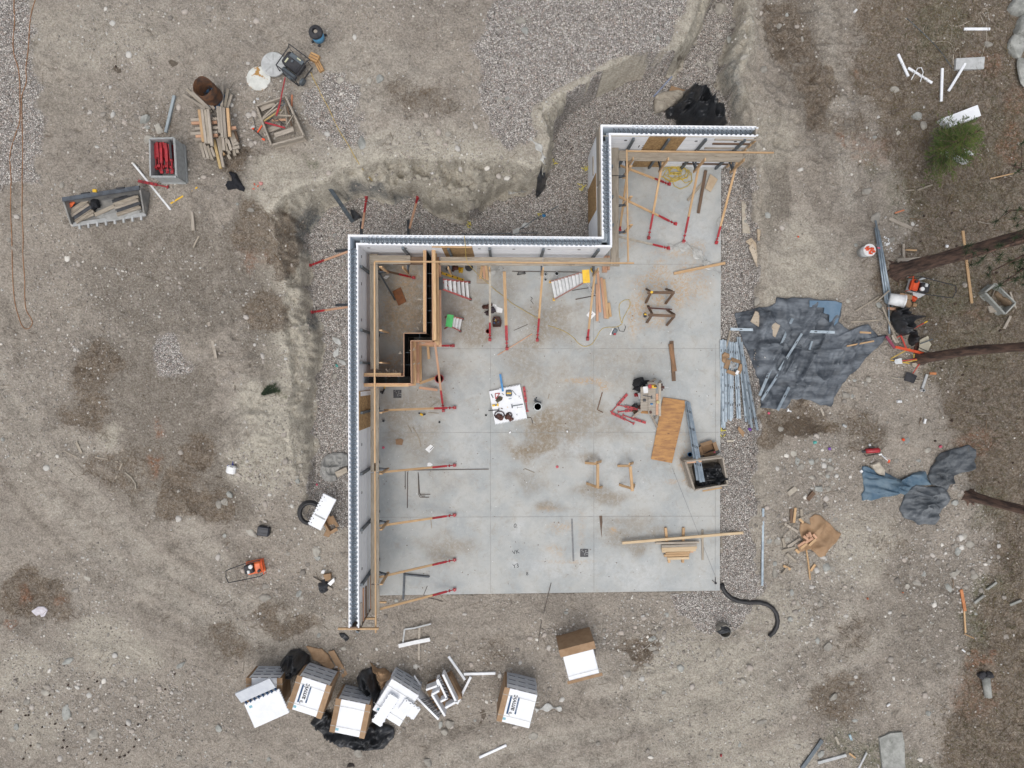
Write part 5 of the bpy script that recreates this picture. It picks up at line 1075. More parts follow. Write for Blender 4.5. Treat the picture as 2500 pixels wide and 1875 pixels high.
dr=thing('drill','yellow drill lying on the left of the white tool board','drill',T6(330,935));m=MB();m.tube([(-.1,0,.03),(.0,.01,.03)],.035,8);m.box((.09,.02,.03),(.06,.09,.06));m.build('drill_body',M_yel,dr,world=False);m=MB();m.bar((-.02,0,.03),(.09,.03,.03),.04,.04);m.build('grip',M_black,dr,world=False)
def hammer(a,b,label,h=hB,head=.13,m_=None):
 A,B2=T6(*a,h+.02),T6(*b,h+.02);root=thing('hammer',label,'hammer',A);m=MB();m.bar(A,B2,.03,.025);m.build('shaft',m_ or M_post,root);d=(B2-A).normalized();n=Vector((-d.y,d.x,0));m=MB();m.bar(A-n*head/2,A+n*head/2,.035,.035);m.build('head',M_steel,root)
hammer((680,950),(905,912),'steel hammer in the right half of the white tool board');hammer((410,1028),(190,1042),'black hammer whose shaft pokes off the left edge of the tool board',m_=M_black)
def belt(c,label,r,seed):
 g=T6(*c);root=thing('tool_belt',label,'tool belt',g);rs=random.Random(seed)
 m=MB();m.tube([(r*1.0*math.cos(a/10*6.28),r*.8*math.sin(a/10*6.28)+.03,.03)for a in range(10)]+[(r,.03,.03)],.022,6);m.build('belt_strap',M_leath2,root,world=False)
 for k in range(4):m=MB();m.blob((rs.uniform(-.07,.09),rs.uniform(-.13,.03),.05),(.08,.07,.05),k+seed,2,.6,.3);m.build('pouch',M_leath,root,world=False)
M_leath2=mat('navy belt',(.03,.025,.04),(.05,.03,.03))
belt((420,1150),'left brown leather tool belt at the bottom of the white tool board',.17,1);belt((620,1150),'right brown leather tool belt at the bottom of the white tool board',.10,9)
loosebrace(Z6(925,545),Z6(1000,1065),'loose red turnbuckle lying right beside the white tool board')
for i,(a,b2,mm)in enumerate((((685,620),(770,720),M_steel),((470,680),(510,715),M_ink),((575,965),(600,975),M_yel),((445,990),(490,1005),M_leath),((250,700),(290,780),M_post),((610,800),(670,790),M_galv))):
 m=MB();m.bar(T6(*a,hB+.012),T6(*b2,hB+.012),.03 if i>2 else .015,.015);tag(m.build('hand_tool',mm),('thin grey rod on the upper right of the white tool board','small dark pencil beside the blue level','tiny yellow bit near the middle of the tool board','small brown tool beside the black hammer head','oval grey tool in the top left corner of the tool board','small clamp below the drill case')[i],'hand tool')
for i,(x,y,a,l)in enumerate(((835,745,50,.10),(760,830,20,.06),(520,930,-60,.05),(830,1060,80,.05))):
 pass
m=MB()
for(x0,y0,x1,y1)in((800,730,850,760),(850,720,820,770),(840,770,870,800),(780,980,900,965),(790,1000,800,960),(760,1110,800,1140),(800,1105,770,1140)):m.bar(T6(x0,y0,hB+.002),T6(x1,y1,hB+.002),.008,.003)
m.build('pencil_notes',M_ink,rt)
def rod(pts,r,m,label,name='rebar',cat='rebar',h=.02,sl=True):b=MB();b.tube([(W(*p,h)if sl else Gd(*p,h))for p in pts],r,6);return tag(b.build(name,m),label,cat)
rod([Z6(*p)for p in((995,1188),(1060,1187),(1085,1200),(1110,1312))],.011,M_rebar,'short hooked rebar touching the lower right corner of the tool board')
rod([q2(1325,750),q2(1325,900)],.011,M_rebar,'short straight rebar left of the long bent one');rod([q2(1343,1055),q2(1345,760),q2(1352,742),q2(2018,733)],.013,M_rebar,'long rebar bent into a right angle on the left half of the slab')
for i,(d,l,yy,x2)in enumerate(((0,0,967,1523),(8,0,957,1490),(2,0,942,1533))):rod([q2(1432+d*.3,760+i*12),q2(1437+d,yy-22),q2(1450+d,yy),q2(x2,yy)],.011,M_rebar,('lowest of three nested L shaped rebars','middle of three nested L shaped rebars, shortest foot','uppermost of three nested L shaped rebars')[i])
m=MB();A=W(*q2(1310,1600),.03)
for a,b2 in(((1318,15),(1308,235)),((1310,25),(1525,45))):
 p0,p1=W(*q(600,1395,*a),.03),W(*q(600,1395,*b2),.03);m.bar(p0,p1,.075,.008);m.bar(p0+Vector((.02,.02,.03)),p1+Vector((.02,.02,.03)),.008,.07)
tag(m.build('steel_angle',M_steel),'black steel angle pieces forming an L near the lower left of the slab','steel angle')
rod([q(600,1395,1478,195),q(600,1395,1508,122)],.01,M_rebar,'short rebar crossing the bottom slab edge beside the lowest brace');rod([q(600,1395,1505,215),q(600,1395,1637,250)],.01,M_rebar,'rebar lying in the dirt under the lowest brace',sl=False,h=.03)
rod([q(1250,1395,325,95),q(1250,1395,240,440),q(1250,1395,215,610)],.011,M_rebar,'long rebar hanging off the bottom slab edge onto the dirt',h=.03,sl=False)
rod([r5(750,95),r5(710,240),r5(755,262)],.016,mat('rusty bar',(.2,.11,.06),(.13,.07,.04)),'rusty bent bar left of the loose red turnbuckles',name='bent_bar')
rod([q3(500,848),q3(660,822)],.012,M_rebar,'thin upper rod right of the yellow footed ladder');rod([q3(528,922),q3(690,890)],.016,M_rebar,'thicker lower rod right of the yellow footed ladder')
rod([q3(0,688),q3(560,695)],.012,M_rebar,'long dark rod lying along the foot of the middle wall');rod([q3(155,900),q3(170,915),q3(155,930),q3(178,960)],.009,M_rebar,'tiny zigzag bent wire on the slab below the long rod');rod([q3(15,1180),q3(130,1130)],.008,M_rebar,'thin dark rod near the middle of the slab')
BS=lambda a,b,w,t,m,label,h=None,**k:boardobj(W(*a,(t/2 if h is None else h)+.002),W(*b,(t/2 if h is None else h)+.002),w,t,m,'board',label,'board',bevel=.004,**k)
BS(q3(705,795),q3(708,1103),.085,.09,M_pink,'leftmost fresh board of the bundle right of the tall ladder');BS(q3(712,690),q3(732,1030),.085,.04,M_dark2 if 'M_dark2' in globals()else M_pink,'board tucked second from left in the bundle right of the tall ladder')
BS(q3(742,742),q3(775,1080),.085,.08,M_pink,'third board of the bundle right of the tall ladder');BS(q3(762,755),q3(795,1082),.09,.10,M_new,'fourth and palest board of the bundle right of the tall ladder');BS(q3(803,950),q3(818,1066),.09,.08,M_new,'short fifth board at the right of the bundle beside the ladder')
for i,(x,w_)in enumerate(((762,22),(782,18),(803,18))):BS(q3(x,560),q3(x-2,698-(i==2)*20),w_*.29*SP,.09+.04*i,M_pink,('left','middle','right')[i]+' board of the trio standing out from under the plank walk corner')
BS(q3(1345,707),q3(1770,620),.09,.09,M_new,'long fresh board crossing the right slab edge under the clear film');
BS(q1(1965,640),q1(1948,752),.09,.05,M_new,'left board of three lying on the dusty plywood offcut',h=.06);BS(q1(1975,640),q1(1985,752),.07,.05,M_pink,'middle board of three lying on the dusty plywood offcut',h=.06);BS(q1(1995,640),q1(2008,762),.09,.05,M_new,'right board of three lying on the dusty plywood offcut',h=.06)
P=[W(*q1(x,y),0)for x,y in((1922,630),(2028,630),(2026,795),(1918,790))];m=MB();m.prism([(p.x,p.y)for p in P],.002,.022);tag(m.build('plywood_offcut',M_plank),'dusty plywood offcut under three short boards','plywood')
BS(q3(1325,1268),q3(1345,1600),.13,.05,M_dark,'worn dark plank below the dark sawhorses, lower layer');BS(q3(1318,1290),q3(1350,1520),.15,.05,M_rustwood if 'M_rustwood' in globals()else mat('brown old plank',(.26,.14,.07),(.15,.085,.045),scale=9,stretch=(.3,2,2),bump=.3),'broad brown plank lying on the worn dark plank',h=.08)
BS(q4(1610,1415),q(1250,460,1548,205),.10,.05,M_dark,'dark plank on the slab right of the yellow hose, nearly upright in the photo',h=.06);BS(q4(1600,1500),q3(1460,100),.09,.05,M_plank,'worn plank crossing under the dark one near the yellow hose');P=[W(*q4(x,y),0)for x,y in((1640,1450),(1705,1495),(1645,1600),(1600,1570))];m=MB();m.prism([(p.x,p.y)for p in P],.06,.09);tag(m.build('plywood_offcut',mat('pale offcut',(.42,.33,.23),(.36,.27,.18)),bevel=.003),'small pale plywood offcut on the planks near the yellow hose','plywood')
BS(q1(2205,1325),q1(2125,1380),.03,.02,M_pink,'thin reddish batten left of the long joint near the middle',h=.02)if False else BS(q3(168,1208),q3(-120,1385),.03,.025,M_pink,'thin reddish batten slanting across the slab joint')
BS(q1(1225,850),q1(1330,940),.27,.04,M_dark,'x')if False else None
P=[W(*q1(x,y),.0)for x,y in((1220,855),(1288,822),(1335,940),(1270,975))];m=MB();m.prism([(p.x,p.y)for p in P],.002,.05);tag(m.build('plywood_offcut',mat('rust brown ply',(.23,.085,.025),(.15,.055,.02)),bevel=.004),'rust brown plywood piece inside the small room behind the formwork','plywood')
boardobj(W(*q1(1085,660),1.7),W(*q1(1240,925),.05),.05,.05,M_post,'steel_tube','grey steel tube leaning inside the small room','steel tube')
m=MB();m.prism([(p.x,p.y)for p in[W(*q1(x,y),0)for x,y in((1145,745),(1165,725),(1195,728),(1170,755))]],.01,.06);tag(m.build('foam_scrap',M_white),'white foam scrap beside the leaning tube in the small room','scrap')
BS(r5(915,1345),r5(1970,1255),.085,.09,M_canvas2 if 'M_canvas2' in globals()else mat('pale new pine',(.60,.47,.31),(.52,.38,.23),scale=10,stretch=(.25,3,3),bump=.2),'very long pale board crossing the lower right slab edge',h=.19)
M_pn=MATS['pale new pine']
BS(r5(1275,1218),r5(1305,1508),.085,.09,M_new,'left bearer board under the lower right lumber stack');BS(r5(1424,1218),r5(1418,1508),.085,.09,M_new,'right bearer board under the lower right lumber stack');BS(r5(1582,1235),r5(1585,1487),.075,.04,M_plank,'grey brown board standing alone right of the lower right stack')
for i,(x0,y0,x1,y1,mm)in enumerate(((1190,1345,1555,1337,M_gray),(1240,1370,1533,1360,M_gray),(1242,1392,1535,1380,M_pn),(1245,1412,1525,1400,M_pn),(1275,1425,1478,1420,M_new),(1262,1447,1470,1442,M_new),(1290,1472,1470,1467,M_pn))):
 BS(r5(x0,y0+2),r5(x1,y1+2),.085 if i else .07,.09,mm,O_[i]+' board from the top in the lower right lumber stack',h=.135)
BS(r5(1480,1418),r5(1505,1418),.05,.08,M_pink,'small pinkish end block beside the lower right lumber stack',h=.13)
for i,(a,b2,w_,lab)in enumerate(((q2(1345,365),q2(1380,425),.03,'thin stick under the brown shavings patch'),(q2(1388,380),q2(1440,480),.035,'pale stick slanting down left of the white sheet'),(q2(1440,480),q2(1455,548),.035,'short stick joined below the slanting stick'),(r5(105,728),r5(187,762),.025,'small brown stick left of the round red sticker'),(q2(1537,1145),q2(1545,1225),.03,'thin dark stick hanging below the third brace'),(q2(1610,165),q2(1535,215),.02,'thin stick above the crossed red feet'),(q2(1515,262),q2(1605,270),.025,'thin stick right of the yellow drill on the slab'),(r5(300,150),r5(310,110),.03,'tiny brown stick right of the rubble bucket'))):
 BS(a,b2,w_,.02,M_plank,lab)
P=[W(*q2(x,y),0)for x,y in((1245,485),(1290,478),(1310,490),(1300,532),(1250,528))];m=MB();m.prism([(p.x,p.y)for p in P],.002,.03);tag(m.build('plywood_offcut',mat('brown scrap',(.25,.15,.08),(.2,.11,.06))),'small brown scrap square on the slab left of the white sheet','scrap')
def sheet(px,m_,name,label,cat,h=.006,z0=.004):P=[W(*p,0)for p in px];b=MB();b.prism([(p.x,p.y)for p in P],z0,z0+h);return tag(b.build(name,m_),label,cat)
sheet([q2(x,y)for x,y in((1535,528),(1566,548),(1525,597),(1490,568))],M_white,'paper_sheet','white sheet with a dark slot lying alone on the left of the slab','paper');sheet([q2(x,y)for x,y in((1512,680),(1532,678),(1555,695),(1535,710),(1508,708))],M_white,'paper_scrap','small white scrap above the upper bent rebar','paper')
rod([q2(1560,545),q2(1530,575)],.01,M_ink,'black pen lying on the lone white sheet',name='pen',cat='pen',h=.02)
sheet([q3(x,y)for x,y in((655,1008),(697,1045),(655,1088),(617,1052))],M_white,'paper_sheet','white sheet crossed by the brace near the tall ladder','paper');rod([q3(672,1040),q3(640,1065)],.008,M_ink,'pen on the white sheet crossed by the brace',name='pen',cat='pen',h=.02)
sheet([q1(x,y)for x,y in((2045,960),(2082,965),(2085,980),(2135,1000),(2130,1035),(2085,1030))],M_white,'paper_sheet','white papers right of the brown tool bag','paper')
tbg=thing('tool_bag','brown and black tool bag beside the thin brace in the middle of the slab','tool bag',W(*q1(2025,1010)));
for k,(x,y,a,b2)in enumerate(((-.12,.1,.15,.08),(.08,-.02,.13,.1),(0,.16,.1,.05),(-.05,-.12,.1,.07))):m=MB();m.blob((x,y,.1),(a,b2,.13),k,2,.6,.35);m.build('bag_pouch',M_leath if k%2==0 else M_leath2,tbg,world=False)
tcn=thing('tool_crate','small open tool box full of blue handled tools','tool box',W(*q1(2085,1112)));m=MB();pts=[(-.13,-.16),(.13,-.16),(.16,-.05),(.16,.06),(.10,.18),(-.10,.18),(-.14,.08)]
for i in range(7):a,b2=pts[i],pts[(i+1)%7];m.bar((a[0],a[1],.09),(b2[0],b2[1],.09),.018,.18)
m.prism(pts,0,.02);m.build('box_side',M_leath,tcn,world=False)
rs=random.Random(8)
for k in range(14):m=MB();x,y=rs.uniform(-.09,.09),rs.uniform(-.1,.1);m.bar((x,y,.12),(x+rs.uniform(-.04,.04),y+rs.uniform(-.04,.04),.16),.018,.018);m.build('tool_handle',(M_bluep,M_steel,M_ink,M_yel)[k%4],tcn,world=False)
for i,(x,y,lab,mm)in enumerate(((1690,660,'grey canister',M_post),(1740,665,'brown cluttered parts bag',M_leath),(1790,680,'yellow and red caulking gun',M_yel))):
 m=MB();m.blob((0,0,.08),(.09+.04*(i==1),.11,.1),i+4,2,.6,.5);tag(m.build('parts_bag' if i else 'canister',mm,M=Matrix.Translation(W(*q1(x,y)))),lab+' under the plank walk right of the formwork','tool')
rc=thing('cable_coil','black round coil under the plank walk near the formwork','coil',W(*q1(1855,655)));m=MB()
for k in range(4):m.tube([(.13*math.cos(a*.52)*(1-k*.16),.13*math.sin(a*.52)*(1-k*.16),.02+.02*k)for a in range(13)],.014,6)
m.build('coil_turns',M_black,rc,world=False);m=MB();m.lathe([(0,0),(.11,0),(.1,.05),(0,.05)],n=16);m.build('coil_core',M_ink,rc,world=False)
cl=thing('clamp','black two footed clamp below the middle wall','clamp',W(*q3(78,712)));m=MB();m.bar((-.14,-.03,.03),(.15,.02,.03),.02,.02);m.bar((-.11,.03,.03),(.13,.05,.03),.02,.02);m.bar((-.14,-.03,.03),(-.09,.06,.03),.03,.03);m.bar((.15,.02,.03),(.08,.08,.03),.03,.03);m.build('clamp_frame',M_ink,cl,world=False)
yb=thing('drill','yellow and black nail gun at the foot of a wall upright','nail gun',W(*q3(668,680),.05));m=MB();m.box((0,0,.05),(.12,.16,.1),Matrix.Rotation(.5,4,'Z'));m.build('gun_body',M_yel,yb,world=False,bevel=.02);m=MB();m.box((0,-.01,.11),(.07,.12,.03),Matrix.Rotation(.5,4,'Z'));m.build('gun_grip',M_ink,yb,world=False)
y2=thing('drill','yellow and black drill lying alone on the slab under the level brace','drill',W(*q2(1465,278)));m=MB();m.tube([(-.06,.02,.03),(.03,-.03,.03)],.04,8);m.build('drill_body',M_yel,y2,world=False);m=MB();m.tube([(-.12,.05,.03),(-.05,.02,.03)],.025,6);m.bar((.0,-.02,.03),(.12,.01,.03),.05,.05);m.build('drill_grip',M_ink,y2,world=False)
pc=thing('circular_saw','grey and red circular saw at the end of the yellow cord','saw',W(*q3(850,1192)));m=MB();m.box((0,0,.06),(.14,.22,.10),Matrix.Rotation(-.5,4,'Z'));m.build('saw_body',M_post,pc,world=False,bevel=.02);m=MB();m.box((.0,-.08,.1),(.08,.07,.04));m.build('red_grip',M_red,pc,world=False,bevel=.01);m=MB();m.box((-.08,-.03,.02),(.06,.26,.01),Matrix.Rotation(-.5,4,'Z'));m.build('base_plate',M_alu,pc,world=False)
rod([q3(*p)for p in((880,1150),(895,1185),(930,1190),(945,1150),(930,1125),(905,1150),(935,1185),(968,1180),(965,1150),(935,1150),(900,1120),(925,1120))],.010,M_ink,'black looped cable of the circular saw',name='cable',cat='cable')
hs_=thing('hand_saw','small yellow and black saw hanging on the lower dark sawhorse','saw',W(*q3(1105,1052),.5));m=MB();m.box((0,0,0),(.10,.16,.1));m.build('saw_body',M_ink,hs_,world=False,bevel=.02);m=MB();m.box((.0,.02,.055),(.07,.05,.02));m.build('yellow_trim',M_yel,hs_,world=False)
m=MB();m.lathe([(0,0),(.045,0),(.045,.03),(0,.03)],n=14);tag(m.build('tape_measure',M_yel,M=Matrix.Translation(W(*q3(1160,862),.77))),'round yellow tape measure on the upper dark sawhorse','tape measure')
bt=thing('nail_gun','black tool lying under the plank walk below the formwork','nail gun',W(*q2(1148,88)));m=MB();m.bar((-.06,-.08,.05),(.03,.1,.05),.05,.05);m.bar((-.02,0,.05),(-.12,-.02,.05),.05,.05);m.build('gun_body',M_ink,bt,world=False);m=MB();m.bar((.03,.1,.06),(.05,.18,.06),.03,.03);m.build('yellow_tip',M_yel,bt,world=False)
def srope(px,r,m,label,name='extension_cord',cat='cord',dh=.0,sub=5,wob=0.0):return rope(name,px,r,m,label,cat,dh=dh,smooth=sub)
srope([q3(*p)for p in((975,925),(980,970),(945,1040),(920,1090),(915,1120),(900,1080),(890,1000),(895,960),(930,930),(972,925))],.010,M_yrope,'looped yellow cord lying on sawdust left of the dark sawhorses')
srope([q3(*p)for p in((915,1125),(870,1150),(780,1155),(735,1180),(700,1240),(660,1295),(600,1312),(550,1285),(510,1240),(440,1190),(340,1150),(300,1140))],.010,M_yrope,'yellow cord sagging from the circular saw toward the middle of the slab')
P=[W(*p,h)for p,h in((q1(1815,395),3.26),(q1(1825,480),3.22),(q1(1828,560),2.6),(q1(1845,625),2.4),(q1(1925,710),1.2),(q1(2025,800),.3),(q1(2080,850),.03),(q1(2150,900),.03),(q3(0,955),.03),(q3(110,1020),.03),(q3(225,1085),.03))]
m=MB();m.tube(P,.010,6);tag(m.build('extension_cord',M_yrope),'yellow cord draped over the middle wall down onto the slab','cord')
ZH=lambda x,y:q(1250,0,x,y);rs=random.Random(2);cx_,cy_=1360,1450;pts=[]
for k in range(110):
 a=k*.47;rr=60+34*math.sin(k*.31)+rs.uniform(-14,14);pts.append(ZH(1350+rr*1.15*math.cos(a)+20*math.sin(k*.13),1440+rr*.62*math.sin(a)+14*math.cos(k*.17)))
for p in((1395,1480),(1440,1520),(1495,1500),(1490,1440),(1430,1400),(1380,1440),(1330,1490),(1350,1545),(1400,1570),(1460,1545),(1500,1500)):pts.append(ZH(*p))
m=MB();m.tube([W(u,v,.02+.05*abs(math.sin(i*.9)))for i,(u,v)in enumerate(pts)],.014,5);tag(m.build('hose_coil',M_ycord),'tangled bright yellow hose coil under the top right wall','hose')
def film(pts,w,label,sl=True,h=.05,name='plastic_film',seed=1,flat=False):
 P=[]
 for i in range(len(pts)-1):
  for k in range(5):
   s=k/5;p0,p1,p2,p3=pts[max(i-1,0)],pts[i],pts[i+1],pts[min(i+2,len(pts)-1)]
   P.append(tuple(.5*(2*p1[j]+(-p0[j]+p2[j])*s+(2*p0[j]-5*p1[j]+4*p2[j]-p3[j])*s*s+(-p0[j]+3*p1[j]-3*p2[j]+p3[j])*s**3)for j in(0,1)))
 P.append(pts[-1]);rs=random.Random(seed);C=[Gd(u,v,h)for u,v in P];vs=[];n=len(C);K=7
 for i,c in enumerate(C):
  d=(C[min(i+1,n-1)]-C[max(i-1,0)]);d.z=0;d.normalize();nn=Vector((-d.y,d.x,0));ww=w*(.6+.5*math.sin(i*.7+seed))*(.5+.5*math.sin(math.pi*min(1,(i+1)/n+.1))+.25)
  for k in range(K):t_=k/(K-1)-.5;vs.append(c+nn*ww*t_+Vector((0,0,.05*(k%2)*rs.uniform(.3,1)-.01)))
 fs=[(i*K+k,i*K+k+1,(i+1)*K+k+1,(i+1)*K+k)for i in range(n-1)for k in range(K-1)]
 b=MB();b.add(vs,fs);b.smooth=True;return tag(b.build(name,M_film),label,'plastic film')
film([q3(*p)for p in((1300,495),(1360,478),(1430,480),(1500,510),(1560,560),(1600,610),(1660,665),(1740,710))],.30,'clear plastic film trailing from the brace foot across the right slab edge');film([q3(*p)for p in((1300,498),(1370,470),(1450,468),(1530,510),(1600,570),(1640,640))],.10,'thin upper strand of the clear plastic film on the slab',seed=3)
film([q3(*p)for p in((1735,230),(1720,290),(1730,380),(1715,450),(1690,465))],.10,'scrap of clear plastic caught on the outermost brace foot',seed=5)
film([q1(*p)for p in((2040,715),(2080,680),(2110,665),(2130,700),(2125,730))],.16,'tangle of clear plastic on the long dark rod',seed=7)
cl=thing('corner_strap','black strap with two tails at the lower right slab corner','strap',W(*q(1250,1395,1690,95)));m=MB();m.bar((0,0,.02),(-.12,.10,.02),.02,.015);m.bar((0,0,.02),(-.01,.2,.02),.02,.015);m.build('strap_tail',M_ink,cl,world=False);m=MB();m.blob((.0,-.01,.02),(.05,.04,.03),3,1);m.build('knot',M_ink,cl,world=False)
rs_=thing('slab_sticker','round pinkish red cap on the slab left of the pine sawhorses','cap',W(*r5(375,713)));m=MB();m.lathe([(0,0),(.05,0),(.05,.02),(0,.025)],n=16);m.build('cap_disc',M_pinkr if 'M_pinkr' in globals()else mat('faded red cap',(.5,.10,.12)),rs_,world=False)
for i,(x,y,mm,r_)in enumerate(((1145,553,M_pinkp,.04),)):m=MB();m.blob((0,0,.03),(.06,.05,.04),5,1);tag(m.build('pink_tape',mm,M=Matrix.Translation(W(*q2(x,y)))),'crumpled pink tape on the slab near the plank walk','tape')
rs=random.Random(77);mb=MB();mw=MB()
for k in range(420):
 u,v=rs.uniform(930,1750),rs.uniform(650,1440);p=W(u,v);s_=rs.uniform(.008,.022)
 (mw if k%3==0 else mb).blob((p.x,p.y,.008),(s_,s_*rs.uniform(.4,1),.01),k,1,.6,.4,rz=rs.uniform(0,3))
tag(mw.build('foam_crumbs',M_white,rec=False),'tiny white crumbs sprinkled over the slab','crumbs',kind='stuff');tag(mb.build('dirt_crumbs',M_dark,rec=False),'tiny dark dirt crumbs sprinkled over the slab','crumbs',kind='stuff')
# ==== UPPER LEFT GROUP
r0=lambda x,y:q(0,0,x,y);r1=lambda x,y:q(600,0,x,y);r2=lambda x,y:q(0,460,x,y);Z3=lambda x,y:y_(440,160,x,y,.15371);ZU=lambda x,y:y_(600,50,x,y,.20489)
def onterr(u,v,dh):return Gd(u,v,dh)
top=Gd(*r0(1680,715),1.12);bz=tz(top.x,top.y);br_=thing('fire_barrel','rusty open steel barrel at the head of the lumber heap','barrel',(top.x,top.y,bz));rs=random.Random(4);jg=[rs.uniform(-.05,.03)for _ in range(26)]
m=MB();m.lathe([(.30,.0),(.305,.02),(.30,.04),(.30,.36),(.312,.38),(.30,.40),(.30,.72),(.312,.74),(.30,.76),(.30,1.12),(.29,1.12),(.285,.1),(0,.1)],n=26,jag=lambda k,j:jg[k]if j in(9,10)else 0);m.smooth=True;m.build('barrel_shell',M_rust,br_,world=False)
m=MB();m.lathe([(.3025,.03),(.3025,.30)],n=26,jag=lambda k,j:.04*math.sin(k*.9)if j else 0);m.build('blue_paint_band',mat('blue drum paint',(.03,.13,.28),(.05,.06,.08),scale=8),br_,world=False)
m=MB();rs=random.Random(6)
for k in range(9):a=rs.uniform(0,6.3);m.bar((rs.uniform(-.15,.15),rs.uniform(-.15,.15),.15),(.2*math.cos(a),.2*math.sin(a),.55),.05,.03)
m.build('charred_wood',M_ink,br_,world=False)
def disc(c,r_,m_,label,h=.06,dh=0,spokes=False):
 g=Gd(*c,dh);root=thing('round_lid',label,'lid',g);m=MB();m.lathe([(0,0),(r_,0),(r_,h),(r_*.96,h+.01),(r_*.3,h+.014),(0,h+.012)],n=40);m.build('disc',m_,root,world=False)
 if spokes:
  for k in range(8):a=k*.785;m=MB();m.bar((r_*.3*math.cos(a),r_*.3*math.sin(a),h+.014),(r_*.85*math.cos(a),r_*.85*math.sin(a),h+.012),.05,.008);m.build('rib',M_lid,root,world=False)
disc(ZU(335,530),.39,M_lid,'grey ribbed round lid overlapping the rusty white one',dh=.05,spokes=True);disc(ZU(160,700),.385,M_lidr,'white round lid with orange rust stains')
g=Gd(*ZU(610,600),0);gen=thing('generator','black framed portable generator beside the round lids','generator',g,R(-37))
m=MB();m.box((0,.05,.42),(.62,.42,.36));m.build('housing',M_ink,gen,world=False,bevel=.05);m=MB();m.box((.06,.20,.605),(.5,.14,.02));m.build('tank_top',M_post,gen,world=False,bevel=.01)
m=MB();m.box((-.16,-.03,.612),(.05,.16,.012),Matrix.Rotation(0,4,'Z'));m.box((.14,.22,.625),(.14,.04,.008));m.build('warning_label',mat('cream label',(.6,.6,.42)),gen,world=False)
m=MB();m.lathe([(0,.6),(.045,.6),(.04,.635),(0,.64)],c=(.0,.05,0),n=12);m.build('fuel_cap',M_post,gen,world=False)
for s in(-1,1):m=MB();m.tube([(s*.36,-.36,.05),(s*.36,-.34,.55),(s*.36,.34,.60),(s*.36,.36,.05),(s*.36,-.36,.05)],.018,6);m.build('frame_tube',M_ink,gen,world=False)
m=MB();m.tube([(-.36,.33,.6),(-.42,.42,.6),(.42,.42,.6),(.36,.33,.6)],.016,6);m.build('lift_handle',M_ink,gen,world=False);m=MB();m.tube([(-.36,-.36,.06),(.36,-.36,.06)],.018,6);m.tube([(-.36,-.34,.55),(.36,-.34,.55)],.018,6);m.build('cross_tube',M_ink,gen,world=False)
m=MB();m.box((.0,-.27,.28),(.5,.16,.22));m.build('engine_block',M_post,gen,world=False,bevel=.03);m=MB();m.lathe([(0,-.04),(.12,-.04),(.12,.04),(0,.04)],n=18,M=Matrix.Translation((.42,-.2,.13))@Matrix.Rotation(R(90),4,'Y'));m.build('wheel',M_post,gen,world=False);m=MB();m.lathe([(0,-.04),(.1,-.04),(.1,.04),(0,.04)],n=18,M=Matrix.Translation((.08,-.36,.3))@Matrix.Rotation(R(90),4,'X'));m.build('recoil_cover',M_post,gen,world=False)
g=Gd(*ZU(880,225),0);vac=thing('shop_vacuum','blue wet and dry vacuum with a black head at the top of the photo','vacuum cleaner',g);m=MB();m.lathe([(.14,.06),(.19,.1),(.20,.38),(.17,.40),(0,.40)],n=22);m.smooth=True;m.build('drum',M_bluep2 if 'M_bluep2' in globals()else mat('light blue drum',(.10,.33,.55),(.08,.27,.47),rough=.4),vac,world=False)
m=MB();m.lathe([(.20,.39),(.225,.44),(.21,.52),(.13,.58),(.09,.58),(.08,.50),(0,.50)],n=22,jag=lambda k,j:.012*(k%3==0));m.build('motor_head',M_ink,vac,world=False)
m=MB();m.lathe([(0,.51),(.06,.51),(.06,.53),(0,.53)],n=12,c=(.01,.0,0));m.build('hose_port',M_gray,vac,world=False)
for k,a in enumerate((R(30),R(150),R(270),R(205))):m=MB();m.blob((.23*math.cos(a),.23*math.sin(a),.05),(.05,.05,.05),k,1,.6,.1);m.build('caster',M_ink,vac,world=False)
for i,(c,a,s,lab)in enumerate((((825,460),25,(.30,.24,.16),'upper orange wood block right of the generator'),((885,560),62,(.34,.17,.12),'lower orange wood block touching the upper one'))):
 root=thing('wood_block',lab,'wood block',Gd(*ZU(*c)),-R(a));m=MB();m.box((0,0,s[2]/2),s);m.build('block_body',mat('orange cut timber',(.50,.31,.14),(.36,.2,.08),scale=6,stretch=(.5,3,1)),root,world=False,bevel=.01);m=MB();m.box((0,s[1]*.2,s[2]+.003),(s[0]*.9,.02,.006));m.box((0,-s[1]*.2,s[2]+.003),(s[0]*.9,.02,.006));m.build('groove',M_dark,root,world=False)
crS,PS,bS=crate([r1(80,868),r1(318,790),r1(478,1128),r1(213,1200)],.42,.03,M_gray,'open grey crate holding lumber scraps and a red bow saw',batten=True)
def scrapbar(a,b2,w_,t_,mm,lab,h,cat='board',name='board'):return boardobj(Gd(*a,h),Gd(*b2,h),w_,t_,mm,name,lab,cat,bevel=.003)
CS=lambda x,y:Z3(x,y)
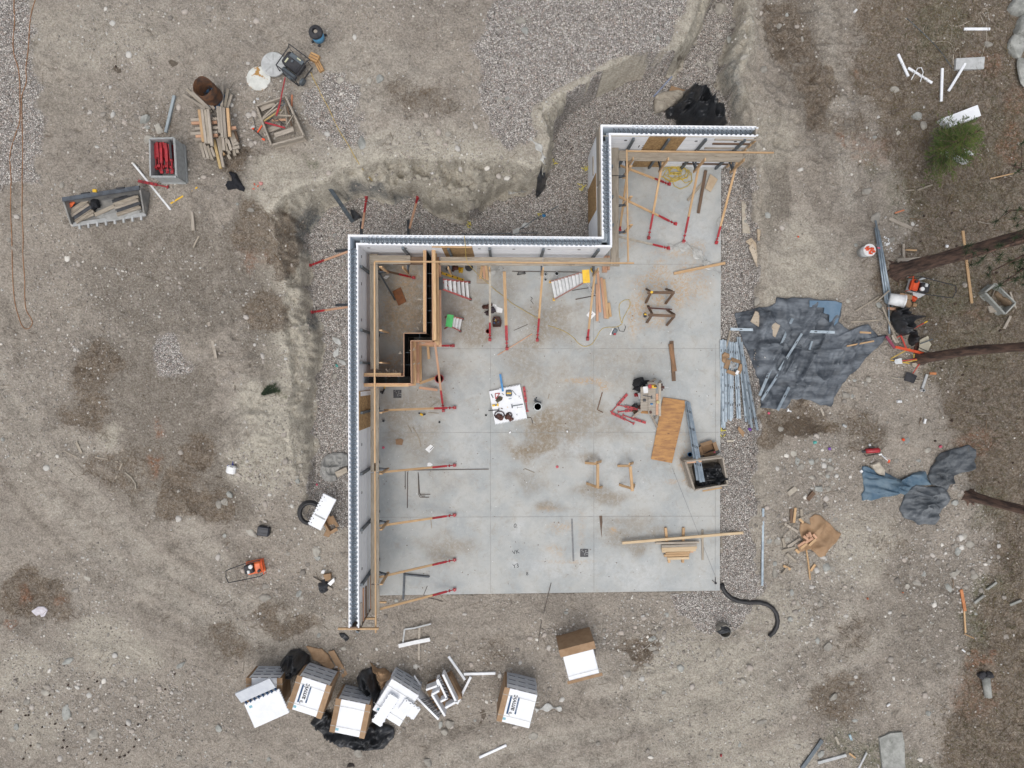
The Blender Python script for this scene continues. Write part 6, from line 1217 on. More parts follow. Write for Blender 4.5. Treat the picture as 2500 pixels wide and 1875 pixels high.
for i,(a,b2,w_,mm,h,lab)in enumerate((
((1300,860),(1540,680),.05,M_plank,.34,'worn stick highest of the parallel sticks in the scrap crate'),((1310,830),(1560,590),.04,M_gray,.32,'grey stick behind the parallel sticks in the scrap crate'),((1330,885),(1600,700),.045,mat('yellow old wood',(.45,.34,.15),(.35,.25,.1)),.37,'yellowish stick in the middle of the scrap crate'),
((1540,790),(1760,800),.05,M_plank,.34,'level stick at the right of the scrap crate'),((1700,940),(1800,780),.03,M_plank,.4,'thin stick poking over the right side of the scrap crate'),((1660,600),(1700,960),.05,M_gray,.2,'grey board along the inner right wall of the scrap crate'),((1700,650),(1770,960),.05,M_dark,.18,'dark board along the inner right wall of the scrap crate'),
((1370,1040),(1600,960),.16,M_gray,.16,'wide grey board low in the scrap crate'),((1280,700),(1500,600),.14,M_gray,.2,'wide grey board at the top of the scrap crate'),((1460,870),(1680,860),.07,M_pink,.22,'pinkish board under the bow saw'),((1500,1110),(1800,1010),.14,M_gray,.30,'splintered grey board bundle at the lower end of the scrap crate'),((1590,770),(1640,700),.04,M_plank,.38,'short stick leaning on the level stick in the scrap crate'))):scrapbar(CS(*a),CS(*b2),w_,.035,mm,lab,h)
bw=thing('bow_saw','red and black bow saw lying across the scrap crate','saw',Gd(*CS(1500,940),.46));m=MB();m.bar(Gd(*CS(1345,905),.47),Gd(*CS(1665,990),.47),.05,.03);m.build('red_bow',M_red,bw);m=MB();m.tube([Gd(*CS(*p),.47)for p in((1350,890),(1420,870),(1460,830),(1500,870),(1545,850),(1600,900),(1660,960))],.016,6);m.build('black_frame',M_ink,bw)
for s_ in(0,1):pass
rd=thing('screw_jack_pole','long thin red pole running from the generator into the scrap crate','pole',Gd(*CS(1530,800),.5));m=MB();m.tube([Gd(*CS(1665,190),.5),Gd(*CS(1580,620),.5)],.02,6);m.build('upper_tube',M_red,rd);m=MB();m.bar(Gd(*CS(1580,620),.5),Gd(*CS(1525,800),.48),.05,.03);m.build('lower_channel',M_red,rd)
m=MB();m.tube([Gd(*CS(*p),.42)for p in((1600,560),(1640,560),(1660,600),(1620,640),(1580,630))],.02,6);tag(m.build('grey_hose',M_post),'short curl of grey hose in the top corner of the scrap crate','hose')
clp=thing('bar_clamp','red and black bar clamp lying left of the scrap crate','clamp',Gd(*CS(1230,1070)));m=MB();m.bar(Gd(*CS(1140,990),.04),Gd(*CS(1340,1180),.04),.03,.02);m.bar(Gd(*CS(1150,760),.03),Gd(*CS(1200,1010),.03),.012,.012);m.build('clamp_bar',M_ink,clp);m=MB();m.bar(Gd(*CS(1300,950),.05),Gd(*CS(1220,1075),.05),.04,.03);m.bar(Gd(*CS(1130,980),.05),Gd(*CS(1170,1010),.05),.06,.03);m.bar(Gd(*CS(1300,1165),.05),Gd(*CS(1345,1180),.05),.06,.03);m.build('clamp_jaw',M_orange,clp)
for i,(x,y)in enumerate(((1235,535),(1178,585))):m=MB();m.blob((0,0,.03),(.05,.045,.05),i,1,.6,.3);tag(m.build('foam_scrap',M_white,M=Matrix.Translation(Gd(*CS(x,y)))),('upper','lower')[i]+' white foam crumb at the corner of the scrap crate','scrap')
boardobj(Gd(*CS(1775,465),.04),Gd(*CS(1770,650),.04),.05,.03,mat('orange stick',(.5,.2,.1),(.4,.15,.08)),'stick','short orange stick right of the scrap crate','stick')
crR,PR,bR=crate([r0(1240,1150),r0(1442,1146),r0(1458,1462),r0(1250,1462)],.80,.03,mat('pale grey crate',(.38,.40,.40),(.29,.30,.30),scale=8,stretch=(1,1,1)),'grey crate filled with red turnbuckles')
rs=random.Random(21)
for k in range(17):
 t_=k/16;u0,v0=r0(1268+160*t_+rs.uniform(-8,8),1175+rs.uniform(0,60));u1,v1=r0(1285+150*t_+rs.uniform(-12,12),1400+rs.uniform(-30,45));h=.42+.06*(k%4)
 A,B2=Gd(u0,v0,h),Gd(u1,v1,h);A.z=bR+h;B2.z=bR+h;root=thing('stored_turnbuckle',f'red turnbuckle in the grey crate, {(O_ + [str(n_) + "th" for n_ in range(11, 20)])[k]} from its left side','turnbuckle',A,0,'red turnbuckles stored in the grey crate');m=MB();m.bar(A,A.lerp(B2,.6),.075,.05);m.build('channel',M_red,root);m=MB();m.tube([A.lerp(B2,.6),B2],.02,5);m.bar(B2.lerp(A,.1),B2,.09,.05);m.build('screw_end',M_red,root)
boardobj(Vector((*Gd(*r0(1405,1165),.7).xy,bR+.68)),Vector((*Gd(*r0(1425,1320),.7).xy,bR+.66)),.07,.04,M_ink,'steel_bar','black bar standing among the red turnbuckles in the grey crate','steel bar')
for i,(a,b2,w_,t_,mm,nm,lab,cat)in enumerate(((r0(1450,795),r0(1378,1100),.09,.09,mat('pale blue grey post',(.33,.38,.41),(.26,.3,.32)),'post','pale grey post lying above the red crate','post'),((326,400),(417,512),.065,.065,M_white,'white_pipe','long white pipe crossing below the red crate','pipe'),((482,457),(416,497),.05,.02,M_yel,'yellow_ruler','yellow ruler lying right of the white pipe','ruler'))):
 boardobj(Gd(*a,t_/2+.02),Gd(*b2,t_/2+.02),w_,t_,mm,nm,lab,cat,bevel=.01)
loosebrace((338,442),(411,457),'thin red turnbuckle half under the white pipe',sl=False,h=.05)
cloth('black_jacket','crumpled black clothing right below the lumber heap','jacket',[r0(x,y)for x,y in((1925,1425),(1965,1445),(2000,1500),(2035,1560),(2025,1592),(1985,1575),(1960,1560),(1900,1578),(1880,1545),(1890,1510),(1940,1515))],M_cloth,amp=.12,fold=(3,3),seed=51,rough=.4,base=.04)
m=MB();m.blob((0,0,.03),(.07,.07,.06),3,1,.6,.2);tag(m.build('pink_cup',mat('pink plastic',(.75,.35,.32)),M=Matrix.Translation(Gd(*r0(2170,1525)))),'small pink cup right of the black clothing','cup')
for i,(x,y)in enumerate(((2100,1570),(2140,1555),(2120,1540))):m=MB();m.bar((0,0,.02),(.07*math.cos(i),.07*math.sin(i),.02),.025,.02);tag(m.build('orange_clip',M_orange,M=Matrix.Translation(Gd(*r0(x,y)))),'little orange clip scattered beside the pink cup','clip','orange clips beside the pink cup')
rs=random.Random(14);heap=[]
def hb(x0,y0,x1,y1,w_,mm,h):heap.append((Z3(x0,y0),Z3(x1,y1),w_,mm,h))
for(x0,y0,x1,y1,mm,h)in((45,465,400,690,M_gray,.10),(100,380,440,680,M_plank,.06),(180,420,480,700,M_gray,.12),(240,480,500,740,M_plank,.05),(360,480,540,690,M_gray,.38),(670,320,660,680,M_gray,.34),(760,370,705,660,M_plank,.28),(820,460,750,670,M_gray,.22)):hb(x0,y0,x1,y1,.085,mm,h)
for k,(x,y0,y1,mm)in enumerate(((305,705,1215,M_new),(350,700,1235,M_gray),(400,705,1240,M_plank),(445,695,1280,M_gray),(600,650,1070,M_white2 if 'M_white2' in globals()else M_gray),(640,660,1145,M_gray),(690,670,1150,M_gray),(755,680,1130,M_new))):hb(x,y0,x+35+(k<4)*30,y1,.085,mm,.46)
for k,(x0,y0,x1,y1)in enumerate(((180,870,600,850),(185,920,590,905),(245,1005,640,985),(170,1090,600,1060),(250,1130,600,1110),(230,1180,480,1160),(800,940,830,935),(800,1005,890,985))):hb(x0,y0,x1,y1,.085,(M_gray,M_pink,M_gray)[k%3],.30)
for k,(x0,y0,x1,y1,mm)in enumerate(((330,1240,390,1465,M_gray),(380,1240,450,1480,M_gray),(440,1280,510,1495,M_plank),(500,1310,550,1445,M_gray),(540,1180,645,1635,mat('yellow pine',(.48,.36,.18),(.4,.28,.12))),(600,1160,690,1615,M_gray),(630,1120,660,1400,M_plank),(680,1150,700,1350,M_gray),(740,1120,740,1240,M_gray),(760,1180,815,1350,M_gray),(800,1070,860,1290,M_gray),(720,1240,755,1360,M_plank),(830,1060,880,1200,M_plank),(870,1040,920,1220,M_dark),(770,1360,790,1410,M_plank),(860,1350,870,1430,M_plank),(890,1300,920,1390,M_plank),(760,1420,800,1490,M_plank),(670,1380,700,1420,M_new))):hb(x0,y0,x1,y1,.085,mm,.20 if k<8 else .14)
for k,(x0,y0,x1,y1)in enumerate(((840,1320,945,1290),(860,1250,930,1235),(850,1200,900,1190))):hb(x0,y0,x1,y1,.085,M_gray,.26)
posw=['top left','top','top right','left','middle','right','lower left','bottom','lower right']
for i,(a,b2,w_,mm,h)in enumerate(heap):
 OX=O_+[str(n_)+'th' for n_ in range(11,40)]
 lab=(f'grey board fanning out above the lumber heap, {OX[i]} from the left' if i<8 else f'long board of the upper layer of the lumber heap, {OX[i - 8]} from the left' if i<16 else f'short crosswise board end in the lumber heap, {OX[i - 16]} listed from the top' if i<24 else f'lower board slanting down out of the lumber heap, {OX[i - 24]} from the left' if i<43 else f'small level board at the right of the lumber heap, {OX[i - 43]} of three')
 if i in(0,):lab='grey board fanning furthest left from the lumber heap'
 if i==4:lab='board with an orange tip leaning across the rusty barrel'
 if i==15:lab='fresh orange board at the right of the upper layer of the lumber heap'
 if i==28:lab='yellow pine board sticking lowest out of the lumber heap'
 boardobj(Gd(*a,h),Gd(*b2,h),w_,.045 if i<8 else .085,mm,'offcut_board',lab,'board',group='weathered offcut boards in the heap',bevel=.004)
ZB=lambda x,y:y_(130,420,x,y,.23109)
A0,A1,A2,A3=[Gd(*ZB(*p),h)for p,h in(((95,290),.72),((900,160),.72),((968,440),.22),((222,562),.22))]
bk=thing('loader_bucket','grey steel loader bucket with teeth holding old track pads','loader bucket',(A0+A1+A2+A3)/4)
def lerp4(s,t_):return(A0.lerp(A1,s)).lerp(A3.lerp(A2,s),t_)
gz=max(A2.z,A3.z)-.10;A2.z=A3.z=gz+.10;A0.z=A1.z=gz+.62;N=12;vs=[];K=2
prof=[(0.02,.60),(0.0,.30),(.06,.1),(.2,.02),(.5,0.0),(1.0,.0)]
for(t_,h)in prof:
 for s in range(N+1):p=lerp4(s/N,t_);vs.append(Vector((p.x,p.y,gz+h)))
M_bkt=mat('dusty bucket steel',(.27,.26,.24),(.15,.15,.15),scale=3,bump=.2,spots=((.08,.08,.085),4,.6))
b=MB();b.add(vs,[(j*(N+1)+i,j*(N+1)+i+1,(j+1)*(N+1)+i+1,(j+1)*(N+1)+i)for j in range(len(prof)-1)for i in range(N)])
b.add([v-Vector((0,0,.02))for v in vs],[(j*(N+1)+i,(j+1)*(N+1)+i,(j+1)*(N+1)+i+1,j*(N+1)+i+1)for j in range(len(prof)-1)for i in range(N)]);b.build('curved_shell',M_bkt,bk)
m=MB();m.bar(A0+Vector((0,0,.02)),A1+Vector((0,0,.02)),.13,.07);m.bar(A0-Vector((0,0,.04)),A1-Vector((0,0,.04)),.05,.1);m.build('top_bar',M_steel,bk)
for a,b2 in((A0,A3),(A1,A2)):
 lo0=Vector((a.x,a.y,gz));lo1=Vector((b2.x,b2.y,gz));n=Vector((.014,0,0));m=MB();pr=[a,b2+Vector((0,0,.04)),lo1,lo0];m.add([p-n for p in pr]+[p+n for p in pr],[(0,1,2,3),(7,6,5,4),(0,4,5,1),(1,5,6,2),(2,6,7,3),(3,7,4,0)]);m.bar(a,b2+Vector((0,0,.04)),.05,.03);m.build('side_plate',M_bkt,bk)
m=MB();m.bar(Vector((A3.x,A3.y,gz+.03)),Vector((A2.x,A2.y,gz+.03)),.12,.05);m.build('cutting_edge',M_lid,bk)
dn=(Vector((A3.x,A3.y,0))-Vector((A0.x,A0.y,0))).normalized()
for k in range(8):p=A3.lerp(A2,(k+.75)/8.3);p.z=gz+.04;m=MB();m.bar(p-Vector((0,.02,0)),p+Vector((.02,-.17,-.0)),.065,.05);m.build('tooth',M_lid,bk)
for k,(x,y)in enumerate(((300,235),(670,180))):p=Gd(*ZB(x,y),.6);m=MB();m.bar(p,p+Vector((.25,.04,0)),.06,.08);m.build('mounting_hook',M_ink,bk)
p=Gd(*ZB(445,200),.68);m=MB();m.box((0,0,.03),(.12,.09,.07));tag(m.build('yellow_tape_measure',M_yel,M=Matrix.Translation(p),bevel=.01),'bright yellow tape measure on the top bar of the loader bucket','tape measure')
cloth('orange_glove','orange glove lying inside the loader bucket','glove',[ZB(x,y)for x,y in((232,400),(250,345),(290,335),(310,360),(270,400),(240,418))],M_org2,amp=.04,fold=(8,8),seed=3,rings=6,base=.0,hfun=lambda x,y:gz+.28)
def pads(x0,y0,x1,y1,n,w_,lab,h=.14):
 a,b2=Gd(*ZB(x0,y0),h),Gd(*ZB(x1,y1),h);a.z=b2.z=gz+h;root=thing('track_section',lab,'track section',a);M,L=barM(a,b2)
 for k in range(n):
  o=(k-(n-1)/2)*w_;m=MB();m.box((L/2+.05*(k%2),o,.03*(k%2)),(L,w_*.8,.07));m.box((L/2,o+w_*.35,.06),(L*.95,.02,.05));m.v=[tuple(M@Vector(p))for p in m.v];m.build('track_pad',(M_plank,M_web,M_gray)[k%3],root)
pads(235,480,400,350,5,.12,'muddy steel track section in the left half of the loader bucket');pads(660,390,900,300,5,.11,'muddy steel track section in the right half of the loader bucket',.12);pads(290,520,450,440,2,.1,'narrow track links at the lower left of the loader bucket',.1)
boardobj(Vector((*Gd(*ZB(470,465),.1).xy,gz+.08)),Vector((*Gd(*ZB(650,360),.1).xy,gz+.1)),.12,.04,M_plank,'plank_scrap','dusty plank scrap in the middle of the loader bucket','board')
m=MB();m.blob((0,0,.1),(.16,.2,.14),5,2,.6,.5);tag(m.build('black_rag',M_cloth,M=Matrix.Translation(Vector((*Gd(*ZB(465,345),.1).xy,gz+.05)))),'black rag bunched in the middle of the loader bucket','rag')
m=MB();m.blob((0,0,0),(.62,.22,.07),15,2,.6,.4);tag(m.build('dried_mortar',M_conc,M=Matrix.Translation(Vector((*lerp4(.6,.75).xy,gz+.03)))),'pale dried mortar caked in the floor of the loader bucket','mortar')
rope('rope',[r0(300,-20),r0(262,100),r0(245,230),r0(235,400),r0(215,560),r0(218,680),r0(182,790),r0(180,900),r0(185,1100),r0(188,1300),r0(183,1480),r2(185,0),r2(182,200),r2(192,400),r2(190,560),r2(205,760),r2(205,900),r2(218,1010),r2(258,1080),r2(268,1120),r2(245,1160),r2(210,1165),r2(178,1130),r2(150,1050),r2(130,980),r2(112,850),r2(102,650),r2(98,400),r2(88,200),r2(90,0),r0(92,1480),r0(82,1300),r0(105,1190),r0(130,1110),r0(165,1000),r0(165,840),r0(165,700),r0(150,560),r0(118,460),r0(108,330),r0(122,180),r0(115,60),r0(120,-20)],.013,M_rope,'long orange rope looping down the left edge of the photo')
rope('rope',[r1(*p)for p in((540,600),(565,660),(600,725),(640,810),(690,900),(735,1000),(780,1090),(850,1200),(910,1310),(975,1410),(1020,1465),(1050,1500))],.012,M_yrope,'yellow rope running from the generator down to the excavation edge')
rope('string_line',[r1(*p)for p in((1925,760),(1960,900),(1995,1060),(2030,1200),(2070,1320),(2110,1480))],.006,M_wcord,'thin pale string along the gravel above the excavation edge','string')
# ==== PIT AND TOP RIGHT
boardobj(Gd(797,447,.10),Gd(861,541,.12),.13,.06,M_post,'steel_beam','long grey steel beam lying down the bank into the trench','beam')
cloth('black_bag','small black bag on the gravel beside the grey beam','bag',[q1(x,y)for x,y in((870,180),(910,185),(965,245),(900,272),(888,240))],M_plast,amp=.12,seed=61,rings=8,base=.05,rough=.4)
cloth('black_bag','black bag crumpled at the foot of the bank right of the wrapped ledge','bag',[q4(x,y)for x,y in((250,1450),(275,1440),(290,1480),(285,1560),(265,1590),(205,1592),(195,1570),(225,1510))],M_plast,amp=.2,seed=62,rings=10,base=.06,rough=.4)
film([q4(*p)for p in((150,1150),(205,1200),(240,1250),(262,1320),(255,1400),(230,1470),(170,1540),(100,1580),(20,1600),(-30,1590))],.20,'clear plastic film wrapping round the tip of the dirt ledge',seed=9)
film([q4(*p)for p in((180,1480),(120,1510),(50,1540),(-20,1555))],.10,'inner strand of clear plastic on the dirt ledge',seed=11)
film([q1(*p)for p in((720,1240),(780,1290),(760,1350),(740,1400),(800,1440),(840,1470))],.16,'tangled pale netting in the gravel trench left of the wall',seed=12);film([q3(*p)for p in((20,380),(60,330),(110,305),(150,300))],.18,'white plastic wrap at the left end of the grey rod behind the wall',seed=13)
rod([q3(60,345),q3(200,250),q3(385,145)],.014,M_post,'long thin grey rod slanting over the trench gravel behind the wall',h=.05,sl=False,name='steel_rod',cat='rod');rod([q3(-60,395),q3(60,370),q3(220,370)],.013,M_post,'grey rod lying close along the outside of the middle wall',h=.06,sl=False,name='steel_rod',cat='rod');rod([q1(1790,378),q1(2000,380),q1(2210,372)],.014,M_post,'long grey rod hugging the outside of the middle wall at its left',h=.06,sl=False,name='steel_rod',cat='rod')
m=MB();m.blob((0,0,.03),(.07,.06,.05),3,1);tag(m.build('loose_blue_cap',M_bluep,M=Matrix.Translation(Gd(*q3(265,228)))),'small blue cap on the slanting rod behind the wall','cap')  # a small loose plastic cap
rs=random.Random(3);YT=[(1640,[(350,1370),(345,1400)])]
for i,(f_,x,y,n,lab)in enumerate(((q4,345,1375,3,'beside the wing wall in the trench'),(q4,600,1400,5,'along the foot of the wing side wall, upper clump'),(q4,580,1560,6,'along the foot of the wing side wall, lower clump'),(q1,1860,300,5,'behind the middle wall near the dark hole'),(q3,235,212,2,'next to the blue cap'),(r5,1745,440,6,'at the slab edge above the open cardboard box'))):
 for k in range(n):m=MB();a=rs.uniform(0,3.1);m.bar((0,0,.03),(.12*math.cos(a),.12*math.sin(a),.04),.025,.015);tag(m.build('yellow_tie',mat('yellow tie',(.60,.52,.08),(.5,.42,.06)),M=Matrix.Translation(Gd(*f_(x+rs.uniform(-14,14),y+rs.uniform(-30,30)),.02))),'small yellow plastic tie '+lab,'plastic tie','yellow plastic ties '+lab)
cloth('black_plastic_heap','big crumpled heap of black plastic behind the top right wall','plastic sheet',[q4(x,y)for x,y in((1285,985),(1275,930),(1350,880),(1400,830),(1440,760),(1510,758),(1560,800),(1640,810),(1700,870),(1750,950),(1775,1035),(1700,1060),(1370,1050),(1345,990))],M_plast,amp=.45,fold=(2,2),seed=71,rough=.35,base=.06,dome=.5)
cloth('canvas_cloth','cream canvas cloth left of the black plastic heap','cloth',[q4(x,y)for x,y in((1180,815),(1260,775),(1340,765),(1430,765),(1410,830),(1350,870),(1280,920),(1190,945),(1172,865))],M_canvas,amp=.10,fold=(1,5),ang=-.6,seed=72,rough=.2,base=.15)
slabpiece([q4(x,y)for x,y in((1322,712),(1440,748),(1405,775),(1300,768))],.02,M_card,'cardboard_sheet','flat cardboard piece above the cream canvas','cardboard',dh=.1)
boardobj(Gd(*q4(1330,635),.05),Gd(*q4(1175,805),.05),.05,.03,mat('blue grey pole',(.22,.26,.36)),'pole','thin blue grey pole left of the cream canvas','pole')
boardobj(Gd(*q4(1180,800),.04),Gd(*q4(1150,835),.04),.03,.03,M_plank,'stick','short brown stick at the end of the blue grey pole','stick')
# ==== RIGHT SIDE: TARPS, STUDS, TOOLS
s2=lambda x,y:q(1850,460,x,y);s3=lambda x,y:q(1850,930,x,y);s1=lambda x,y:q(1850,0,x,y);s4=lambda x,y:q(1850,1395,x,y)
def pxs(*p):return list(p)
cloth('grey_tarpaulin','large wrinkled dusty grey tarpaulin spread right of the slab','tarpaulin',[q3(1850,1040),q3(1960,1015),q3(2050,985),s2(10,990),s2(75,985),s2(140,960),s2(160,905),s2(430,915),s2(560,930),s2(698,950),s2(690,1030),s2(668,1105),s2(760,1180),s2(900,1130),s2(960,1190),s2(1010,1240),s2(1065,1215),s2(1060,1245),s2(920,1380),s2(830,1490),s2(740,1580),s3(700,20),s3(650,100),s3(600,210),s3(520,200),s3(430,155),s3(280,152),s3(230,235),s3(100,232),s3(20,225),q3(2070,1660),q3(2030,1560),q3(1990,1440),q3(1935,1320),q3(1890,1200)],M_tarp,amp=.13,fold=(.8,2.6),ang=R(62),seed=81,rings=44,seg=.06,base=.03,rough=.12)
slabpiece([s2(x,y)for x,y in((430,930),(640,935),(700,955),(668,1110),(600,1180),(590,1050),(545,1035),(550,990),(430,985))],.012,mat('blue underside',(.10,.17,.25),(.14,.21,.29),scale=3),'blue_tarpaulin','blue turned back corner at the top right of the grey tarpaulin','tarpaulin',dh=.16)
def pad(px,label,hole,h=.045,dh=.27,m_=None,spots=7,seed=1):
 P=world_poly(px,dh);c=sum(P,Vector())/len(P);root=thing('bench_board',label,'board',c);m=MB();m.prism([(p.x,p.y)for p in P],c.z-h,c.z);m.build('panel',m_ or mat('pale worn panel',(.48,.41,.32),(.37,.31,.24),scale=6,stretch=(.4,3,1)),root,bevel=.006)
 if hole:g=Gd(*hole,dh);m=MB();m.lathe([(0,0),(.055,0),(.055,.003),(0,.003)],n=18,c=(g.x,g.y,c.z+.0005));m.build('round_hole',M_rockg,root)
 rs=random.Random(seed);a,b2,d=P[0],P[1],P[3]
 for k in range(spots):p=a+(b2-a)*rs.uniform(.08,.92)+(d-a)*rs.uniform(.1,.9);m=MB();m.lathe([(0,0),(.014,0),(.014,.002),(0,.002)],n=8,c=(p.x,p.y,c.z+.001));m.build('screw_hole',M_ink,root)
pad([q3(2015,1018),s2(205,1135),s2(160,1235),q3(1965,1110)],'pale board with a round plug lying on the grey tarpaulin',s2(105,1142))
pad([q3(1905,110),q3(1985,108),q3(2003,375),q3(1910,372)],'pale worn board with a round plug in the gravel right of the slab',q3(1943,270),dh=.06,seed=2,m_=M_canvas)
pad([q3(1975,415),q3(2095,492),q3(2080,545),q3(1918,452)],'pale broken board lying under another in the gravel right of the slab',None,dh=.05,seed=3,m_=mat('tan worn board',(.42,.34,.25),(.34,.27,.19)))
pad([q3(1990,460),q3(2098,610),q3(2050,655),q3(1948,500)],'pale board laid crosswise over the broken one right of the slab',None,dh=.10,seed=4,m_=mat('pale worn panel',(.48,.41,.32)))
pad([q3(2030,338),q3(2076,338),q3(2072,438),q3(2028,436)],'small tan block upright in the photo beside the pale boards',None,dh=.08,seed=5,spots=5,m_=mat('tan worn board',(.42,.34,.25)))
GS='steel studs lying on the grey tarpaulin'
def tstud(a,b,lab,w=.09,h=.25):return stud(a,b,h,h,lab,w=w,group=GS,sl=False)
tstud(q3(1815,1168),s2(640,1195),'level steel stud crossing the grey tarpaulin',h=.26);tstud(s2(290,1078),s3(15,122),'longest slanting steel stud on the grey tarpaulin',h=.22);tstud(s2(368,1205),s2(178,1510),'upper half of the second slanting steel stud pair',w=.075);tstud(s2(200,1500),s3(32,160),'lower half of the second slanting steel stud pair',w=.075);tstud(s2(452,1268),s2(430,1340),'short steel stud end poking from a tarpaulin fold',w=.06);tstud(s3(262,52),s3(165,245),'short slanting steel stud at the lower edge of the tarpaulin')
boardobj(Gd(*s2(848,1195),.2),Gd(*s2(940,1200),.2),.06,.03,M_new,'wood_sliver','short orange wood sliver on the right lobe of the tarpaulin','wood');boardobj(Gd(*s2(740,1310),.2),Gd(*s2(965,1268),.2),.05,.03,M_new,'lath','long pale lath on the right lobe of the tarpaulin','lath');boardobj(Gd(*s3(520,220),.03),Gd(*s3(548,288),.03),.06,.03,M_gray,'lath','short lath below the lower corner of the tarpaulin','lath')
zt=lambda x,y:y_(1740,720,x,y,.20489);zb_=lambda x,y:y_(1740,860,x,y,.20489)
SB=[(100,540,112,900),(122,530,140,905),(150,540,160,830),(165,545,180,780),(190,540,192,800),(210,560,215,820),(240,560,232,790),(262,570,300,790),(285,560,325,790),(300,500,400,830),(318,500,445,860),(335,600,470,900),(352,640,492,950),(372,730,535,930),(115,620,128,870),(345,560,420,800)]
for i,(x0,y0,x1,y1)in enumerate(SB):
 stud(zt(x0,y0),zb_(x1,y1),.06+.045*(i%3),.06+.045*(i%3),f'galvanised steel stud in the long bundle beside the slab, {(O_ + ["eleventh","twelfth","thirteenth","fourteenth","fifteenth","sixteenth"])[i]} laid',w=.075,group='steel studs bundled beside the right slab edge',sl=False)
boardobj(Gd(*zt(215,410),.1),Gd(*zt(130,740),.12),.06,.03,M_plank,'lath','brown lath leaning at the top of the steel stud bundle','lath');cloth('cardboard_scrap','crumpled brown cardboard left of the box on the stud bundle','cardboard',[zt(x,y)for x,y in((95,720),(130,690),(185,700),(180,750),(140,770),(130,810),(95,790))],M_card,amp=.05,seed=4,rings=8,base=.2)
openbox(zt(225,855),20,(.34,.34,.26),'open cardboard box standing on the steel stud bundle',sl=False,cont=True,contm=M_lid);m=MB();m.box((0,0,.15),(.10,.15,.04));tag(m.build('white_case',M_white,M=Matrix.Translation(Gd(*zb_(275,240),.1))@Matrix.Rotation(-.5,4,'Z'),bevel=.01),'small white case beside the box on the stud bundle','case')
slabpiece([r5(1880,375),r5(1950,440),r5(1920,470),r5(1868,400)],.03,M_card,'cardboard_scrap','tan scrap in the gravel below the steel stud bundle','cardboard',dh=.02)
m=MB();m.blob((0,0,.03),(.08,.07,.05),3,1);tag(m.build('purple_wrapper',M_purp,M=Matrix.Translation(Gd(*r5(1975,402)))),'purple wrapper in the gravel below the steel stud bundle','wrapper')
boardobj(Gd(*r5(1785,500),.04),Gd(*r5(1840,498),.04),.08,.03,M_canvas,'board','tiny pale board on the gravel beside the slab edge','board')
boardobj(Gd(*r5(2086,1058),.05),Gd(*r5(2078,1700),.05),.07,.05,M_galv,'steel_post','single straight steel post on the dirt right of the gravel strip','post')
for i,(a,b2)in enumerate((((968,270),(1112,985)),((963,330),(1062,960)),((980,345),(1075,965)),((992,350),(1085,900)),((1000,400),(1092,880)),((972,400),(1050,950)),((1075,960),(1088,1210)))):
 p0,p1=Gd(*s2(*a),.05),Gd(*s2(*b2),.05);p0.z+=.02*(i%3)+.08;p1.z+=.02*(i%3)+.05;m=MB();m.tube([p0,p0.lerp(p1,.5),p1],.032,8);m.smooth=True;tag(m.build('steel_pipe',M_galv),('longest pipe of the grey pipe bundle, topmost','left outer pipe of the grey pipe bundle','second pipe of the grey pipe bundle from the left','third pipe of the grey pipe bundle from the left','right outer pipe of the grey pipe bundle','short lower pipe of the grey pipe bundle','thin pale pipe continuing below the grey bundle')[i],'pipe',None)
m=MB();m.blob((0,0,.05),(.06,.05,.04),3,1);tag(m.build('pink_flag',M_pinkp,M=Matrix.Translation(Gd(*s2(997,497),.15))),'pink tape tied on the grey pipe bundle','tape')
def bucketx(top,h,r_,label,m_,tilt=None,cont=None):
 g=Gd(*top,h);bz=tz(g.x,g.y);root=thing('bucket',label,'bucket',(g.x,g.y,bz));m=MB();m.lathe([(r_*.88,0),(r_,h),(r_*.93,h),(r_*.9,h*.5),(0,h*.5)],n=24);m.smooth=True;m.build('bucket_body',m_,root,world=False);m=MB();m.lathe([(r_*1.05,h-.05),(r_*1.05,h),(r_*.95,h+.002)],n=24);m.build('rim',M_white,root,world=False)
 rs=random.Random(4)
 if cont:
  for k in range(22):a=rs.uniform(0,6.3);rr=r_*.75*math.sqrt(rs.random());m=MB();m.box((rr*math.cos(a),rr*math.sin(a),h+rs.uniform(-.02,.05)),(.07,.045,.03),None);m.v=m.v;m.build('clip',cont,root,M=Matrix.Rotation(rs.uniform(-.3,.3),4,'Z'),world=False)
 return root
bucketx(s2(930,512),.52,.20,'grey bucket heaped with bright orange clips',M_bucket,cont=M_orange)
zr=lambda x,y:z(2120,590,x,y);zs=lambda x,y:z(2120,770,x,y)
g=Gd(*zr(600,1210),.3);lb=thing('bucket','white bucket tipped on its side stuffed with cardboard','bucket',(g.x,g.y,g.z-.28),R(-12));Tm=Matrix.Translation((0,0,.26))@Matrix.Rotation(R(78),4,'Y');m=MB();m.lathe([(0,-.24),(.19,-.24),(.215,.24),(.20,.24),(.18,-.1),(0,-.1)],n=24,M=Tm);m.smooth=True;m.build('bucket_body',M_white,lb,world=False);m=MB();m.lathe([(.225,.20),(.23,.245),(.2,.25)],n=24,M=Tm);m.build('rim',M_white,lb,world=False)
m=MB();m.box((.22,.16,.36),(.42,.16,.02),Matrix.Rotation(.0,4,'Z'));m.build('cardboard_insert',M_card,lb,world=False)
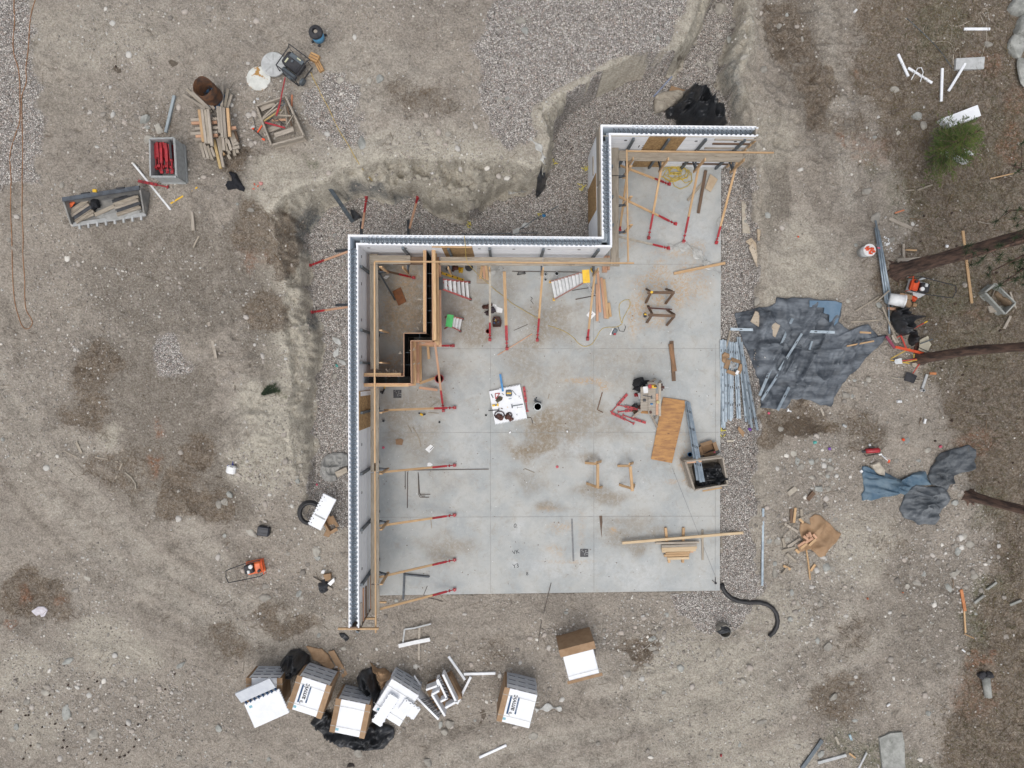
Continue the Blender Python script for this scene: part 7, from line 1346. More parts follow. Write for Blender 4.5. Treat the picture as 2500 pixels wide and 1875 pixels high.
slabpiece([zr(x,y)for x,y in((690,1240),(860,1200),(910,1290),(850,1400),(780,1330),(700,1310))],.03,M_card,'cardboard_sheet','brown cardboard spilling from the tipped white bucket','cardboard',dh=.3);slabpiece([zr(x,y)for x,y in((910,1275),(985,1305),(960,1365),(890,1340))],.10,M_card,'cardboard_box','little cardboard box beyond the tipped bucket','box',dh=.12);slabpiece([zr(x,y)for x,y in((690,1370),(760,1380),(800,1430),(720,1440))],.03,mat('tan scrap',(.42,.33,.2)),'cardboard_scrap','tan scrap above the black bag by the pipes','cardboard',dh=.1);boardobj(Gd(*zr(400,1385),.1),Gd(*zr(560,1400),.1),.09,.04,M_pink,'board','short orange brown board crossing the pipe bundle end','board')
def compactor(c,ang,label,hand=1.0,engm=None,grp=None):
 g=Gd(*c);root=thing('plate_compactor',label,'compactor',g,-R(ang));m=MB();m.box((.05,0,.07),(.62,.46,.10));m.build('base_plate',M_org2 if engm is None else M_lid,root,world=False,bevel=.03)
 m=MB();m.box((.22,0,.26),(.26,.38,.22));m.build('orange_shroud',M_org2 if engm is None else M_orange,root,world=False,bevel=.05)
 m=MB();m.box((-.08,.02,.30),(.30,.30,.26));m.build('engine',M_ink,root,world=False,bevel=.03);m=MB();m.lathe([(0,.40),(.07,.40),(.07,.47),(0,.48)],c=(.02,.1,0),n=14);m.build('air_filter',M_white,root,world=False);m=MB();m.box((-.08,-.06,.45),(.10,.12,.06));m.build('fuel_tank',M_alu,root,world=False,bevel=.02)
 m=MB();m.tube([(.26,-.10,.36),(.26,-.10,.46)],.05,10);m.build('exhaust',M_ink,root,world=False)
 h=hand;m=MB();m.tube([(.38,.24,.42),(.30,.27,.50),(-.15,.26,.55),(-.15-h*.45,.22,.7),(-.2-h*.5,.20,.78),(-.22-h*.52,0,.8),(-.2-h*.5,-.20,.78),(-.15-h*.45,-.22,.7),(-.15,-.26,.55),(.30,-.27,.50),(.38,-.24,.42)],.016,6);m.build('handle',M_ink,root,world=False);m=MB();m.tube([(.40,-.24,.15),(.40,-.24,.42),(.40,.24,.42),(.40,.24,.15)],.014,6);m.build('guard_tube',M_orange,root,world=False)
 return root
compactor(q(0,930,2120,1540),18-30+0,'orange plate compactor with a long black handle on the bare dirt',hand=.95)
compactor(zr(990,960),180+15,'orange and black compactor with a silver engine under the big pine trunk',hand=1.3,engm=1)
g=Gd(*zr(1000,1100));m=MB();m.prism([(p.x,p.y)for p in world_poly([zr(x,y)for x,y in((870,1000),(1000,1020),(1150,1100),(1000,1185),(900,1120))])],g.z,g.z+.12);tag(m.build('steel_sheet',M_alu,bevel=.01),'grey steel base plate under the compactor by the trunk','steel plate')
slabpiece([zr(x,y)for x,y in((1020,790),(1130,740),(1155,775),(1045,815))],.09,M_bucket,'white_block','small whitish block above the compactor by the trunk','block',dh=.05)
m=MB();m.blob((0,0,.08),(.10,.09,.08),3,2,.6,.3);tag(m.build('orange_can',M_orange,M=Matrix.Translation(Gd(*zr(925,1190),.02))),'orange container beside the mouth of the tipped bucket','container')
cloth('black_rubbish_bag','full black rubbish bag below the tipped bucket near the pipes','bag',[s2(x,y)for x,y in((1110,1020),(1170,1000),(1240,1030),(1250,1060),(1215,1100),(1218,1160),(1240,1210),(1190,1225),(1150,1200),(1110,1130),(1095,1080))],M_plast,amp=.35,fold=(2,4),seed=91,rough=.3,dome=.3,base=.06)
boardobj(Gd(*s2(1035,985),.2),Gd(*s2(1160,1280),.12),.05,.03,M_plank,'stake','long brown stake leaning along the lower pipes','stake');boardobj(Gd(*s2(810,1020),.03),Gd(*s2(1005,898),.06),.05,.03,M_plank,'stake','brown stake pointing up toward the pipe bundle','stake');boardobj(Gd(*s2(970,955),.22),Gd(*s2(1092,848),.24),.04,.03,M_plank,'stake','brown stake laid across the pipe bundle','stake');boardobj(Gd(*s2(775,1110),.03),Gd(*s2(1005,1095),.03),.05,.03,M_plank,'stake','level brown stake left of the black rubbish bag','stake')
def tool(a,b,m_,label,name='shovel',head=None,headm=None,r_=.018,h=.12,cat='tool',tip=None):
 A,B2=Gd(*a,h),Gd(*b,h+.05);root=thing(name,label,cat,A);m=MB();m.tube([A,B2],r_,6);m.build('shaft',m_,root);d=(B2-A).normalized()
 if head:m=MB();L,w_=head;n=Vector((-d.y,d.x,0));p=[A-n*w_*.5,A+n*w_*.5,A+n*w_*.42-d*L,A-d*(L*1.18),A-n*w_*.42-d*L];m.add([Vector((q_.x,q_.y,A.z))for q_ in p]+[Vector((q_.x,q_.y,A.z+.03))for q_ in p],[(4,3,2,1,0),(5,6,7,8,9)]+[(i,(i+1)%5,5+(i+1)%5,5+i)for i in range(5)]);m.build('blade',headm or M_steel,root)
 if tip:m=MB();m.tube([B2-d*.12,B2+d*.01],r_*1.25,6);m.build('grip',tip,root)
 return root
M_tooly=mat('yellow tool shaft',(.62,.42,.08));M_toolr=mat('red tool shaft',(.55,.07,.05))
tool(zs(580,465),zs(1220,125),M_toolr,'long red shafted rake with a yellow grip pointing up right','rake',(.12,.35),M_wcord,tip=M_yel);tool(zs(470,895),zs(870,680),M_tooly,'yellow shaft slanting below the orange level','shovel',None);tool(zs(690,945),zs(1080,895),M_toolr,'red shafted shovel with a grey blade left of the middle trunk','shovel',(.22,.2),M_alu);tool(zs(700,985),zs(1080,912),M_tooly,'yellow shafted shovel beside the red one at the trunk','shovel');tool(zs(850,1000),zs(455,925),M_tooly,'yellow stick crossing under the shovels at the trunk','shovel',h=.06);tool(zs(1075,985),zs(925,1205),M_toolr,'red pole running down to the black snow shovel','pole',h=.1);tool(zs(680,425),zs(790,690),M_toolr,'short thick red bar among the tools by the trunk','pry_bar',r_=.03);tool(zs(950,800),zs(945,880),M_tooly,'stubby orange peg by the trunk','peg',h=.25)
boardobj(Gd(*zs(560,655),.2),Gd(*zs(1160,795),.25),.085,.04,M_orange,'orange_level','bright orange level lying among the tools at the trunk','spirit level');boardobj(Gd(*zs(370,430),.18),Gd(*zs(545,680),.18),.085,.04,mat('maroon level',(.25,.05,.09),(.2,.04,.07)),'maroon_channel','maroon channel joined to the left end of the orange level','channel')
slabpiece([zs(x,y)for x,y in((1060,510),(1240,420),(1270,470),(1270,530),(1320,600),(1240,720),(1210,790),(1020,720),(1050,650))],.02,mat('cream board',(.60,.55,.43),(.52,.47,.36)),'broken_sheet','cream coloured broken panel above the middle trunk','panel',dh=.15);boardobj(Gd(*zs(1080,590),.22),Gd(*zs(1340,490),.22),.03,.03,M_post,'grey_bar','grey bar lying over the cream panel','bar');boardobj(Gd(*zs(1050,670),.22),Gd(*zs(1260,760),.2),.02,.02,M_ink,'black_rod','thin black rod lying over the cream panel','rod')
cloth('black_boot_bag','black rubber boots heaped beside the cream panel','boots',[zs(x,y)for x,y in((850,400),(900,330),(960,300),(1010,360),(1000,420),(960,450),(930,560),(900,640),(830,600),(810,520))],M_black,amp=.15,seed=95,rings=12,dome=.15,base=.06);m=MB();m.prism([(p.x,p.y)for p in world_poly([zs(x,y)for x,y in((950,430),(1010,430),(1040,640),(1000,740),(940,720))])],.1,.3);tag(m.build('wood_block',M_leath),'dark brown block between the boots and the cream panel','block')
slabpiece([zs(x,y)for x,y in((905,990),(1050,975),(1010,1040),(940,1085),(900,1050))],.03,M_canvas,'cream_scrap','small cream scrap below the middle trunk base','scrap',dh=.05)
sn=thing('snow_shovel','black snow shovel with a pale handle lying right of the dirt bank','shovel',Gd(*zs(880,1300)));m=MB();P=[Gd(*zs(x,y),.12)for x,y in((800,1175),(1020,1260),(940,1415),(740,1350))];N_=6;vs=[]
for i in range(N_+1):
 for j in range(2):p=(P[0].lerp(P[1],i/N_))if j==0 else(P[3].lerp(P[2],i/N_));vs.append(p+Vector((0,0,.06*math.sin(math.pi*i/N_))))
m.add(vs+[v-Vector((0,0,.02))for v in vs],[(2*i,2*i+2,2*i+3,2*i+1)for i in range(N_)]+[(14+2*i,14+2*i+1,14+2*i+3,14+2*i+2)for i in range(N_)]);m.build('scoop',M_ink,sn);m=MB();m.tube([Gd(*zs(470,1290),.05),Gd(*zs(760,1325),.09)],.018,6);m.tube([Gd(*zs(960,1345),.09),Gd(*zs(1120,1362),.05)],.018,6);m.build('handle',M_canvas,sn)
boardobj(Gd(*zs(1215,1225),.06),Gd(*zs(1120,1515),.06),.08,.05,M_lid,'grey_channel','short grey channel right of the black snow shovel','channel');canister(zs(1095,1555),.05,.16,M_white,'white bottle at the lower end of the short grey channel',sl=False,name='bottle',cat='bottle')
m=MB();m.bar((0,0,.04),(.22,-.01,.04),.08,.04);tag(m.build('orange_wood',mat('orange split wood',(.5,.2,.08)),M=Matrix.Translation(Gd(*zs(1260,1205)))),'orange split wood piece right of the grey channel','wood')
crP,PP,bP=crate([s2(1910,860),s2(1990,792),s2(2158,950),s2(2058,1040)],.45,.03,mat('silvered wood',(.36,.37,.35),(.27,.28,.26),scale=8),'silvery open crate at the right edge between two pines')
cloth('leaf_fill','dead brown leaves filling the silvery crate','leaves',[s2(x,y)for x,y in((1950,875),(1990,830),(2110,950),(2060,1000))],M_twig,amp=.1,seed=7,rings=8,rough=.6,base=.05)
slabpiece([s2(x,y)for x,y in((1912,975),(1975,968),(1985,1028),(1918,1035))],.05,M_gray,'board_scrap','short grey board left of the silvery crate','board',dh=.05)
for i,(a,b2,w_,mm,lab)in enumerate(((s2(1703,352),s2(1778,955),.09,M_new,'long pale board passing under the big pine trunk'),(s2(1090,250),s2(1280,332),.11,M_gray,'grey board lying above the big pine trunk'),(s2(1210,460),s2(1215,635),.085,M_gray,'grey post of the L shaped boards beside the trunk'),(s2(1160,600),s2(1375,585),.14,M_gray,'upper grey board of the L shape beside the trunk'),(s2(1215,620),s2(1455,585),.12,M_lid,'lower pale board of the L shape beside the trunk'),(s2(1225,510),s2(1320,515),.05,M_new,'small tan stick above the L shaped boards'),(s2(2100,1060),s2(2045,1165),.09,M_gray,'short grey board below the silvery crate'),(s2(2095,860),s2(2145,1000),.06,M_gray,'grey lath along the right of the silvery crate'),(s1(1930,1485),s1(2125,1440),.04,M_new,'thin pale lath right of the small fir'),(s1(1225,1585),s1(1295,1578),.04,M_plank,'short stick below the small fir, left one'),(s1(1325,1580),s1(1450,1535),.06,M_plank,'short stick below the small fir, right one'),(s2(1140,205),s2(1215,180),.05,mat('orange stick',(.5,.2,.1)),'orange stick above the grey board'),(s4(1690,150),s4(1722,330),.10,mat('orange split wood',(.5,.2,.08)),'split orange tinged stump wood at the forest edge'),(s4(1715,330),s4(1725,510),.05,M_new,'long splinter below the split stump wood'),(s4(1715,518),s4(1795,555),.03,M_new,'short splinter at the end of the split stump wood'),(s4(535,1400),s4(365,1640),.13,M_post,'dark grey beam at the bottom right corner of the dirt'),(s4(905,1505),s4(835,1640),.06,M_lid,'pale grey pipe at the bottom edge left of the concrete piece'),(s4(500,1590),s4(735,1525),.10,M_lid,'pale flat stone like board at the bottom edge'),(s4(645,1370),s4(672,1435),.07,M_canvas,'small pale board above the bottom edge'),(s4(1800,262),s4(1880,200),.08,M_rockg,'silvery driftwood stick at the forest edge'),(s4(1905,150),s4(1985,90),.07,M_rockg,'second silvery driftwood stick further up'),(s4(2095,280),s4(2190,240),.08,M_rockg,'silvery stick near the right border'),(s4(760,1510),s4(812,1550),.06,M_new,'orange tan stick end near the bottom edge'))):
 boardobj(Gd(*a,.06),Gd(*b2,.06),w_,.045,mm,'board' if w_>.05 else 'stick',lab,'board' if w_>.05 else 'stick',bevel=.004)
for i,(a,b2,r_,lab)in enumerate(((r2(1595,195),r2(1608,348),.05,'short pale board left of the trench on the brown soil'),(r2(1735,1110),r2(1795,1410),.045,'long weathered lath on the bare ground left of the trench'),(r2(1655,395),r2(1605,490),.025,'thin twig below the short pale board'),(r2(1770,1500),r2(1790,1400),.02,'x'),(q(0,930,635,510),q(0,930,680,600),.04,'short split log on the left slope'),(q(0,930,530,580),q(0,930,640,635),.02,'bent twig left of the split log'),(q(0,930,790,630),q(0,930,980,672),.022,'long twig right of the split log'),(q(0,930,1015,680),q(0,930,960,815),.02,'stick standing across the long twig'))):
 if lab!='x':boardobj(Gd(*a,.03),Gd(*b2,.03),r_*2,r_,M_gray if i<2 else M_plank,'board' if i<2 else 'stick',lab,'board' if i<2 else 'stick')
rod([q(0,930,1040,760),q(0,930,1090,800),q(0,930,1125,850),q(0,930,1128,895)],.025,M_canvas,'curved pale branch on the left slope',name='branch',cat='branch',h=.03,sl=False)
rs=random.Random(33)
for k in range(26):
 x,y=((rs.uniform(1650,2200),rs.uniform(350,1050))if k%2 else(rs.uniform(2080,2212),rs.uniform(300,500)))
 f_=s2 if k%2==0 and k>30 else(s2 if k%3 else s1);
 u,v=(rs.uniform(2160,2490),rs.uniform(420,1450))if k<20 else(rs.uniform(630,720),rs.uniform(540,640));a=rs.uniform(0,3.14);L=rs.uniform(12,42)
 p=[Gd(u,v,.03),Gd(u+L*.5*math.cos(a)+rs.uniform(-3,3),v+L*.5*math.sin(a),.05),Gd(u+L*math.cos(a),v+L*math.sin(a),.03)]
 m=MB();m.tube(p,[rs.uniform(.012,.022),.014,.006],5);tag(m.build('fallen_branch',M_gray if k%3==0 else M_twig2 if 'M_twig2' in globals()else M_twig),'thin fallen branch on the forest floor at the right' if k<20 else 'thin root stick on the brown edge of the trench','branch','fallen branches on the forest floor' if k<20 else 'root sticks on the trench edge')
for i,(a,b2,lab)in enumerate((((1712,242),(1930,242),'level white foam strip near the top right boulders'),((1165,450),(1250,635),'white foam strip slanting at the left of the wire tangle'),((1248,565),(1448,690),'white foam strip slanting down right beside two white hoops'),((1533,567),(1523,845),'upright white foam strip in the top right corner area'),((1728,520),(1585,755),'white foam strip lying across the grey concrete plank'))):fstrip(s1(*a),s1(*b2),.085 if i!=0 else .09,lab,dh=.08 if i==4 else 0)
rod([s1(1275,662),s1(1310,600),s1(1330,565),s1(1360,562),s1(1375,600),s1(1350,680)],.016,M_white,'white plastic hoop over the slanting foam strip',name='hoop',cat='hoop',h=.08,sl=False)
slabpiece([s1(x,y)for x,y in((1633,495),(1873,480),(1868,578),(1625,590))],.10,M_lid,'concrete_plank','smooth grey concrete plank near the top right boulders','concrete plank')
for i,p in enumerate((((1235,150),(1400,300),(1520,430),(1620,575)),((1620,575),(1625,440),(1590,350),(1450,345),(1380,270),(1385,215)),((1605,215),(1580,190),(1595,172),(1612,200),(1610,300),(1600,340)),((1600,215),(1680,215),(1750,180),(1805,170)),((1890,480),(1860,480),(1880,400),(1900,330),(1898,200),(1890,140),(1870,105),(1845,105),(1860,150),(1880,200)),((1875,72),(1900,75),(1915,110),(1920,160),(1940,175)),((1700,620),(1660,590),(1620,500),(1650,410),(1675,410),(1682,490)),((1450,660),(1470,640),(1540,600),(1590,580)),((1850,625),(1800,630),(1775,655),(1790,690)))):
 rope('wire',[s1(*q_)for q_ in p],.014 if i==0 else .009,M_post if i in(0,)else M_wcord,('straight grey cable slanting to the concrete plank','kinked wire left of the concrete plank','small looped wire end above the concrete plank','wire curving right above the concrete plank','long hooked wire beside the level foam strip','short curved wire nearest the boulders','wire loop behind the concrete plank','thin wire left of the upright foam strip','curved root like wire below the concrete plank')[i],'wire')
slabpiece([s1(x,y)for x,y in((1485,1010),(1780,897),(1812,985),(1560,1075))],.28,M_foam,'foam_block','white foam block sticking out above the small fir','foam block',dh=.05)
fb=thing('foam_block','white foam block with dark zigzag webs below the small fir','foam block',Gd(*s1(1680,1290)));
for(a,b2,w_,h0)in(((1655,1215),(1795,1280),.07,.30),((1540,1240),(1745,1345),.07,.30)):A_,B_=Gd(*s1(*a),h0),Gd(*s1(*b2),h0);m=MB();m.bar(A_-Vector((0,0,.12)),B_-Vector((0,0,.12)),w_,.26);m.build('foam_panel',M_foam,fb)
for k in range(7):t_=k/6.5;A_=Gd(*s1(1650+130*t_,1228+62*t_),.22);B_=Gd(*s1(1640+115*t_,1265+65*t_),.22);C_=Gd(*s1(1665+115*t_,1270+65*t_),.22);m=MB();m.bar(A_,B_,.012,.05);m.bar(A_,C_,.012,.05);m.build('web',M_ink,fb)
for i,(x,y,rx,ry,rz_,lab)in enumerate(((2150,75,95,88,35,'topmost pale boulder in the top right corner'),(2190,235,85,110,20,'large grey boulder second from the top right corner'),(2128,402,76,105,-8,'brownish oval boulder at the right edge'),(2205,600,60,130,-10,'boulder cut by the right border below the oval one'))):rock(*s1(x,y),rx*.31,ry*.31,rz_,lab,M_rockg,flat=.7,name='boulder',cat='boulder',rough=.1,sink=.1)
ST=[(r0(1205,990),16,11,-50,'largest pale oval stone left of the grey post'),(r0(1322,1068),9,14,-15,'tan oval stone just left of the grey post foot'),(r0(1240,1160),14,11,0,'stone half hidden behind the red crate corner'),(r0(1232,1058),7,6,0,'small stone between the two oval stones'),(r0(1272,1083),6,5,30,'tiny grey stone beside the tan oval one'),(r0(515,1540),6,10,0,'pale stone above the loader bucket left end'),
(r1(965,1200),12,18,-20,'white triangular stone beside the yellow rope'),(r1(1028,665),7,9,-40,'small oval stone right of the wood blocks'),(r1(790,668),11,10,0,'rounded stone right of the generator'),(r1(1115,655),10,12,0,'flat pale stone on the dirt below the vacuum'),(r1(1683,1118),8,8,0,'white pebble near the excavation ledge'),(r1(1750,1190),6,5,0,'yellowish pebble near the excavation ledge'),(r1(2170,820),7,6,0,'pebble on the upper gravel near the string line'),(r1(2112,825),7,6,0,'round pebble beside another on the upper gravel'),
(q4(65,172),14,9,10,'pale flat stone on the upper gravel'),(q4(110,258),9,10,0,'grey stone below the pale flat one on the gravel'),(q4(150,170),6,8,0,'small grey stone right of the pale flat one'),(q4(1388,78),6,6,0,'round pale stone at the top centre'),(q4(1213,317),6,6,0,'round pebble at the edge of the upper gravel'),(q4(1730,70),17,17,0,'large pale rock in the loose dirt at the top'),(q4(1840,212),9,8,0,'stone on the slope right of the gully'),(q4(1808,335),9,11,0,'rounded stone above the pale gully rock'),(q4(1925,475),11,7,-30,'stone right of the gully on the slope'),(q4(1645,530),13,9,5,'flat rock on the lobe of dirt above the trench'),(q4(2085,580),11,10,0,'white stone on the right slope at the top'),
(s1(45,580),11,11,0,'angular white stone on the slope left of the forest'),(s1(1138,745),13,10,25,'whitish stone left of the white foam strips'),(s1(1310,965),15,12,-20,'grey angular stone above left of the small fir'),(s1(1168,1105),6,6,0,'small white stone left of the small fir'),(s1(1375,1045),11,12,0,'dark mossy stone touching the small fir'),(s1(970,1140),7,5,0,'pinkish stone left of the small fir'),(s1(905,1590),13,11,-30,'pale angular rock left of the fallen branches'),(s1(1915,370),11,9,0,'grey stone at the foot of the hooked wire'),(s1(240,125),5,5,0,'small pale stone at the top left of the right slope'),(s1(175,215),8,8,0,'round pale clod beside the dark soil stripe'),(s1(365,330),6,9,0,'pale clod in the dark soil stripe'),
(q3(2122,222),10,9,0,'round pale rock right of the pale boards'),(q3(2035,935),9,15,20,'white upright stone above the grey tarpaulin'),(s2(975,250),15,14,0,'large flat stone at the top of the pipe bundle'),(s2(815,472),6,5,0,'small stone left of the orange clip bucket'),(s2(707,550),4,7,0,'small pale stone below left of the clip bucket'),(s2(1115,428),8,7,0,'pale stone right of the pipe bundle'),(s2(1005,970),9,9,0,'whitish stone beside the lower pipes'),(s2(750,935),6,6,0,'small stone right of the tarpaulin top'),(s2(918,1590),8,9,-10,'pale stone left of the snow shovel'),(s2(803,1597),6,5,0,'smaller stone left of the pale one by the snow shovel'),
(s3(895,30),5,9,10,'upright pale stone below the big tarpaulin'),(s3(730,118),12,10,20,'flat stone right of the tarpaulin lower corner'),(s3(785,130),5,6,0,'small stone beside the flat one below the tarpaulin'),(s3(185,400),10,8,-20,'pale stone above the cobble patch'),(s3(290,600),12,10,0,'broad flat cobble at the top of the cobble patch'),(s3(326,668),7,11,0,'upright oval cobble of the cobble patch'),(s3(352,715),11,8,-15,'pale flat cobble below the upright oval one'),(s3(605,727),11,9,0,'large rounded cobble at the right of the cobble patch'),(s3(440,672),8,8,0,'round cobble in the middle of the cobble patch'),(s3(490,660),6,9,20,'tall cobble beside the round one'),(s3(572,665),6,6,0,'left of two round cobbles at the upper right of the patch'),(s3(600,660),5,6,0,'right of two round cobbles at the upper right of the patch'),(s3(518,768),7,5,0,'oval cobble in the middle of the patch'),(s3(450,802),7,6,0,'cobble left of centre in the patch'),(s3(505,898),12,10,10,'largest cobble at the bottom of the cobble patch'),(s3(583,898),8,8,0,'cobble right of the largest bottom one'),(s3(615,850),6,6,0,'small round cobble at the right border of the patch'),(s3(580,790),6,7,0,'cobble above the small round one'),(s3(504,980),5,10,0,'narrow upright stone below the cobble patch'),(s3(1408,575),9,9,0,'white angular stone above the grey blanket'),(s3(1235,500),7,10,25,'pale stone beside the orange cup'),(s3(1078,345),4,4,0,'small round grey stone in the dirt right of the tarpaulin'),(s3(1150,662),7,6,0,'tan stone right of the extinguisher'),(s3(1335,662),7,4,0,'flat stone above the blue tarpaulin'),(s3(1635,885),8,9,0,'pale stone left of the lower pine trunk, upper'),(s3(1680,940),9,10,30,'pale stone against the lower pine trunk'),(s3(1638,1008),10,9,0,'pale stone left of the lower pine trunk, lower'),(s3(1678,775),6,5,0,'small stone below the grey blanket fold'),
(s3(1762,1352),12,10,0,'largest stone of the group at the right forest edge'),(s3(1655,1415),9,11,0,'round stone left below the largest at the forest edge'),(s3(1640,1362),6,6,0,'small stone left of the largest at the forest edge'),(s3(1718,1290),6,10,10,'upright stone above the largest at the forest edge'),(s3(570,1548),12,12,20,'big pale stone below the cardboard sheet'),(s3(618,1562),6,9,0,'narrow stone beside the big pale one'),(s3(140,1600),9,14,0,'grey stone right of the steel post end'),(s3(140,1518),7,7,0,'rounded stone near the steel post'),(s3(160,1330),10,9,0,'broad stone left of the cut wood pile'),(s3(243,1318),8,7,0,'round stone left of the cut wood pile'),(s3(95,1330),9,8,0,'stone half buried near the steel post'),(s3(640,1150),9,6,0,'grey flat stone above the cardboard sheet'),(s3(1620,1605),11,9,0,'broad pale rock in the stones at the lower right'),(s3(1380,1605),6,8,20,'narrow stone in the dirt at the lower right'),
(s4(1640,20),17,8,-35,'long pale rock in the stones at the lower right'),(s4(1800,35),10,10,0,'round pale boulder at the forest edge'),(s4(1585,135),8,14,-25,'long grey stone pointing down at the forest edge'),(s4(1322,97),12,7,0,'flat pale rock among the lower right stones'),(s4(1238,122),8,9,10,'angular pale rock left of the flat one'),(s4(283,172),6,9,0,'upright stone in the dirt at the lower right'),(s4(515,272),8,8,0,'whitish stone in the lower right dirt'),(s4(335,272),5,7,0,'small upright stone right of the black pipe'),(s4(270,395),9,8,0,'round stone right of the black pipe bend'),(s4(215,448),7,6,0,'stone just right of the black pipe tail'),(s4(572,625),13,10,-10,'dark ringed rock in the lower right dirt'),(s4(495,578),6,9,0,'stone above left of the dark ringed rock'),(s4(780,925),8,7,-30,'pale angular stone in the lower right dirt'),(s4(628,1045),14,9,-25,'pair of joined pale rocks in the lower right dirt'),(s4(1420,1178),8,7,-20,'white stone on the forest floor at the lower right'),(s4(1748,680),6,5,0,'white stone beside the orange rust patch'),(s4(1380,735),8,6,-30,'grey stone in the dirt right of centre low'),(s4(522,1518),9,11,15,'tan stone at the bottom right edge'),(s4(330,1450),10,9,0,'pale stone at the bottom edge of the dirt'),(s4(110,1590),8,8,0,'stone near the bottom edge'),(s4(805,1240),8,5,0,'flat stone in the lower right dirt'),(s4(1355,490),6,7,0,'round stone near the forest edge low'),(s4(1445,430),7,4,0,'pinkish flat stone near the forest edge low'),(s4(1810,352),5,5,0,'small stone by the splintered wood'),
(q(1250,1395,1712,675),8,12,0,'pointed grey stone below the black stump pipe'),(q(1250,1395,1333,600),11,7,5,'flat squared rock in the stones below the slab, right'),(q(1250,1395,1165,560),13,7,-15,'flat squared rock in the stones below the slab, upper left'),(q(1250,1395,1170,640),14,6,3,'long flat rock in the stones below the slab, middle'),(q(1250,1395,1200,672),10,6,0,'squared rock touching the long flat one'),(q(1250,1395,1400,800),10,11,10,'tall pale rock below the flat stones'),(q(1250,1395,1120,780),12,5,10,'low flat rock right of the solitary pack'),(q(1250,1395,965,855),11,8,-35,'slanted pale rock right of the solitary pack'),(q(1250,1395,1283,360),7,9,0,'upright stone with a string below the slab'),(q(1250,1395,1235,575),7,6,-20,'small flat rock among the stones below the slab'),(q(1250,1395,1280,630),5,5,0,'small square rock among the stones below the slab'),(q(1250,1395,1730,922),7,6,0,'yellowish round stone low right of centre'),(q(1250,1395,1732,842),5,5,0,'small pale stone above the yellowish one'),(q(1250,1395,1925,915),8,8,0,'half buried stone in the tyre tracks'),(q(1250,1395,1262,1005),7,6,10,'white angular stone in the lower middle dirt'),(q(1250,1395,180,1360),15,13,0,'large half buried stone below the lone amvic pack'),(q(1250,1395,712,1435),7,6,0,'small blue grey stone at the bottom middle'),(q(1250,1395,1322,1240),6,4,0,'small pale stone in the bottom dirt'),(q(1250,1395,2080,1250),14,6,-10,'long flat pale rock in the tyre tracks'),(q(1250,1395,1640,1540),8,5,25,'pale flat stone at the bottom right of centre'),(q(1250,1395,1890,1440),5,8,25,'narrow pale stone at the bottom right of centre'),(q(1250,1395,768,488),6,5,0,'small white stone right of the solitary pack top'),(q(1250,1395,685,453),4,5,0,'tiny stone above the solitary pack'),(q(1250,1395,450,345),6,5,0,'flat pebble below the slab edge'),
(ZD(160,120),9,9,-40,'tan rounded stone above the large grey one left of the wall'),(ZD(155,220),17,9,0,'large grey stone left of the long wall foot'),(ZD(440,190),8,13,35,'slanted stone in the scrap hollow left of the wall'),(ZD(465,220),7,6,0,'round stone in the scrap hollow left of the wall'),(ZD(810,640),9,6,-10,'pale flat stone below the wall end'),(ZD(605,530),5,8,10,'upright stone below the wall foot'),(ZD(930,1510),11,14,-25,'pale rock below the black plastic'),(ZD(1655,1335),10,10,0,'rounded pale rock under the corner block'),(ZD(1620,1270),6,11,20,'narrow rock left of the dark slate'),(ZD(1690,1265),13,12,0,'dark slate piece below the corner block'),(ZD(1520,1590),10,14,-30,'pale rock at the bottom edge centre'),(ZD(1905,1235),5,5,0,'round brown pebble right of the corner block'),(ZD(2030,1020),5,6,0,'pebble left of the lone amvic pack'),(ZD(40,1580),7,6,0,'round stone at the bottom left of centre'),(ZD(190,1560),6,6,0,'second round stone at the bottom left of centre'),(ZD(800,310),5,5,0,'small stone left of the wall end'),(ZD(820,405),6,5,0,'small stone touching the wall end'),(ZD(1250,240),6,5,0,'pebble under the lowest brace'),
(q(0,1395,720,50),10,7,15,'pale oval stone alone on the left dirt'),(q(0,1395,622,160),10,6,-15,'grey stone near the left rust patches'),(q(0,1395,555,1180),14,21,15,'largest pale slab stone at the lower left'),(q(0,1395,790,1345),17,14,0,'second large squared stone at the lower left'),(q(0,1395,378,1005),14,9,0,'broad rock left of the dark holes'),(q(0,1395,565,745),16,7,-25,'long slanted stone at the left'),(q(0,1395,230,1080),10,10,-20,'pale rock at the lower left'),(q(0,1395,320,1445),7,8,0,'grey round stone at the lower left'),(q(0,1395,1815,1300),10,12,0,'triangular pale stone below the first pack'),(q(0,1395,100,1395),12,7,0,'flat rock at the lower left border'),(q(0,1395,670,1265),11,5,10,'flat stone between the two large ones'),(q(0,1395,140,1290),8,9,0,'pale block stone at the lower left'),(q(0,1395,1490,1550),9,7,-20,'pale stone at the bottom left'),(q(0,1395,2085,1580),7,6,0,'stone at the bottom below the packs'),(q(0,1395,1500,780),15,7,-35,'pale ledge stone at the lower left of centre'),(q(0,1395,2210,125),11,8,-10,'stone right of the bare dirt beside the compactor'),(q(0,1395,900,530),4,7,0,'small upright stone on the left dirt'),
(q(0,930,20,485),5,6,0,'white stone at the left border'),(q(0,930,1820,1025),9,12,20,'white edged rock left of the black box'),(q(0,930,1870,1005),12,10,0,'grey rock beside the white edged one'),(q(0,930,1912,945),10,8,30,'rounded rock above the white edged one'),(q(0,930,1485,915),5,5,0,'small grey stone near the brown litter'),(q(0,930,2085,1260),17,9,35,'long pale rock left of the black box'),(q(0,930,1865,1285),6,6,0,'small block stone below the rock pair'),
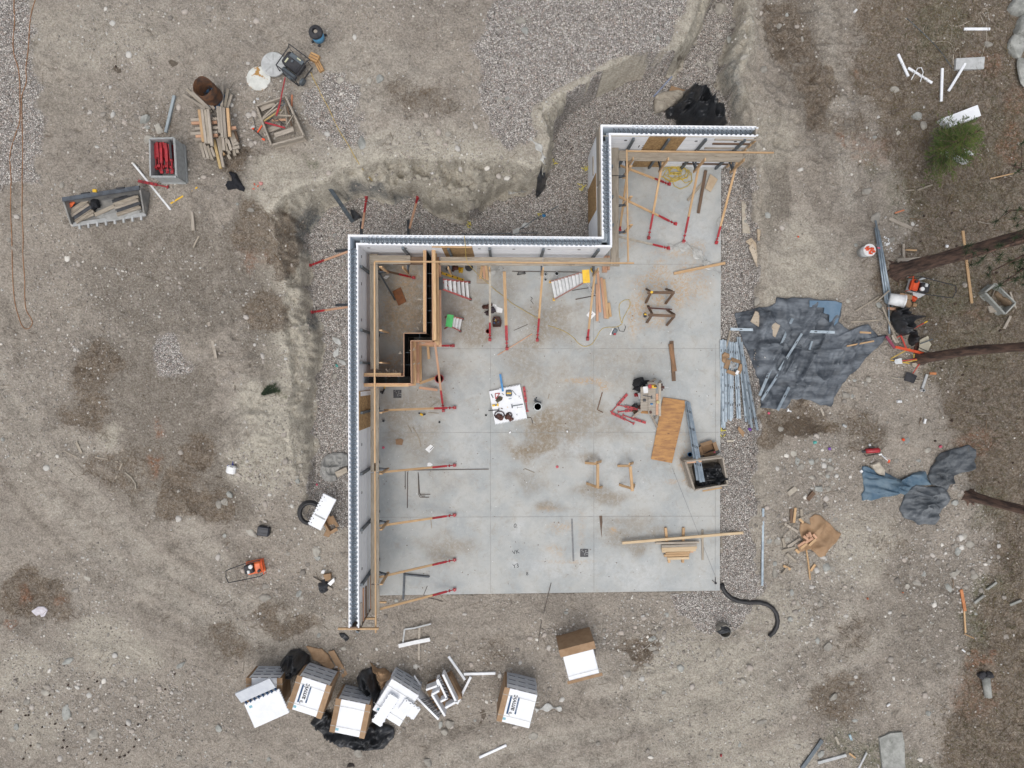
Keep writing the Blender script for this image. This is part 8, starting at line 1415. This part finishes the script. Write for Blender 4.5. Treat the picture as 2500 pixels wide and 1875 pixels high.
(q2(590,1420),11,14,0,'grey block rock right of the compactor'),(q2(352,1438),6,6,0,'small rounded stone right of the compactor'),(q2(430,832),7,7,0,'round stone on the pale clay mound'),(q2(455,700),7,6,10,'pale stone on the clay mound'),(q2(425,795),6,5,0,'small stone above the round one on the clay'),(q2(600,1470),10,8,0,'flat stone below the grey block rock'),(q1(740,1560),10,7,-30,'light stone in the gravel trench left of the wall'),(q1(715,420),8,5,-15,'flat stone in the trench near the wall corner'),(q1(740,385),6,4,-30,'small flat stone in the trench corner'),(q1(815,630),6,6,0,'round stone beside the outside brace'),(q1(1240,358),6,4,0,'stone in the gravel behind the middle wall'),(q1(1442,222),5,6,0,'stone right of the second outside brace'),(q1(1718,250),5,9,0,'upright stone under the bank'),(r2(75,425),6,7,0,'tan stone beside the left rope'),(r2(1975,130),5,4,0,'white pebble on the brown soil'),(r2(2085,180),9,7,10,'blue grey flat stone on the brown soil')]
for i,(c,a,b_,rz_,lab)in enumerate(ST):rock(c[0],c[1],a,b_,rz_,lab,M_rock if i%3 else M_rockg,flat=.5,seed=i+3)
cloth('concrete_spill','grey lump of hardened concrete in the trench left of the long wall','concrete',[q2(x,y)for x,y in((620,700),(660,620),(720,595),(800,590),(850,610),(850,700),(800,720),(760,760),(765,820),(720,840),(660,830),(625,780))],M_conc,amp=.10,fold=(3,3),seed=101,rough=.3,base=.05,dome=.05)
slabpiece([q2(x,y)for x,y in((745,755),(840,712),(850,755),(765,800))],.09,M_plank,'wood_block','tan wood block on the hardened concrete lump','wood block',dh=.12)
g=Gd(*q2(535,1090),.16);co_=thing('pipe_coil','coil of black pipe under a white foam block','pipe coil',g)
for k in range(4):
 m=MB();rr=.36+.05*(k%2)-.02*k;m.tube([(rr*math.cos(a*.314)+.02*k,rr*math.sin(a*.314),.05+.055*k)for a in range(21)],.045,8);m.smooth=True;m.build('pipe_turn',M_black,co_,world=False)
wb=thing('foam_block','white toothed foam block with a grey stripe lying over the black pipe coil','foam block',Gd(*q2(642,1085),.42),R(63));m=MB();m.box((0,0,.05),(1.16,.46,.10));m.build('foam_panel',M_foam,wb,world=False,bevel=.008);m=MB();m.box((-.18,0,.103),(.05,.40,.008));m.build('grey_stripe',M_lid,wb,world=False);m=MB()
for k in range(12):m.box((-.54+k*.098,.245,.05),(.05,.03,.09))
m.build('interlock_teeth',M_foam,wb,world=False);m=MB()
for k in range(7):m.box((-.48+k*.16,.17,.102),(.03,.025,.006))
m.build('web_end',M_ink,wb,world=False)
openbox(q2(712,1180),60,(.42,.26,.2),'torn brown cardboard box below the white foam block',sl=False);slabpiece([q2(x,y)for x,y in((680,1210),(725,1235),(695,1295),(650,1280))],.03,M_card,'cardboard_flap','loose cardboard flap at the foot of the torn box','cardboard',dh=.06)
bx=thing('black_box','dark blue black plastic box on the dirt left of the pipe coil','box',Gd(*q2(160,1240)),R(-8));m=MB();m.box((0,0,.12),(.40,.32,.24));m.build('box_body',mat('blue black plastic',(.015,.02,.035),rough=.4),bx,world=False,bevel=.03);m=MB();m.box((0,-.05,.245),(.36,.02,.01));m.box((0,.08,.245),(.36,.02,.01));m.build('lid_rib',M_ink,bx,world=False)
jg_=thing('white_jug','white jug with a blue handle standing on the left slope','jug',Gd(*q(0,930,1935,732)),R(-12));m=MB();m.box((0,0,.12),(.30,.28,.24));m.build('jug_body',M_white,jg_,world=False,bevel=.05);m=MB();m.box((.03,.11,.245),(.10,.02,.01));m.build('slot',M_ink,jg_,world=False);m=MB();m.bar((0,.12,.1),(-.02,.40,.04),.05,.02);m.bar((-.15,.12,.1),(-.15,-.1,.1),.02,.1);m.build('blue_handle',mat('royal blue',(.03,.05,.40)),jg_,world=False)
boardobj(Gd(*ZD(555,55),.08),Gd(*ZD(718,152),.1),.09,.05,M_gray,'board','grey board over the scrap hollow left of the wall','board');cloth('plastic_scraps','black and white plastic rubbish in the scrap hollow','rubbish',[ZD(x,y)for x,y in((610,80),(660,60),(700,100),(690,150),(640,180),(610,150))],M_plast,amp=.12,seed=103,rings=8,rough=.5);slabpiece([ZD(x,y)for x,y in((680,100),(735,50),(742,80),(705,118))],.04,M_white,'white_carton','small white carton in the scrap hollow','carton',dh=.1);slabpiece([ZD(x,y)for x,y in((650,20),(710,10),(715,55),(670,75))],.12,M_card,'cardboard_box','small brown box at the scrap hollow','box',dh=.08)
m=MB();m.blob((0,0,.05),(.08,.07,.07),2,1,.6,.4);tag(m.build('white_cup',M_white,M=Matrix.Translation(Gd(*q2(648,1580)))),'crushed white cup above the scrap hollow','cup')
cloth('black_scrap','small black and grey rag below the wall end','rag',[ZD(x,y)for x,y in((780,510),(820,510),(860,550),(840,575),(800,550))],M_plast,amp=.08,seed=105,rings=6,rough=.5)
sp_=thing('broken_pallet','whitish broken pallet frame in the dirt below the slab','pallet',Gd(*ZD(1440,560)))
for k,(pts,w_)in enumerate(((((1305,600),(1320,480),(1400,470),(1540,435)),.05),(((1270,620),(1400,590),(1530,565)),.13),(((1445,455),(1440,560)),.08),(((1440,590),(1438,735)),.075))):
 m=MB();P=[Gd(*ZD(*p),.07+.03*(k%2))for p in pts]
 for a,b2 in zip(P,P[1:]):m.bar(a,b2,w_,.03)
 m.build('slat',(M_lid,M_white,M_gray,M_gray)[k],sp_)
for i,pts in enumerate((((1330,610),(1360,590),(1440,575)),)):pass
film([q(1250,1395,*p)for p in((195,1155),(250,1140),(320,1130),(380,1140),(415,1150))],.22,'clear plastic scrap right of the lone amvic pack',seed=21)
cloth('white_paper_bag','white crumpled paper on the brown patch at the left','paper',[q(0,1395,x,y)for x,y in((262,330),(315,290),(365,290),(398,320),(378,372),(350,370),(335,350),(305,365))],mat('printed paper',(.62,.60,.64),(.50,.46,.50),scale=9),amp=.04,seed=107,rings=8,base=.03)
m=MB();P=[Gd(*q(1250,1395,*p),.06)for p in((1745,105),(1752,140),(1775,180),(1820,222),(1880,248),(1960,258),(2060,258),(2120,275),(2165,305),(2195,350),(2208,410),(2200,460),(2175,505),(2135,540))];m.tube(P,[.075]*13+[.06],10);m.smooth=True;tag(m.build('drain_pipe',M_black),'curving black drain pipe at the lower right slab corner','pipe')
st_=thing('buried_pipe','black plastic topped pipe stump in the gravel below the drain pipe','pipe stump',Gd(*q(1250,1395,1745,470)));m=MB();m.lathe([(.22,0),(.22,.35),(.19,.36),(.18,.1),(0,.1)],n=18);m.build('pipe_body',M_rock,st_,world=False);m=MB();m.blob((0,.06,.36),(.22,.12,.09),4,2,.6,.5);m.build('torn_plastic',M_plast,st_,world=False)
rod([q(1250,1395,1275,330),q(1250,1395,1230,420),q(1250,1395,1160,500)],.008,M_wcord,'pale string below the slab beside the upright stone',name='string',cat='string',h=.03,sl=False);rod([q(1250,1395,1275,528),q(1250,1395,1150,600),q(1250,1395,1070,665)],.008,M_wcord,'pale string over the squared rocks below the slab',name='string',cat='string',h=.1,sl=False)
zc=lambda x,y:y_(1900,1220,x,y,.20489)
cloth('cardboard_sheet','large folded brown cardboard sheet right of the cut wood pile','cardboard',[zc(x,y)for x,y in((262,275),(330,262),(390,290),(380,210),(430,178),(500,190),(560,240),(680,365),(745,405),(640,540),(535,680),(470,668),(380,590),(300,600),(240,620),(235,540),(300,480),(270,430),(255,350))],M_card,amp=.10,fold=(.7,1.6),ang=.8,seed=111,base=.03)
CW_=[(345,405,352,450,M_pink),(365,385,388,445,M_pink),(415,410,455,460,M_pink),(300,430,352,475,M_pink),(322,510,415,455,M_pink),(365,545,445,470,M_new),(235,555,315,500,M_pink),(265,580,332,525,M_new),(250,225,300,275,M_new),(205,590,248,632,M_new),(45,610,205,570,M_plank),(100,640,210,740,M_plank),(385,850,440,770,M_new),(50,885,110,810,M_plank),(60,785,145,830,M_new),(155,105,155,275,M_dark),(205,95,185,275,M_new),(268,112,285,240,M_plank),(75,285,235,385,M_gray),(50,455,75,560,M_plank),(110,560,260,465,M_gray)]
for i,(x0,y0,x1,y1,mm)in enumerate(CW_):
 up_=i<8;boardobj(Gd(*zc(x0,y0),.2 if up_ else .06),Gd(*zc(x1,y1),.2 if up_ else .06),.085,.04+.02*(i%2),mm,'cut_block' if up_ else 'offcut',(f'small fresh cut block on the brown cardboard sheet, {O_[i]} from the top of the pile' if up_ else['pale offcut bridging the top left of the cardboard sheet','short fresh offcut left of the cardboard corner','broad worn offcut level at the left of the cardboard','broad worn offcut slanting below the level one','fresh block standing alone below the cardboard sheet','worn offcut crossed by a stick at the lower left of the wood pile','thin stick crossing the worn offcut','dark upright offcut at the top of the wood pile','pale upright offcut beside the dark one','thin upright offcut right of the pair','grey offcut slanting at the left of the wood pile','worn upright offcut at the far left of the wood pile','grey offcut slanting up to the cardboard edge'][i-8]),'wood block' if up_ else 'offcut',group='fresh cut blocks on the brown cardboard' if up_ else None,bevel=.004)
for i,p in enumerate((((0,300),(140,255)),((205,245),(380,165),(520,120)),((20,350),(150,285)),((60,440),(210,280)),((335,590),(360,760),(380,950)))):rod([zc(*q_)for q_ in p],.016 if i!=4 else .03,M_plank if i!=4 else M_new,('thin dark stick at the far left of the wood pile','long thin lath pointing up right over the cardboard top','second thin stick below the far left one','thin stick slanting through the wood pile','long lath running down from the cardboard sheet')[i],name='lath',cat='lath',h=.08,sl=False)
boardobj(Gd(*s3(255,940),.05),Gd(*s3(315,890),.05),.16,.05,M_canvas,'wood_block','tan block left of the brown rock like chunk','wood block');boardobj(Gd(*s3(412,985),.05),Gd(*s3(465,925),.05),.14,.08,M_dark,'wood_chunk','dark brown bark chunk right of the tan block','wood chunk')
ex=thing('fire_extinguisher','red fire extinguisher lying on the dirt above the blue tarpaulin','extinguisher',Gd(*s3(950,580)));A_,B_=Gd(*s3(895,583),.09),Gd(*s3(1015,575),.09);m=MB();m.tube([A_,A_.lerp(B_,.08),A_.lerp(B_,.92),B_],[.05,.085,.085,.06],14);m.smooth=True;m.build('cylinder',M_red,ex);m=MB();m.bar(Gd(*s3(865,590),.1),Gd(*s3(898,585),.1),.06,.08);m.bar(Gd(*s3(920,552),.1),Gd(*s3(965,548),.1),.03,.04);m.build('valve_handle',M_ink,ex)
rod([s3(*p)for p in((880,600),(900,625),(950,615),(1000,605))],.012,M_ink,'black hose of the extinguisher',name='hose',cat='hose',h=.04,sl=False)
hm=thing('small_hammer','small hammer with an orange grip right of the extinguisher','hammer',Gd(*s3(1060,650)));m=MB();m.bar(Gd(*s3(1030,618),.04),Gd(*s3(1085,668),.04),.03,.03);m.build('shaft',M_alu,hm);m=MB();m.bar(Gd(*s3(1005,612),.04),Gd(*s3(1030,608),.04),.05,.05);m.build('head',M_white,hm);m=MB();m.bar(Gd(*s3(1092,655),.05),Gd(*s3(1085,680),.05),.06,.05);m.build('orange_band',M_orange,hm)
cloth('blue_tarpaulin','faded blue tarpaulin bunched on the dirt at the right','tarpaulin',[s3(x,y)for x,y in((868,705),(900,700),(930,740),(955,770),(1000,790),(1035,740),(1110,790),(1200,820),(1290,770),(1385,745),(1405,810),(1425,860),(1330,870),(1270,880),(1215,945),(1180,930),(1060,960),(960,985),(865,992),(855,940),(885,900),(870,800))],M_blue,amp=.16,fold=(1.0,3),ang=-.3,seed=121,base=.04,rough=.1)
cloth('grey_blanket','grey insulated blanket heaped at the lower right of the blue tarpaulin','blanket',[s3(x,y)for x,y in((1270,880),(1310,858),(1400,880),(1500,870),(1570,920),(1585,980),(1530,1060),(1490,1110),(1495,1150),(1450,1185),(1370,1175),(1330,1190),(1280,1160),(1200,1130),(1178,1080),(1200,1000),(1215,940))],M_tarp2,amp=.20,fold=(1.1,2.6),ang=.5,seed=123,base=.05,rough=.12)
cloth('grey_blanket','grey insulated blanket arm reaching up right to the forest','blanket',[s3(x,y)for x,y in((1410,790),(1430,720),(1480,640),(1520,590),(1640,560),(1755,532),(1798,570),(1795,690),(1740,740),(1620,790),(1590,860),(1560,910),(1500,880),(1430,850))],M_tarp2,amp=.2,fold=(1,3),ang=.7,seed=125,base=.05,rough=.1)
cloth('cream_rag','pair of cream work gloves on the top of the blue tarpaulin','gloves',[s3(x,y)for x,y in((930,690),(985,670),(1035,730),(1030,780),(990,770),(950,740))],M_canvas,amp=.05,seed=127,rings=8,base=.18);
LT=[(s3(1150,170),M_white,'white bottle in the dirt right of the big tarpaulin',.05,.15),(s3(1378,353),M_white,'white bottle further right in the dirt',.04,.16),(s3(730,380),M_lid,'pale can left of the white bottles',.045,.14),(s3(1208,482),M_orange,'orange cup above the extinguisher',.05,.06),(s3(1508,537),M_pinkp,'pink cup above the grey blanket arm',.05,.06),(s3(458,512),mat('teal can',(.10,.42,.38)),'teal can above the cobble patch',.05,.10),(s3(590,572),M_purp,'purple wrapper above the cobble patch',.05,.08),(s3(1612,840),M_orange,'orange cup under the grey blanket arm',.05,.08),(s3(92,262),M_pinkp,'pink cup below the steel stud bundle',.04,.06),(s3(848,740),M_white,'white cup left of the blue tarpaulin',.05,.08),(s3(918,535),M_white,'white scrap above the extinguisher',.04,.06),(s3(100,122),M_white,'white and red can on the lower tarpaulin',.04,.12),(s2(1572,483),M_white,'white cup above the big pine trunk',.05,.08),(s2(335,398),M_orange,'orange cap on the slope left of the clip bucket',.03,.04),(s4(1692,645),M_white,'white card at the forest edge near the rust patch',.03,.13),(s4(1068,1115),M_white,'white bottle low in the right dirt',.035,.13),(s4(775,1395),mat('pale blue can',(.45,.6,.68)),'pale blue can at the bottom right',.04,.20),(s4(912,222),mat('rust bit',(.4,.12,.05)),'orange brown chip in the right dirt',.04,.04),(s4(1202,170),mat('rust bit',(.4,.12,.05)),'second orange brown chip nearer the forest',.03,.03),(q(1250,1395,1728,1520),M_red,'red cap at the bottom right of centre',.05,.04),(s1(795,108),M_white,'white card on the slope at the top right',.04,.13),(q1(765,1482),mat('teal can',(.10,.42,.38)),'teal can in the gravel trench left of the wall',.035,.10),(q2(600,858),M_pinkp,'pink and white wrapper left of the long wall',.04,.05),(s2(600,2000),M_white,'x',.03,.1),(s3(238,240),M_white,'left one of two white stones like caps under the tarpaulin edge',.06,.05),(s3(262,255),M_white,'right one of two white stones like caps under the tarpaulin edge',.05,.04),(q2(2200,430),M_white,'white crumb below the tool board on the joint',.04,.05),(r5(462,415),M_white,'white crumb right of the tool board below the joint',.04,.05)]
for i,(c,mm,lab,r_,L)in enumerate(LT):
 if lab=='x':continue
 g=Gd(*c,0);a=i*1.3;m=MB();m.tube([g+Vector((0,0,r_)),g+Vector((L*math.cos(a),L*math.sin(a),r_))],r_,10);m.smooth=False;tag(m.build('litter_'+('cup' if L<.1 else 'bottle'),mm),lab,lab.split()[1]if 0 else('cup' if L<.1 else 'bottle'))
rs=random.Random(9)
for k in range(34):u,v=s2(1075+rs.gauss(0,40),470+rs.gauss(0,55));m=MB();m.blob((0,0,.015),(rs.uniform(.015,.04),.02,.015),k,1,.6,.4);tag(m.build('foam_chip',M_white,M=Matrix.Translation(Gd(u,v))@Matrix.Rotation(k,4,'Z')),'tiny white foam chip right of the grey pipe bundle','foam chip','white foam chips by the pipe bundle')
HL=[(q(0,1395,*p))for p in((808,912),(732,975),(570,942),(1452,850),(1375,978),(415,1028),(215,1195),(240,1192),(420,1182),(462,1263),(543,1298),(703,1296),(1048,1278),(1148,1272),(1215,1235),(1148,1125),(258,1356),(532,1402),(522,1462),(560,1455),(256,1445),(1127,1393),(1115,1455),(1070,1500),(1040,1528),(995,1542),(836,1522),(886,1558),(702,1555),(195,1555),(10,1162),(355,1292))]+[s2(*p)for p in((1350,440),(1610,205),(1380,232),(1650,480),(1560,410),(1980,700),(2010,1180),(1720,1290),(1640,960),(1890,1270),(1520,1490),(1990,1420),(1700,1550))]+[s3(*p)for p in((1735,260),(1470,498),(2115,680),(1610,330),(2000,840))]+[r0(963,555)]
for i,c in enumerate(HL):
 g=Gd(*c,.0);m=MB();m.blob((0,0,.02),(.045,.04,.04),i,1,.6,.25);tag(m.build('pine_cone',M_coneM if 'M_coneM' in globals()else mat('dark cone',(.035,.022,.016),(.06,.035,.025)),M=Matrix.Translation(g)),'dark pine cone on the dirt at the lower left' if i<32 else 'dark pine cone on the forest side at the right','pine cone','pine cones at the lower left' if i<32 else 'pine cones at the right')
m=MB();m.blob((0,0,.05),(.14,.1,.07),4,1,.6,.5);tag(m.build('dark_clod',mat('dark clod',(.06,.05,.045)),M=Matrix.Translation(Gd(*ZD(870,1605)))),'dark clod at the bottom edge','clod')
slabpiece([s4(x,y)for x,y in((1000,1375),(1090,1335),(1190,1325),(1212,1420),(1205,1560),(1210,1660),(1030,1660),(1012,1500))],.10,M_rockg,'concrete_piece','mossy flat concrete piece at the bottom right','concrete')
lg=thing('sawn_log','grey sawn log with a dark end on the forest floor','log',Gd(*s4(1910,970)));A_,B_=Gd(*s4(1893,875),.14),Gd(*s4(1915,1040),.12);m=MB();m.tube([A_,A_.lerp(B_,.5),B_],[.14,.125,.12],12);m.smooth=True;m.build('log_body',M_rockg,lg)
for s in(-1,1):m=MB();m.blob(A_+Vector((.13*s,.05,0)),(.14,.13,.13),3+s,2,.6,.2);m.build('burnt_knot',M_ink,lg)
# ==== TREES
def pine(c,r0_,label,hgt=17,lean=(0,0),bend=None,crown0=9.0,seed=1,extra=(),crown_r=2.3):
 g=Gd(*c,-.1);root=thing('pine_tree',label,'tree',g,0,None);rs=random.Random(seed);N=46;vs=[];K=22
 def axis(t_):x=lean[0]*t_*hgt;y=lean[1]*t_*hgt;b=(bend(t_*hgt)if bend else 0);return Vector((g.x+x,g.y+y+b,g.z+t_*hgt))
 for i in range(N+1):
  t_=(i/N)**1.5;p=axis(t_);h=t_*hgt;rad=r0_*(1-.72*t_)+r0_*.75*math.exp(-h/.22)
  for k in range(K):a=6.283*k/K;rr=rad*(1+.06*math.sin(k*5+h*3)+rs.uniform(-.045,.045)+.16*math.exp(-h/.3)*math.sin(k*1.7));vs.append((p.x+rr*math.cos(a),p.y+rr*math.sin(a),p.z))
 m=MB();m.add(vs,[(i*K+k,i*K+(k+1)%K,(i+1)*K+(k+1)%K,(i+1)*K+k)for i in range(N)for k in range(K)]);m.smooth=True;m.build('trunk',M_bark,root)
 br=MB()
 for k in range(6):
  a=k*1.05+rs.uniform(-.4,.4);L=rs.uniform(.2,.5)*(r0_/.2);P_=[];rm=MB()
  for j in range(5):s_=j/4;xx,yy=g.x+math.cos(a+.3*s_)*(r0_*.7+L*s_),g.y+math.sin(a+.3*s_)*(r0_*.7+L*s_);P_.append(Vector((xx,yy,tz(xx,yy)+.07*(1-s_)**2-.03)))
  rm.tube(P_,[r0_*.5,r0_*.34,r0_*.22,r0_*.15,.01],6);rm.smooth=True;rm.build('surface_root',M_bark,root)
 nd_=[]
 def limb(h,a,L,dz):
  p=axis(h/hgt);e=p+Vector((math.cos(a)*L,math.sin(a)*L,dz));mid=p.lerp(e,.5)+Vector((0,0,.15));br.tube([p,mid,e],[.05,.035,.012],5)
  for j in range(int(L*7)):
   s=rs.uniform(.35,1.05);q0=p.lerp(e,s)+Vector((rs.gauss(0,.18),rs.gauss(0,.18),rs.gauss(0,.12)));br.tube([p.lerp(e,s),q0],[.012,.006],4);nd_.append(q0)
 for k in range(44):h=crown0+(hgt-crown0)*k/44;limb(h,k*2.4,crown_r*(1-.75*(h-crown0)/(hgt-crown0))*rs.uniform(.7,1.1),rs.uniform(-.5,.3))
 for(h,a,L,dz)in extra:limb(h,a,L,dz)
 br.smooth=True;br.build('limbs',M_bark,root)
 V=[];F=[]
 for c_ in nd_:
  for j in range(26):
   d=Vector((rs.gauss(0,1),rs.gauss(0,1),rs.gauss(.2,.8))).normalized()*rs.uniform(.13,.24);s=d.cross(Vector((rs.random(),rs.random(),1))).normalized()*.009;n=len(V);V+=[c_-s,c_+s,c_+d];F.append((n,n+1,n+2))
 m=MB();m.v=[tuple(v)for v in V];m.f=F;m.build('crown',M_needle2,root);return root
pine(s2(1150,690),.235,'largest pine with its bark trunk leaning across the right of the photo',hgt=16,lean=(.012,.01),seed=3,crown0=9.5,extra=((7.4,R(200),2.3,-.5),(7.9,R(225),2.0,-.8),(8.3,R(250),2.2,-1.0),(7.8,R(170),1.6,-.2),(8.5,R(150),2.4,-.3),(8.2,R(215),1.9,-1.3)))
pine(s2(1330,1412),.165,'slender pine rising out of the heap of tools at the right',hgt=15,seed=5,crown0=9.5,bend=lambda h:.20*(1-math.exp(-(h/2.0)**2))-.0*h)
pine(s3(1745,952),.155,'lowest pine trunk at the right border beside the grey blanket',hgt=15,seed=7,crown0=9.5)
def fir(c,H_,Rr,label,seed=1):
 g=Gd(*c,-.02);root=thing('fir_tree',label,'tree',g);rs=random.Random(seed);m=MB();m.tube([g,g+Vector((0,0,H_*.6)),g+Vector((0,0,H_))],[.06,.035,.01],7);m.build('trunk',M_bark,root);V=[];F=[];br=MB()
 lv=15
 for k in range(lv):
  h=.25+(H_-.3)*k/lv;L0=Rr*(1-k/lv)**.85
  for j in range(8 if k<11 else 5):
   a=rs.uniform(0,6.283);L=L0*rs.uniform(.6,1.18);p=g+Vector((0,0,h));e=p+Vector((math.cos(a)*L,math.sin(a)*L,L*rs.uniform(-.05,.3)));br.tube([p,e],[.012,.004],4)
   n_=int(L*20)+3
   for i in range(n_):
    s=rs.uniform(.12,1.0);b0=p.lerp(e,s);side=rs.choice((-1,1));aa=a+side*rs.uniform(.5,1.0);sl_=(1.1-s)*.28*rs.uniform(.5,1.3)+.05;t_=b0+Vector((math.cos(aa)*sl_,math.sin(aa)*sl_,rs.uniform(-.02,.05)))
    for w_ in range(9):
     c_=b0.lerp(t_,(w_+.5)/9);d=Vector((rs.gauss(0,1),rs.gauss(0,1),rs.gauss(.3,.6))).normalized()*rs.uniform(.025,.05)+(t_-b0)*.15;sd_v=d.cross(Vector((0,0,1))).normalized()*.008;n=len(V);V+=[c_-sd_v,c_+sd_v,c_+d];F.append((n,n+1,n+2))
 br.build('limbs',M_twig,root);m=MB();m.v=[tuple(v)for v in V];m.f=F;m.build('crown',M_needle,root);return root
fir(s1(1480,1270),2.3,1.18,'bushy small green fir standing over white foam blocks',seed=4)
rs=random.Random(12);V=[];F=[];c0=Gd(*q2(220,110),.0);bt_=thing('cut_fir_bough','cut green fir bough lying on the trench edge','bough',c0);m=MB()
for k in range(7):
 a=rs.uniform(-.6,1.3);L=rs.uniform(.3,.75);e=c0+Vector((math.cos(a)*L-.3,math.sin(a)*L*.7,.1));m.tube([c0+Vector((-.3,0,.05)),e],[.014,.005],5)
 for i in range(300):p=(c0+Vector((-.3,0,.05))).lerp(e,rs.random());d=Vector((rs.gauss(0,1),rs.gauss(0,1),.4)).normalized()*.08;s=d.cross(Vector((0,0,1))).normalized()*.006;n=len(V);V+=[p-s,p+s,p+d];F.append((n,n+1,n+2))
m.build('twigs',M_twig,bt_);m=MB();m.v=[tuple(v)for v in V];m.f=F;m.build('needles',M_needle2,bt_)
for lab,gs in LABELS.items():
 if len(gs)>1 and any(g_ is None for g_ in gs):print('DUPLABEL',lab)
